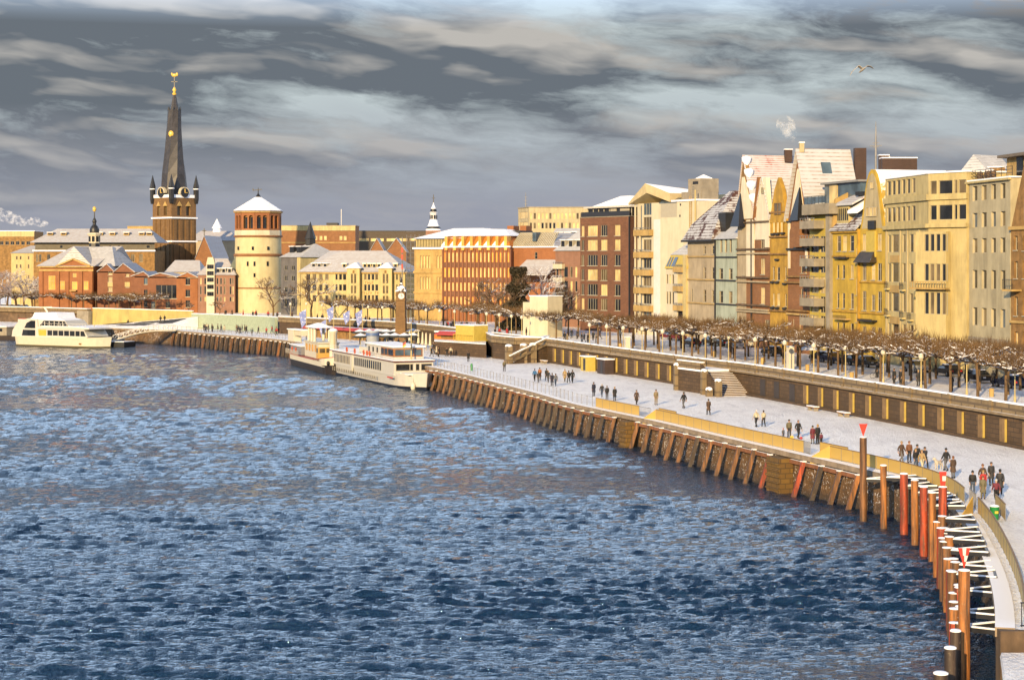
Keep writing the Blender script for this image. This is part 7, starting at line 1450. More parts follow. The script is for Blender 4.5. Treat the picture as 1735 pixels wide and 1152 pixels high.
PPL = [  # photo column, feet row, level, walks away or towards, label, coat, trousers, head, hat, pose, cut, scale
    (906, 646, 'a', 'person in bright blue jacket walking beside an orange-brown coat', 'blue', 'black', 'darkhair', 0, 'walk', 'jacket', 1.),
    (914.5, 644, 'a', 'person in orange-brown coat behind the blue jacket', 'orange', 'charcoal', 'darkhair', 0, 'stand', 'coat', 1.02),
    (912, 648, 'a', 'short person in dark coat before the orange-brown coat', 'charcoal', 'grey', 'darkhair', 0, 'walk', 'jacket', .85),
    (926, 645, 'a', 'person in black jacket in the middle of the far strolling group', 'black', 'black', 'darkhair', 0, 'stride', 'jacket', 1.),
    (929, 648, 'a', 'person in charcoal coat carrying pink, in the far strolling group', 'charcoal', 'grey', 'blond', 0, 'walk', 'jacket', .95),
    (935.5, 654, 'a', 'person in long navy coat nearest the thin posts', 'navy', 'black', 'darkhair', 0, 'stand', 'coat', 1.0),
    (941.5, 654.5, 'a', 'person in grey jacket beside the long navy coat', 'grey', 'jeans', 'darkhair', 0, 'walk', 'jacket', .98),
    (957, 646.5, 'a', 'person in pale tan coat left of two black coats', 'tan', 'khaki', 'blond', 0, 'walk', 'coat', 1.), (963.5, 649, 'a', 'person in black coat between the tan coat and another black coat', 'black', 'black', 'darkhair', 0, 'stride', 'jacket', .98), (970, 649, 'a', 'taller person in black, rightmost of the far trio', 'black', 'charcoal', 'darkhair', 0, 'walk', 'jacket', 1.04),
    (854.5, 629.5, 't', 'lone person with spread arms before the bastion', 'olive', 'charcoal', 'darkhair', 0, 'stride', 'jacket', 1.), (793.5, 612.5, 'a', 'lone dark person by the stall terrace wall', 'black', 'black', 'darkhair', 0, 'stand', 'coat', 1.),
    (1006, 671, 'a', 'slim person in navy at the far railing end', 'navy', 'black', 'darkhair', 0, 'stand', 'coat', 1.), (1020, 673, 'a', 'person in black jacket with white shawl behind the far railing', 'charcoal', 'jeans', 'white', 0, 'walk', 'jacket', .95), (1028.5, 676.5, 'a', 'stout person in black bent behind the far railing', 'black', 'black', 'greyhair', 0, 'stand', 'jacket', .95), (1041.5, 679, 'a', 'rightmost black-coated person behind the far railing', 'black', 'charcoal', 'blond', 0, 'stand', 'coat', .97),
    (1078.5, 685.5, 't', 'woman in grey-brown coat near the far white gate', 'brown', 'black', 'darkhair', 0, 'walk', 'coat', .98), (1111.5, 686, 't', 'man in olive-tan jacket and trousers standing apart', 'khaki', 'khaki', 'darkhair', 0, 'stand', 'jacket', 1.04), (1158.5, 692, 'a', 'man in black jacket walking away alone', 'black', 'grey', 'darkhair', 0, 'walk', 'jacket', 1.08), (1200.5, 703, 'a', 'person in dark brown coat striding alone', 'brown', 'black', 'darkhair', 0, 'stride', 'coat', 1.),
    (1281.5, 723.5, 'a', 'left person of the couple in cream jackets', 'cream', 'charcoal', 'white', 0, 'walk', 'jacket', 1.), (1293.8, 723, 'a', 'right person of the couple in cream jackets', 'cream', 'black', 'darkhair', 0, 'stride', 'jacket', .96),
    (1327, 744, 't', 'small child in red hat behind the golden railing', 'grey', 'jeans', 'red', 1, 'stand', 'jacket', .6), (1337, 743, 't', 'man in olive jacket with yellow bag', 'olive', 'charcoal', 'darkhair', 0, 'stand', 'jacket', 1.04), (1352.5, 743, 't', 'woman with long hair in black coat with red bag', 'black', 'black', 'leather', 0, 'walk', 'jacket', 1.),
    (1377, 752, 'a', 'person in patterned brown coat and black hat by the gate', 'maroon', 'grey', 'black', 1, 'stand', 'coat', .96), (1385.5, 752.5, 'a', 'tall man in black with blond hair by the gate', 'black', 'black', 'blond', 0, 'stand', 'jacket', 1.05), (1391.5, 754, 'a', 'child in dark red beside the tall man', 'maroon', 'black', 'darkhair', 0, 'stand', 'jacket', .66),
    (1527.5, 783, 't', 'person in dark brown coat and pale cap right of the tall marker', 'brown', 'grey', 'tan', 1, 'walk', 'coat', 1.), (1540.5, 783.5, 't', 'person in brown leather coat right of the tall marker', 'leather', 'black', 'leather', 0, 'stand', 'jacket', 1.03), (1554, 790, 't', 'person in black behind the tan jacket', 'black', 'charcoal', 'black', 1, 'walk', 'jacket', 1.02), (1567, 795, 't', 'man in dark jacket right of the tan jacket', 'charcoal', 'black', 'darkhair', 0, 'stride', 'jacket', 1.04), (1551.5, 795, 't', 'person in black jacket and jeans left of the tan jacket', 'black', 'jeans', 'blond', 0, 'stand', 'jacket', .95), (1562, 797.5, 't', 'person in tan jacket and pale trousers in the group of six', 'tan', 'cream', 'blond', 0, 'walk', 'jacket', .97),
    (1603, 798, 'a', 'man in black hood beside a pale dog', 'black', 'grey', 'black', 1, 'walk', 'jacket', 1.05), (1615, 810.5, 'a', 'person in dark brown coat right of the pale dog walker', 'brown', 'greyhair' if 0 else 'grey', 'leather', 0, 'stand', 'coat', 1.),
    (1648, 838.5, 't', 'man in black jacket and blue jeans with cap, left of the red jacket', 'black', 'jeans', 'black', 1, 'stand', 'jacket', 1.), (1665, 826, 't', 'person in brown hat behind the red jacket', 'brown', 'brown', 'leather', 1, 'walk', 'coat', 1.), (1666, 836, 't', 'person in bright red jacket in the nearest group', 'red', 'black', 'blond', 0, 'stand', 'jacket', .97), (1665.5, 845, 't', 'woman in long olive coat before the red jacket', 'olive', 'olive', 'leather', 0, 'stand', 'coat', .93), (1679.5, 822, 't', 'person in dark coat at the back of the nearest group', 'charcoal', 'black', 'brown', 0, 'stand', 'coat', 1.), (1694.5, 839, 'a', 'tall man in charcoal at the right of the nearest group', 'charcoal', 'black', 'black', 0, 'walk', 'coat', 1.08), (1688, 851.5, 'a', 'woman in maroon jacket and white hat, nearest walker', 'maroon', 'black', 'white', 1, 'walk', 'jacket', .94)]
for (x, y, f_, lab, ct, tr_, hd, ht, po, kd, s) in PPL: p = gp(x, y, ZQ); person(p, face(f_, p), lab, ct, tr_, hd, bool(ht), po, kd, s, None)
UPP = [(1515, 651, 'person in black coat on the upper promenade, left of a pair', 'black', 'l'), (1526, 652.5, 'stout person in black on the upper promenade, right of a pair', 'black', 'l'), (1556, 654, 'person in black and tan hat between the trees near a lamp', 'charcoal', 'a'), (1565, 652, 'person in dark coat behind the lamp pole', 'black', 'a'), (1612, 663, 'lone person in black near the parapet', 'black', 'a'), (1486, 640, 'cyclist in black on the upper road', 'black', 'l'), (1683, 655, 'person in dark jacket and red scarf between parked cars', 'charcoal', 'a'), (1244, 607, 'person in black at the stair head', 'black', 'a')]
for x, y, lab, ct, f_ in UPP: p = gp(x, y, ZU); person(p, face(f_, p), lab, ct, 'black', random.choice(['darkhair', 'tan']), False, 'stand', 'coat', 1.02)
# crowds
def crowd(n, gen, where, z, pal=('black', 'black', 'charcoal', 'navy', 'brown', 'charcoal', 'khaki')):
    pts = sorted((gen() for _ in range(n)), key=lambda p: p.x / p.y); cnt = 0
    cn = dict(black='black', charcoal='dark grey', navy='navy', brown='brown', khaki='khaki', red='red', cream='cream', white='white', orange='orange')
    for p in pts:
        cnt += 1; ct = random.choice(pal); p.z = z
        person(p, random.uniform(0, 6.28), f'{cn[ct]}-coated person, {nth(cnt)} from left in {where}', ct, random.choice(['black', 'charcoal', 'jeans']), random.choice(['darkhair', 'black', 'leather', 'greyhair']), random.random() < .3, random.choice(['stand', 'walk', 'stride']), random.choice(['coat', 'jacket']), random.uniform(.92, 1.06), 'people in ' + where)
U = random.uniform
def pxgen(x0, x1, y0, y1, z): return lambda: gp(U(x0, x1), U(y0, y1), z)
crowd(12, pxgen(344, 388, 560, 563.5, ZQ), 'the quay crowd below the mint wall', ZQ, ('black', 'black', 'charcoal', 'navy', 'cream'))
crowd(8, pxgen(394, 422, 562, 566, ZQ), 'the small group below the mint wall', ZQ); crowd(6, pxgen(426, 475, 564, 569, ZQ), 'the group near the ticket booth', ZQ, ('black', 'charcoal', 'red'))
crowd(16, pxgen(725, 775, 596, 606, ZQ), 'the crowd between the ship and the terrace wall', ZQ, ('black', 'black', 'charcoal', 'brown', 'cream'))
crowd(14, lambda: WALL.at(U(wl(331), wl(362)), U(-7, -1.5)), 'the upper crowd right of the clock tower', ZU, ('black', 'black', 'charcoal', 'navy', 'red'))
crowd(10, pxgen(940, 1022, 572, 583, ZU), 'the group on the promenade before the brick block', ZU, ('black', 'navy', 'black', 'charcoal', 'khaki'))
crowd(8, lambda: gp(U(835, 915), U(566, 573), ZU), 'the bastion terrace group', ZU, ('black', 'red', 'charcoal', 'brown'))
crowd(18, pxgen(605, 722, 577, 592, ZQ), 'the cafe crowd behind the white ship', ZQ, ('black', 'charcoal', 'brown', 'black'))
crowd(12, lambda: WALL.at(U(wl(414), wl(434)), U(-7, -2)), 'the line above the mint wall', ZU, ('black', 'charcoal', 'brown', 'red')); crowd(10, lambda: WALL.at(U(wl(374), wl(398)), U(-5, -1.5)), 'the walkers before the cream building', ZU)
for x, y, lab in ((217, 553, 'person in black below the golden wall'), (272, 547, 'person in dark coat walking on the ramp steps, left of two'), (279, 546, 'person in dark coat walking on the ramp steps, right of two')): p = gp(x, y, ZQ + (0 if x < 220 else 1.5)); person(p, 1., lab, 'black', 'black')
# bags, dog
p = gp(1341.5, 742.5, ZQ + .42); b = MB(); b.hexa([(p.x - .14, p.y - .06, p.z - .2), (p.x + .14, p.y - .06, p.z - .2), (p.x + .14, p.y + .06, p.z - .2), (p.x - .14, p.y + .06, p.z - .2)], [(p.x - .17, p.y - .05, p.z + .22), (p.x + .17, p.y - .05, p.z + .22), (p.x + .17, p.y + .05, p.z + .22), (p.x - .17, p.y + .05, p.z + .22)]); b.bar((p.x - .08, p.y, p.z + .2), (p.x, p.y, p.z + .4), .02); b.bar((p.x + .08, p.y, p.z + .2), (p.x, p.y, p.z + .4), .02); solo(b, 'shopping_bag', 'bagyellow', 'bright yellow shopping bag held by the man in olive', 'bag')
p = gp(1357.5, 742, ZQ + .75); b = MB(); b.ball(p, (.16, .08, .13), 8); b.bar(p, p + Vector((-.1, 0, .4)), .02); solo(b, 'handbag', 'bagred', 'small red handbag of the woman in black', 'bag')
d0 = gp(1590.5, 796, ZQ); V = [(0, 0, .52), (0, .22, .55), (0, -.24, .52), (0, .36, .70), (0, .47, .78), (0, .60, .74), (0, -.38, .56), (0, -.52, .70)]; E = [(0, 1), (0, 2), (1, 3), (3, 4), (4, 5), (2, 6), (6, 7)]; Rr = [.13, .16, .13, .085, .09, .045, .04, .03]
for s in (-1, 1):
    i = len(V); V += [(s * .08, .24, .42), (s * .085, .25, .22), (s * .085, .23, .03)]; Rr += [.06, .035, .035]; E += [(1, i), (i, i + 1), (i + 1, i + 2)]
    i = len(V); V += [(s * .08, -.22, .42), (s * .085, -.33, .22), (s * .085, -.28, .03)]; Rr += [.075, .035, .035]; E += [(2, i), (i, i + 1), (i + 1, i + 2)]
    i = len(V); V += [(s * .07, .43, .88)]; Rr += [.03]; E += [(4, i)]
v, f_ = skinned('dog', V, E, Rr); b = MB(); b.mesh(v, f_, 0, True); o = bpy.data.objects.new('dog', b.data('dog', 'dog')); COL.objects.link(o); o.location = d0; o.rotation_euler = (0, 0, 2.2); o.scale = (1.2,) * 3; tag(o, 'pale shaggy dog standing by the man in black hood', 'dog')
# green bin
p = gp(1685, 881, ZQ); t = thing('litter_bin', 'green litter bin with yellow label beside the curved railing', 'bin', p); b = MB(); b.lathe(p, [(.2, 0), (.26, .1), (.31, .85), (.33, .9)], 14); b.build('bin_body', 'bingreen', t); b = MB(); b.lathe(p, [(.33, .9), (.25, .98), (.05, 1.02)], 14); b.build('snow_lid', 'snow', t)
b = MB(); b.box((p.x + .05, p.y - .3, p.z + .55), (.22, .05, .16), 0); b.build('sticker', 'bagyellow', t)
p = gp(799, 628, ZQ); b = MB(); b.lathe(p, [(.18, 0), (.2, .8), (.12, 1.1)], 10); solo(b, 'litter_bin', 'bingreen', 'small green bin among the thin posts near the ship', 'bin')
# ------------------------------------------------------------------ cars
def car_proto():
    t = thing('parked_car', 'x', 'car', (0, 0, 0)); b = MB()
    prof = [(-2.1, .35), (-2.15, .7), (-2.0, .92), (-1.1, .98), (1.0, .95), (1.9, .88), (2.15, .68), (2.12, .35)]; n = len(prof)
    vs = [(x, y * (1. if z < .8 else .95), z) for y in (-.86, .86) for x, z in prof]; b.mesh(vs, [tuple(range(n)), tuple(reversed(range(n, 2 * n)))] + [(k, n + k, n + (k + 1) % n, (k + 1) % n) for k in range(n)]); b.build('body', 'black', t)
    b = MB(); b.hexa([(-1.75, -.78, .95), (1.0, -.78, .95), (1.0, .78, .95), (-1.75, .78, .95)], [(-1.2, -.62, 1.42), (.25, -.62, 1.42), (.25, .62, 1.42), (-1.2, .62, 1.42)]); g = b.build('glasshouse', 'dark', t)
    b = MB(); b.hexa([(-1.22, -.64, 1.42), (.27, -.64, 1.42), (.27, .64, 1.42), (-1.22, .64, 1.42)], [(-1.1, -.55, 1.52), (.15, -.55, 1.52), (.15, .55, 1.52), (-1.1, .55, 1.52)]); b.build('roof_snow', 'snow', g)
    for x in (-1.35, 1.35):
        for y in (-.8, .8):
            b = MB(); b.tube([(x, y - .1, .32), (x, y + .1, .32)], .32, 14); w = b.build('wheel', 'rubber', t); b = MB(); b.tube([(x, y + (.105 if y > 0 else -.105), .32), (x, y + (.09 if y > 0 else -.09), .32)], .19, 10); b.build('rim', 'steel', w)
    for y in (-.6, .6):
        b = MB(); b.box((2.12, y, .7), (.1, .34, .16)); b.build('headlight', 'white2', t); b = MB(); b.box((-2.12, y, .75), (.1, .3, .18)); b.build('tail_light', 'redpaint', t)
    return t
CP = car_proto(); CARC = dict(black=(.012, .012, .014), darkblue=(.015, .02, .05), silver=(.3, .3, .3), maroon=(.12, .015, .02), white=(.6, .58, .54))
CM = {}
for n_, c in CARC.items(): t_ = NT('car_paint_' + n_); CM[n_] = t_.done(t_.mix(t_.noise(t_.pos(), 1.5, 3), c, [k * .8 for k in c]), .25)
cars = [(1605, 640, 'black', 'black car behind the trees left of the lone walker'), (1660, 648, 'black', 'rounded black car right of the lone walker on the promenade'), (1712, 657, 'darkblue', 'dark blue car at the right edge behind the last lamp'), (1553, 634, 'silver', 'silver car half hidden behind the trees before the cream house'), (1440, 618, 'black', 'black car right of the snowy parasol'), (1412, 614, 'darkblue', 'dark blue car right behind the snowy parasol'), (1392, 610, 'black', 'black car just beside the snowy parasol'), (1247, 590, 'silver', 'pale silver car before the twin-gabled house'), (1225, 587, 'black', 'black car before the pale green wing'), (1205, 585, 'black', 'black car before the beige house'), (1172, 580, 'black', 'black car left of the beige house lamps'), (1150, 577, 'maroon', 'dark red car, right of two dark red cars'), (1134, 575, 'maroon', 'dark red car, left of two dark red cars'), (1020, 559, 'black', 'black car before the brown brick block'), (1310, 599, 'black', 'black car behind the pale column'), (1470, 622, 'black', 'black car near the cyclist')]
for k, (x, y, c, lab) in enumerate(cars):
    D = None
    for Dq in np.linspace(150, 420, 700):                       # where the road line 17 m behind the parapet crosses this column
        p = WALL.at(wl(Dq), -19.5)
        if abs(CX + F * p.x / p.y - x) < 1.2: D = p; break
    p = Vector((D.x, D.y, ZU)) if D else gp(x, y, ZU); u = WALL.tan(wl(p.y - 6)); a = math.atan2(u.y, u.x) + (math.pi if k % 2 else 0)
    o = CP if k == 0 else dup(CP); o.location = p; o.rotation_euler = (0, 0, a); o['label'] = lab; o['group'] = 'cars parked behind the trees'
    for ch in o.children:
        if ch.name.startswith('body'): ch.material_slots[0].link = 'OBJECT'; ch.material_slots[0].material = CM[c]
for k, (x, lab) in enumerate(((6, 'leftmost snow-topped dark car at the far left promenade'), (14, 'second snow-topped dark car at the far left promenade'), (25, 'third snow-topped dark car at the far left promenade'), (38, 'fourth snow-topped dark car near the frosted trees'))):
    D = 497 - k; o = dup(CP, Vector(((x - CX) * D / F, D, ZU)), 2.8, lab, 'cars at the far left promenade')
p = gp(1486, 641, ZU); t = thing('bicycle', 'dark bicycle ridden by the person in black on the road', 'bicycle', p); 
for s in (-.5, .5): b = MB(); vs = [(p.x + s + .33 * math.cos(a), p.y, p.z + .34 + .33 * math.sin(a)) for a in np.linspace(0, 2 * math.pi, 17)]; b.tube(vs, .02, 5, 0, False); b.build('wheel', 'rubber', t)
b = MB(); A, B_, C_, D_ = [p + Vector(v) for v in ((-.5, 0, .34), (-.1, 0, .32), (-.2, 0, .85), (.38, 0, .82))]
for q, r_ in ((A, B_), (A, C_), (B_, C_), (C_, D_), (B_, D_), (D_, p + Vector((.5, 0, .34))), (D_, p + Vector((.34, 0, 1.))), (C_, p + Vector((-.23, 0, .95)))): b.bar(q, r_, .035)
b.build('frame', 'darkmetal', t)
# pale columns, parasol, signs, bins on the upper promenade
for x, y, h, w_, lab in ((1339, 626, 2.9, .75, 'tall pale square column between the trees'), (1063, 592, 1.9, .7, 'short pale square column beside a lamp')):
    p = gp(x, y, ZU); t = thing('pale_column', lab, 'column', p); b = MB(); b.box((p.x, p.y, ZU + h / 2), (w_, w_, h), .3); b.build('shaft', 'hullcream', t); b = MB(); b.box((p.x, p.y, ZU + h + .06), (w_ + .06, w_ + .06, .12), .3); b.build('snow_cap', 'snow', t)
p = gp(1373, 618, ZU); t = thing('parasol', 'open snow-covered parasol between the trees', 'parasol', p); b = MB(); b.tube([p, p + Vector((0, 0, 2.4))], .05, 6); b.build('pole', 'steel', t); b = MB(); b.lathe(p, [(1.7, 2.0), (1.0, 2.5), (.05, 2.75)], 10); b.build('canopy', 'snow', t)
for k, (x, y) in enumerate(((1211, 605), (1680, 672), (1443, 643), (1292, 617), (1368, 629), (1051, 591))):
    p = gp(x, y, ZU); b = MB(); b.lathe(p, [(.24, 0), (.27, .8), (.2, .86)], 10); solo(b, 'litter_bin', 'sand', f'tan litter bin behind the parapet, {nth(k + 1)} from the ' + ('stair head' if 0 else 'list of bins') if 0 else ['tan bin behind the parapet just left of the stair head', 'tan bin beside the rightmost lamp', 'tan bin right of the fifth lamp', 'tan bin before the second pale lamp right of the stairs', 'tan bin below the snowy parasol', 'orange-brown bin near the short pale column'][k], 'bin')
for x, y, lab in ((1210, 586, 'pale square hanging sign left of the stair lamp'), (1272, 595, 'pale square sign among the trees beside a globe lamp'), (1050, 572, 'small pale sign among the trees before the brick block'), (1488, 622, 'small bright sign beside the cyclist')):
    p = gp(x, y + 16, ZU); t = thing('sign', lab, 'sign', p); b = MB(); b.tube([p, p + Vector((0, 0, 2.2))], .04, 6); b.build('post', 'steel', t); b = MB(); b.box(p + Vector((0, 0, 2.4)), (.75, .08, .6), .2); b.build('board', 'hullcream', t)
# ------------------------------------------------------------------ cafe umbrellas, booth, flags
for k in range(15):
    x, y = 612 + (k % 8) * 14.5 + U(-2, 2), 572 + (k // 8) * 9 + U(-1, 1); p = gp(x, y + 10, ZQ); t = thing('cafe_umbrella', f'dark snow-edged cafe umbrella behind the white ship, {nth(k % 8 + 1)} from the left in the {"rear" if k < 8 else "front"} row', 'umbrella', p, 'cafe umbrellas behind the white ship')
    b = MB(); b.tube([p, p + Vector((0, 0, 2.7))], .05, 6); b.build('pole', 'cream', t); b = MB(); b.lathe(p, [(1.75, 2.15), (1.7, 2.25), (.9, 2.6), (.06, 2.95)], 8, 0, False, U(0, 1)); b.build('canopy', 'umbrella', t); b = MB(); b.lathe(p, [(1.2, 2.52), (.8, 2.72), (.05, 3.02)], 8); b.build('snow_patch', 'snow', t)
for k, x in enumerate((694, 702, 709, 716, 722, 729)):        # closed pale parasols
    p = gp(x, 588 + k * 1.3, ZQ); t = thing('closed_parasol', f'closed pale parasol beside the ship bow, {nth(k + 1)} from the left', 'parasol', p, 'closed parasols by the ship bow'); b = MB(); b.tube([p, p + Vector((0, 0, 3.3))], .06, 6); b.build('pole', 'cream', t); b = MB(); b.lathe(p, [(.32, 1.0), (.22, 1.9), (.14, 3.1), (.03, 3.3)], 8); b.build('folded_canopy', 'white', t)
p = gp(493, 577, ZQ); t = thing('ticket_booth', 'small pale ticket booth at the quay edge left of the steamer', 'booth', p); f = Fac(PD(488, 371), PD(510, 364)); b = MB(); f.box(b, 0, f.L * .42, ZQ, 6.0, -1.6, 0); b.build('booth', 'hullcream', t); b = MB(); f.box(b, f.L * .42 + .01, f.L, 4.9, 6., -1.5, -.1); b.build('sign_board', 'white', t); b = MB(); f.box(b, -.2, f.L, 6., 6.2, -1.8, .2); b.build('roof', 'snow', t)
f = Fac(PD(518, 392), PD(640, 368)); t = thing('awning_stall', 'long cafe stall with red awning below the promenade wall', 'stall', f.P(0, ZQ, 0)); b = MB(); f.box(b, 0, f.L, ZQ, 5.6, -1.6, 0); b.build('booth', 'brown', t); b = MB(); b.hexa([f.P(0, 5.5, 1.2), f.P(f.L, 5.5, 1.2), f.P(f.L, 6.0, -.1), f.P(0, 6.0, -.1)], [f.P(0, 5.6, 1.2), f.P(f.L, 5.6, 1.2), f.P(f.L, 6.1, -.1), f.P(0, 6.1, -.1)]); b.build('awning', 'awning', t); b = MB(); f.box(b, -.2, f.L + .2, 5.9, 6.1, -2, -.12); b.build('roof', 'snow', t)
fl = [(519, 517, 585, 523, 547, 1, 'leftmost blue and white flag hanging limp before the booth'), (553, 535, 605, 541, 562, 1, 'blue and white flag lowest of all, behind the steamer'), (565.5, 517, 585, 518, 537, 1, 'blue and white flag, highest, before the cream building'), (593, 516, 580, 525, 541, 1, 'narrow blue and white flag left of the rightmost flag'), (614, 517, 580, 524, 545, 1, 'rightmost blue and white flag near the clock tower')]
for x, y0, yb, fy0, fy1, sg, lab in fl:
    D = 352 if x > 540 and x < 560 else 372; p0, p1 = at(x, yb, D), at(x, y0, D); t = thing('flag_pole', lab.replace('flag', 'flag on its pole', 1), 'flag pole', (p0.x, p0.y, ZQ), 'blue and white flags at the pier'); b = MB(); b.tube([(p0.x, p0.y, ZQ), p1], [.09, .05], 8); b.ball(p1, .1, 8); b.build('pole', 'cream', t)
    b = MB(); n, m_ = 9, 5; za, zb_ = CZ - (fy0 - YH) * D / F, CZ - (fy1 - YH) * D / F; W = 1.5; vs = []
    for i in range(n):
        for j in range(m_): u = j / (m_ - 1); v = i / (n - 1); vs.append((p0.x - u * W * (1 - .35 * v), p0.y + .28 * math.sin(u * 4 + v * 3), za + (zb_ - za) * v - u * .9 * (1 + .3 * v)))
    b.mesh(vs, [(i * m_ + j, i * m_ + j + 1, (i + 1) * m_ + j + 1, (i + 1) * m_ + j) for i in range(n - 1) for j in range(m_ - 1)], 0, True); b.build('flag', 'flag', t)
# ------------------------------------------------------------------ boats
class Boat:
    def __init__(s, name, lab, stern, bow, B):
        s.o = V2(*stern); d = V2(*bow) - s.o; s.L = d.length; s.d = d / s.L; s.n = V2(-s.d.y, s.d.x); s.B = B; s.t = thing(name, lab, 'ship' if s.L > 25 else 'boat', (stern[0], stern[1], 0))
    def P(s, u, v, z): return Vector((s.o.x + s.d.x * u + s.n.x * v, s.o.y + s.d.y * u + s.n.y * v, z))
    def hull(s, z0, z1, sheer, mat, name='hull', flare=.85, bowf=7., sternf=3., deck=None, full=.0):
        """closed hull band from z0 up to z1 (+ sheer towards the bow); sharp stem, rounded stern"""
        N = 24; mb = MB(); rings = []
        for i in range(N + 1):
            u = s.L * i / N; w = 1.
            if u < sternf: w = max(.35, math.sin(math.pi / 2 * u / sternf) ** .5) if u > 0 else .35
            if u > s.L - bowf: q = (u - s.L + bowf) / bowf; w = max(.02, (1 - q ** (2.2 + full)))
            h = s.B / 2 * w; zt = z1 + sheer * max(0, (u / s.L - .55) / .45) ** 2 + sheer * .4 * max(0, (.25 - u / s.L) / .25) ** 2; us = u + (zt - z0) * .22 * max(0, (u - s.L + bowf) / bowf); a = flare
            rings.append([s.P(u, -h * a, z0), s.P(us, -h, zt), s.P(us, h, zt), s.P(u, h * a, z0)])
        vs = [p for r in rings for p in r]; fs = [(i * 4 + j, (i + 1) * 4 + j, (i + 1) * 4 + (j + 1) % 4, i * 4 + (j + 1) % 4) for i in range(N) for j in range(4)]
        mb.mesh(vs, fs); mb.face(vs[:4][::-1]); mb.face(vs[-4:]); return mb.build(name, mat, s.t)
    def box(s, u0, u1, v0, v1, z0, z1, name=None, mat=None, mb=None, parent=None, tap=0.):
        mb_ = mb or MB(); mb_.hexa([s.P(u0, v0, z0), s.P(u1, v0, z0), s.P(u1, v1, z0), s.P(u0, v1, z0)], [s.P(u0, v0, z1), s.P(u1 - tap, v0, z1), s.P(u1 - tap, v1, z1), s.P(u0, v1, z1)])
        return mb_.build(name, mat, parent or s.t) if name else mb_
    def panes(s, us, v, z0, z1, mat='dark', out=-.04, name='window', parent=None, fr='frame'):
        for u0, u1 in us:
            m1 = MB(); s.box(u0 - .08, u1 + .08, v, v + out * .6, z0 - .08, z1 + .08, mb=m1); w = m1.build(name, fr, parent or s.t); m1 = MB(); s.box(u0, u1, v + out * .5, v + out, z0, z1, mb=m1); m1.build('pane', mat, w)
# big white passenger ship, bow towards us
b = Boat('passenger_ship', 'big white passenger ship moored with its bow beside the wooden piles', (-29.6, 319), (-13.4, 276.5), 6.4)
b.hull(-.8, .55, .15, 'navy', 'boot_top', .9, 8); b.hull(.55, 2.15, .75, 'whitepaint', 'hull', .93, 8)
Ld = b.L - 6.5
b.box(1.5, Ld, -3.3, 3.3, 2.1, 4.35, 'lower_saloon', 'whitepaint'); b.box(.4, Ld + .5, -3.55, 3.55, 4.35, 4.5, 'saloon_roof_edge', plain('maroon_edge', (.16, .03, .03), .5)); b.box(.5, Ld + .4, -3.45, 3.45, 4.5, 4.62, 'deck_snow', 'snow')
b.panes([(3 + k * .95, 3.55 + k * .95) for k in range(11)], -3.3, 2.6, 3.9, 'mid'); b.panes([(16.2 + k * 1.25, 17.0 + k * 1.25) for k in range(13)], -3.3, 2.6, 3.9, 'dark'); b.box(14.2, 15.3, -3.42, -3.3, 1.2, 4.3, 'boarding_door', 'hullcream')
b.panes([(3 + k * 1.15, 3.3 + k * 1.15) for k in range(24)], -3.62, 1.1, 1.55, 'mid', -.05, 'porthole')
for v0, v1 in ((-2.9, -.7), (-.55, -.15), (.4, .9), (1.3, 3.)): m1 = MB(); b.box(Ld - .02, Ld + .05, v0 - .07, v1 + .07, 2.9, 4.0, mb=m1); w_ = m1.build('front_window', 'frame', b.t); m1 = MB(); b.box(Ld + .05, Ld + .08, v0, v1, 2.97, 3.93, mb=m1); m1.build('pane', 'dark', w_)
b.box(21, Ld - 2.5, -2.5, 2.5, 4.6, 6.5, 'upper_cabin', 'whitepaint'); b.box(20.6, Ld - 2.1, -2.75, 2.75, 6.5, 6.72, 'cabin_snow', 'snow'); b.panes([(22 + k * 2.4, 22.8 + k * 2.4) for k in range(3)], -2.5, 5.2, 6.1, 'dark')
m1 = MB(); b.box(29.4, Ld - 2.44, -2.56, 2.3, 5.0, 6.3, mb=m1); w_ = m1.build('wheelhouse_trim', 'wood', b.t)
for v0, v1 in ((-2.3, -.9), (-.7, .7), (.9, 2.1)): m1 = MB(); b.box(Ld - 2.45, Ld - 2.4, v0, v1, 5.2, 6.15, mb=m1); m1.build('wheelhouse_pane', 'bluepane', w_)
b.panes([(29.7, 31.2), (31.6, 33.2), (33.6, Ld - 2.7)], -2.56, 5.2, 6.15, 'dark', -.05, 'wheelhouse_window', fr='wood')
b.box(14, 20.5, -1.9, 1.9, 4.6, 5.7, 'rear_cabin', 'hullcream')
m1 = MB(); q = b.P(14.5, .4, 0); m1.lathe((q.x, q.y, 0), [(1.05, 4.6), (1.05, 7.9), (1.15, 8.0), (1.15, 8.3)], 16); m1.build('funnel', plain('funnel_silver', (.5, .54, .6), .3, .1, 2.), b.t); m1 = MB(); m1.lathe((q.x, q.y, 0), [(1.17, 7.5), (1.17, 8.0)], 16); m1.build('funnel_band', 'bluepaint', b.t)
m1 = MB()
for k in range(30): u = .8 + k * 1.05; m1.bar(b.P(u, -3.4, 4.5), b.P(u, -3.4, 5.4), .04)
m1.bar(b.P(.8, -3.4, 5.4), b.P(31.3, -3.4, 5.4), .05); m1.bar(b.P(.8, -3.4, 5.0), b.P(31.3, -3.4, 5.0), .04); m1.build('deck_railing', 'white2', b.t)
for u in (12, 17, 22.5, 24.5, 26.): m1 = MB(); c_ = b.P(u, -3.5, 5.05); vs = [c_ + b.d.to_3d() * .36 * math.cos(a) + Vector((0, 0, .36 * math.sin(a))) for a in np.linspace(0, 2 * math.pi, 13)]; m1.tube(vs, .11, 6, 0, False); m1.build('lifebuoy', 'lifering', b.t)
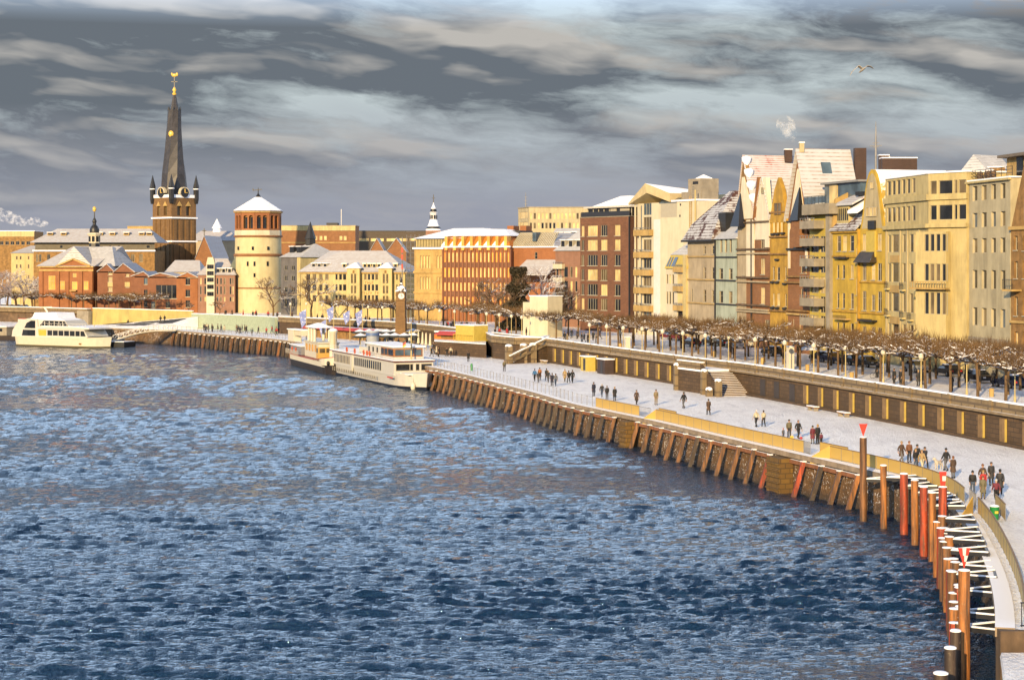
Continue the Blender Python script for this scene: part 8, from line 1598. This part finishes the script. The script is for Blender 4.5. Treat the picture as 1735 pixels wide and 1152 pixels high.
m1 = MB(); q = b.P(Ld - 1.2, 0, 0); m1.tube([(q.x, q.y, 4.6), (q.x, q.y, 10.6)], [.12, .05], 8); m1.bar((q.x - 1, q.y, 9.), (q.x + 1, q.y, 9.), .08); m1.build('mast', 'cream', b.t)
for k, (c_, zt) in enumerate((('black', 7.6), ('redpaint', 7.25), ('gold', 6.9))): m1 = MB(); a_ = b.P(Ld + 1, -1.6, zt); m1.hexa([a_, a_ + Vector((-.5, .1, -.35)), a_ + Vector((-.5, .13, -.35)), a_ + Vector((0, .03, 0))], [a_ + Vector((0, 0, .35)), a_ + Vector((-.5, .1, 0)), a_ + Vector((-.5, .13, 0)), a_ + Vector((0, .03, .35))]); m1.build('flag_stripe', c_, b.t)
for v in (-1.6, 1.3): m1 = MB(); m1.ball(b.P(b.L - 1.7, v, .7), (.42, .42, .75), 10); m1.bar(b.P(b.L - 1.7, v, 1.3), b.P(b.L - 2., v, 2.4), .12); m1.build('bow_fender', 'hullcream', b.t)
m1 = MB(); b.box(b.L - 8.8, b.L - 6.2, -3.72, -3.55, 1.75, 1.95, mb=m1); m1.build('red_nameplate', 'awning', b.t)
m1 = MB(); b.box(Ld + .5, Ld + 4.6, -2.4, 2.4, 2.5, 2.62, mb=m1); m1.build('foredeck_snow', 'snow', b.t)
for (u, v, dD, z) in ((b.L - 2, 1.8, 271.5, 3.2), (b.L - 1.2, 2.2, 262, 3.0)):
    a_, e_ = b.P(u, v, 2.9), QUAY.at(QUAY.distD(dD), .5, z); m_ = a_.lerp(e_, .5) - Vector((0, 0, .5)); m1 = MB(); m1.tube([a_, a_.lerp(m_, .5) - Vector((0, 0, .1)), m_, m_.lerp(e_, .5) - Vector((0, 0, .1)), e_], .06, 5); solo(m1, 'mooring_rope', 'rope', 'mooring rope from the white ship bow to the ' + ('nearer' if dD > 265 else 'farther right') + ' pile head', 'rope')
# dark-hulled steamer
b = Boat('steamer', 'small steamer with dark hull, red-striped white bow and golden wheelhouse', (-42.0, 350), (-30.2, 315), 5.6)
b.hull(-.8, 1.35, .5, plain('tar_hull', (.03, .022, .02), .5, .4), 'hull', .86, 6., 5., full=1.); b.hull(1.35, 2.2, 1.1, 'hullcream', 'bulwark', 1., 6., 5., full=1.); b.hull(2.2, 2.32, 1.12, plain('red_stripe_paint', (.4, .06, .03), .5), 'red_stripe', 1., 6., 5., full=1.)
b.box(2, 12, -2.2, 2.2, 2.4, 4.0, 'aft_cabin', plain('grey_cabin', (.3, .3, .33), .5)); b.box(1.8, 12.3, -2.4, 2.4, 4., 4.15, 'aft_snow', 'snow')
b.box(14, 26, -1.9, 1.9, 2.4, 5.2, 'wheelhouse', 'hullcream')
b.box(24.3, 26.08, -1.96, 1.96, 2.45, 4.5, 'golden_wheelhouse_front', plain('ochre_paint', (.72, .46, .12), .4, .1)); b.panes([(15 + k * 2.6, 16.6 + k * 2.6) for k in range(4)], -1.9, 3.6, 4.8, 'warmpane')
for v0, v1 in ((-1.7, -.7), (-.45, .45), (.7, 1.7)): m1 = MB(); b.box(26.08, 26.12, v0, v1, 3.5, 4.3, mb=m1); m1.build('front_window', 'mid', b.t)
b.panes([(24.6, 25.8)], -1.96, 3.5, 4.3, 'mid')
b.box(13.7, 26.3, -2.1, 2.1, 5.2, 5.4, 'wheelhouse_roof', 'hullcream')
m1 = MB()
for u, v in ((15.5, -1.4), (18, -1.4), (20.5, -1.4), (15.5, 1.4), (20.5, 1.4)): m1 = MB(); q = b.P(u, v, 0); m1.tube([(q.x, q.y, 5.4), (q.x, q.y, 7.9)], .3, 8); m1.build('roof_post', 'hullcream', b.t)
m1 = MB(); m1.hexa([b.P(14, -2, 7.9), b.P(22, -2, 7.9), b.P(22, 2, 7.9), b.P(14, 2, 7.9)], [b.P(17, -.2, 8.7), b.P(19, -.2, 8.7), b.P(19, .2, 8.7), b.P(17, .2, 8.7)]); m1.build('canopy', plain('canopy_snow', (.1, .1, .12), .7, snow=.7), b.t)
m1 = MB(); q = b.P(27.6, .5, 0); m1.lathe((q.x, q.y, 0), [(.75, 2.4), (.7, 7.2), (.8, 7.3), (.8, 7.6)], 14); m1.build('funnel', 'hullcream', b.t); m1 = MB(); m1.ball((q.x, q.y, 7.65), (.8, .8, .4), 10); m1.build('funnel_snow', 'snow', b.t)
for u, h in ((30.5, 7.4), (8, 6.6), (1.5, 5.5)): m1 = MB(); q = b.P(u, 0, 0); m1.tube([(q.x, q.y, 2.4), (q.x, q.y, h)], [.12, .06], 6); m1.build('mast', 'cream', b.t)
for v in (-2.2, -1.1): m1 = MB(); m1.ball(b.P(35.3 + (v + 2.2) * .8, v, 2.1), (.3, .3, .45), 8); m1.build('anchor', 'black', b.t)
for u in (4, 7.5): m1 = MB(); c_ = b.P(u, -2.3, 3.2); vs = [c_ + b.d.to_3d() * .36 * math.cos(a) + Vector((0, 0, .36 * math.sin(a))) for a in np.linspace(0, 2 * math.pi, 13)]; m1.tube(vs, .11, 6, 0, False); m1.build('lifebuoy', 'lifering', b.t)
m1 = MB()
for k in range(12): u = .8 + k * 1.05; m1.bar(b.P(u, -2.9, 2.3), b.P(u, -2.9, 3.2), .05)
m1.bar(b.P(.8, -2.9, 3.2), b.P(12.5, -2.9, 3.2), .05); m1.build('deck_railing', 'white2', b.t)
# excursion boat at the left
b = Boat('excursion_boat', 'white excursion boat with curved glazed decks moored at the far left', (-118.5, 428), (-93.8, 413.5), 7.5)
b.hull(-.8, .35, 0, plain('olive_boot', (.12, .10, .04), .6), 'boot_top', .9, 6, 2.); b.hull(.35, 2.25, .3, 'hullcream', 'hull', .88, 6, 2.)
v_ = -3.5
def side(poly, name, mat, v0, v1, par=None):
    m1 = MB(); n = len(poly); f0 = [b.P(u, v0, z) for u, z in poly]; f1 = [b.P(u, v1, z) for u, z in poly]; m1.mesh(f0 + f1, [tuple(range(n)), tuple(reversed(range(n, 2 * n)))] + [(k, n + k, n + (k + 1) % n, (k + 1) % n) for k in range(n)]); return m1.build(name, mat, par or b.t)
side([(.2, 2.2), (24.0, 2.2), (24.9, 2.6), (23.6, 4.2), (9., 4.2), (8.6, 6.5), (5.5, 6.6), (3.2, 6.1), (1.6, 5.1), (.5, 3.7)], 'main_deckhouse', 'whitepaint', -3.45, 3.45)
side([(9, 4.2), (23.4, 4.2), (25.6, 4.35), (25.2, 4.6), (20, 4.85), (9, 4.75)], 'foredeck_lip', 'whitepaint', -3.65, 3.65); side([(10, 4.76), (20, 4.86), (25, 4.62), (25, 4.7), (20, 4.98), (10, 4.9)], 'lip_snow', 'snow', -3.4, 3.4)
side([(2, 4.2), (19.5, 4.2), (17.2, 6.3), (2., 6.4)], 'upper_deckhouse', 'whitepaint', -3.2, 3.2)
side([(5, 6.3), (17.0, 6.3), (14.8, 6.75), (14.3, 8.0), (7.2, 8.0), (6.5, 6.9)], 'snowy_top_deck', 'snow', -2.9, 2.9)
side([(3.6, 2.5), (8, 2.5), (8, 3.9), (4., 3.9)], 'lower_rear_window', 'dark', -3.5, -3.44); side([(4.4, 4.3), (8., 4.3), (8., 6.1), (6.6, 6.1), (5.2, 5.5)], 'arched_rear_window', 'dark', -3.5, -3.1); side([(9.2, 2.6), (11.6, 2.6), (11.6, 4.0), (9.0, 4.0)], 'side_door', 'gold', -3.5, -3.44)
side([(12, 2.7), (24.2, 2.7), (23.6, 3.9), (12, 3.9)], 'lower_window_band', 'dark', -3.5, -3.44)
for u in (13.6, 15.4, 17.2, 19, 20.8, 22.4): m1 = MB(); b.box(u, u + .2, -3.54, -3.49, 2.7, 3.9, mb=m1); m1.build('window_post', 'whitepaint', b.t)
side([(9.2, 4.95), (18.4, 4.95), (17.2, 6.1), (10.6, 6.15)], 'upper_window_band', 'dark', -3.25, -3.18)
for u in (10.8, 12.3, 13.9, 15.4, 16.6): m1 = MB(); b.box(u, u + .18, -3.29, -3.2, 4.7, 6.0, mb=m1); m1.build('window_post', 'whitepaint', b.t)
side([(11, 4.2), (21, 4.2), (21, 4.35), (11, 4.35)], 'red_stripe', 'awning', -3.52, -3.44); side([(2.2, 6.42), (7.2, 6.42), (7.2, 6.55), (2.2, 6.55)], 'red_roof_line', 'awning', -3.25, -3.)
m1 = MB(); q = b.P(8.6, 0, 0); m1.bar((q.x, q.y, 8), (q.x - .8, q.y, 9.2), .35); m1.bar((q.x - 1.5, q.y, 9.2), (q.x + 1, q.y, 9.3), .2); m1.build('radar_arch', 'hullcream', b.t)
m1 = MB()
for k in range(15): m1.bar(b.P(10.2 + k, -3.5, 4.8), b.P(10.2 + k, -3.5, 5.55), .05)
m1.bar(b.P(10.2, -3.5, 5.55), b.P(24.2, -3.5, 5.55), .06); m1.build('deck_railing', 'white2', b.t)
m1 = MB(); m1.tube([b.P(23.5, 0, 4.6), b.P(24.4, 0, 8.2)], [.08, .04], 6); m1.build('bow_mast', 'cream', b.t)
m1 = MB(); m1.bar(b.P(16, -3.4, 3.0), b.P(26, -2.6, 3.1), .06); m1.build('bow_rail', 'white2', b.t)
m1 = MB(); m1.box(b.P(22.6, -3.3, .95), (1., .5, .3), .4); m1.build('anchor', 'brown', b.t)
b = Boat('work_barge', 'dark low work barge with pale cabin cut by the left picture edge', (-152, 468), (-118, 447), 5); b.hull(-.6, 1.2, .2, plain('barge_hull', (.05, .035, .03), .7, .3), 'hull', .9, 3, 2); b.box(20, 28, -1.6, 1.6, 1.2, 3.4, 'cabin', 'concrete'); b.box(19.8, 28.2, -1.8, 1.8, 3.4, 3.6, 'cabin_snow', 'snow'); b.box(2, 18, -2, 2, 1.2, 1.45, 'deck_snow', 'snow'); b.panes([(21.5, 23), (25, 26.5)], -1.6, 2.2, 3., 'dark')
p = PD(186, 418); t = thing('pontoon', 'dark floating pontoon at the foot of the white gangway', 'pontoon', (*p, 0)); m1 = MB(); m1.box((p[0], p[1], .4), (11, 5, 1.8), -.35); m1.build('float', 'black', t); m1 = MB(); m1.box((p[0], p[1], 1.36), (10.6, 4.6, .12), -.35); m1.build('deck_snow', 'snow', t)
t = thing('gangway', 'white arched gangway bridge from the pontoon to the quay', 'gangway', (*PD(195, 419), 1.4)); A, Bq = Vector((*PD(196, 417), 1.5)), QUAY.at(QUAY.dist(302), .2, ZQ); mm, rl = MB(), MB(); n = 12; lat = Vector((.35, .94, 0)) * 1.1
cv = lambda k: A.lerp(Bq, k / n) + Vector((0, 0, .8 * math.sin(math.pi * k / n)))
for k in range(n):
    p, q = cv(k), cv(k + 1); mm.hexa([p - lat, q - lat, q + lat, p + lat], [v + Vector((0, 0, .25)) for v in (p - lat, q - lat, q + lat, p + lat)])
    for s in (-1, 1): rl.bar(p + lat * s + Vector((0, 0, .2)), p + lat * s + Vector((0, 0, 1.3)), .1); rl.bar(p + lat * s + Vector((0, 0, 1.3)), q + lat * s + Vector((0, 0, 1.3)), .13); rl.bar(p + lat * s + Vector((0, 0, .2)), q + lat * s + Vector((0, 0, 1.3)), .07)
mm.build('walkway', 'hullcream', t); rl.build('truss_railing', 'white2', t)
# ------------------------------------------------------------------ mast, gull, smoke
t = thing('antenna_mast', 'thin red-white antenna mast on the roofs behind the bell gable', 'mast', (*PD(1484, 262), 30)); D = 262; q = at(1484, 268, D); m1 = MB(); m1.tube([(q.x, q.y, q.z - 6), at(1484, 238, D), at(1484, 206, D)], [.2, .16, .04], 6); m1.build('mast', 'steel', t)
for y, w_ in ((248, .9), (243, .5), (250, .4)): m1 = MB(); c_ = at(1484, y, D); m1.bar(c_ - Vector((w_, 0, 0)), c_ + Vector((w_, 0, .1)), .12); m1.build('cross_arm', 'steel', t)
for s, x in ((-1, 1445), (1, 1510)): pass
D = 120.; c_ = at(1461, 119, D); gm = MB(); k_ = D / F
V = [(0, 0, 0), (-.25, .05, -.06), (.22, -.03, .03), (.33, -.04, .04)]
vs, fs = skinned('gull', [(0, 0, 0), (.2, 0, .03), (.32, 0, .05), (.41, 0, .04), (-.25, 0, -.05), (-.42, 0, -.07)], [(0, 1), (1, 2), (2, 3), (0, 4), (4, 5)], [(.085, .085), .07, .06, .018, .06, (.08, .012)]); gm.mesh(vs, fs, 0, True)
for s, pts in ((-1, [(.1, .0, .03), (.05, -.28, .26), (-.2, -.62, -.05), (-.38, -.72, -.3)]), (1, [(.1, .0, .03), (.12, .3, .26), (.08, .62, .22), (.0, .85, .12)])):
    cw = [.2, .19, .14, .03]; up_ = [Vector(p) for p in pts]; vv = []
    for p, w_ in zip(up_, cw): vv += [p + Vector((w_ * .5, 0, .01)), p + Vector((-w_ * .9, 0, 0)), p + Vector((-w_ * .9, 0, -.012)), p + Vector((w_ * .5, 0, -.02))]
    gm.mesh(vv, [(i * 4 + j, i * 4 + (j + 1) % 4, (i + 1) * 4 + (j + 1) % 4, (i + 1) * 4 + j) for i in range(3) for j in range(4)] + [(12, 13, 14, 15)])
o = bpy.data.objects.new('gull', gm.data('gull', plain('gull_feathers', (.5, .46, .4), .8, .3, 6.))); COL.objects.link(o); o.location = c_; o.rotation_euler = (0, R(-10), R(-70)); o.scale = (1.05,) * 3; tag(o, 'gull gliding with bent wings in the sky at the upper right', 'bird')
def smoke(name, lab, blobs, dens, c=(.99, .99, .99)):
    t = NT(name + '_vapour_%d' % len(bpy.data.materials)); v = t.n('ShaderNodeVolumePrincipled'); v.inputs['Color'].default_value = (*c, 1); v.inputs['Anisotropy'].default_value = -.3
    d = t.math('MULTIPLY', t.ramp(t.noise(t.pos(), .55 if dens > .3 else .12, 4, .6), .5, .78), dens); t.l(d, v.inputs['Density']); t.l(v.outputs[0], t.out.inputs['Volume'])
    mb = MB()
    for c_, r_ in blobs: mb.ball(c_, r_, 12)
    o = mb.build(name, t.m); tag(o, lab, 'smoke', kind='stuff'); return o
D = 275.; smoke('chimney_smoke', 'white smoke drifting from the tall gable chimney', [(at(1347 - k * 3.2, 243 - k * 6, D), (.5 + k * .22, .5 + k * .2, .5 + k * .22)) for k in range(6)], .55)
D = 268.; smoke('rooftop_smoke', 'faint white smoke beside the antenna mast', [(at(1492 + k * .5, 262 - k * 6, D), (.9 + k * .05, .6, .75)) for k in range(4)], .22)
D = 900.; smoke('factory_steam', 'white steam drifting behind the far left roofs', [(at(x, y, D), (rx, 3., rz_)) for x, y, rx, rz_ in ((-8, 362, 6, 3.5), (8, 366, 6, 3.2), (24, 372, 5.5, 2.6), (40, 376, 5, 2.4), (56, 375, 5, 2.2), (70, 379, 4, 1.8))], .34)
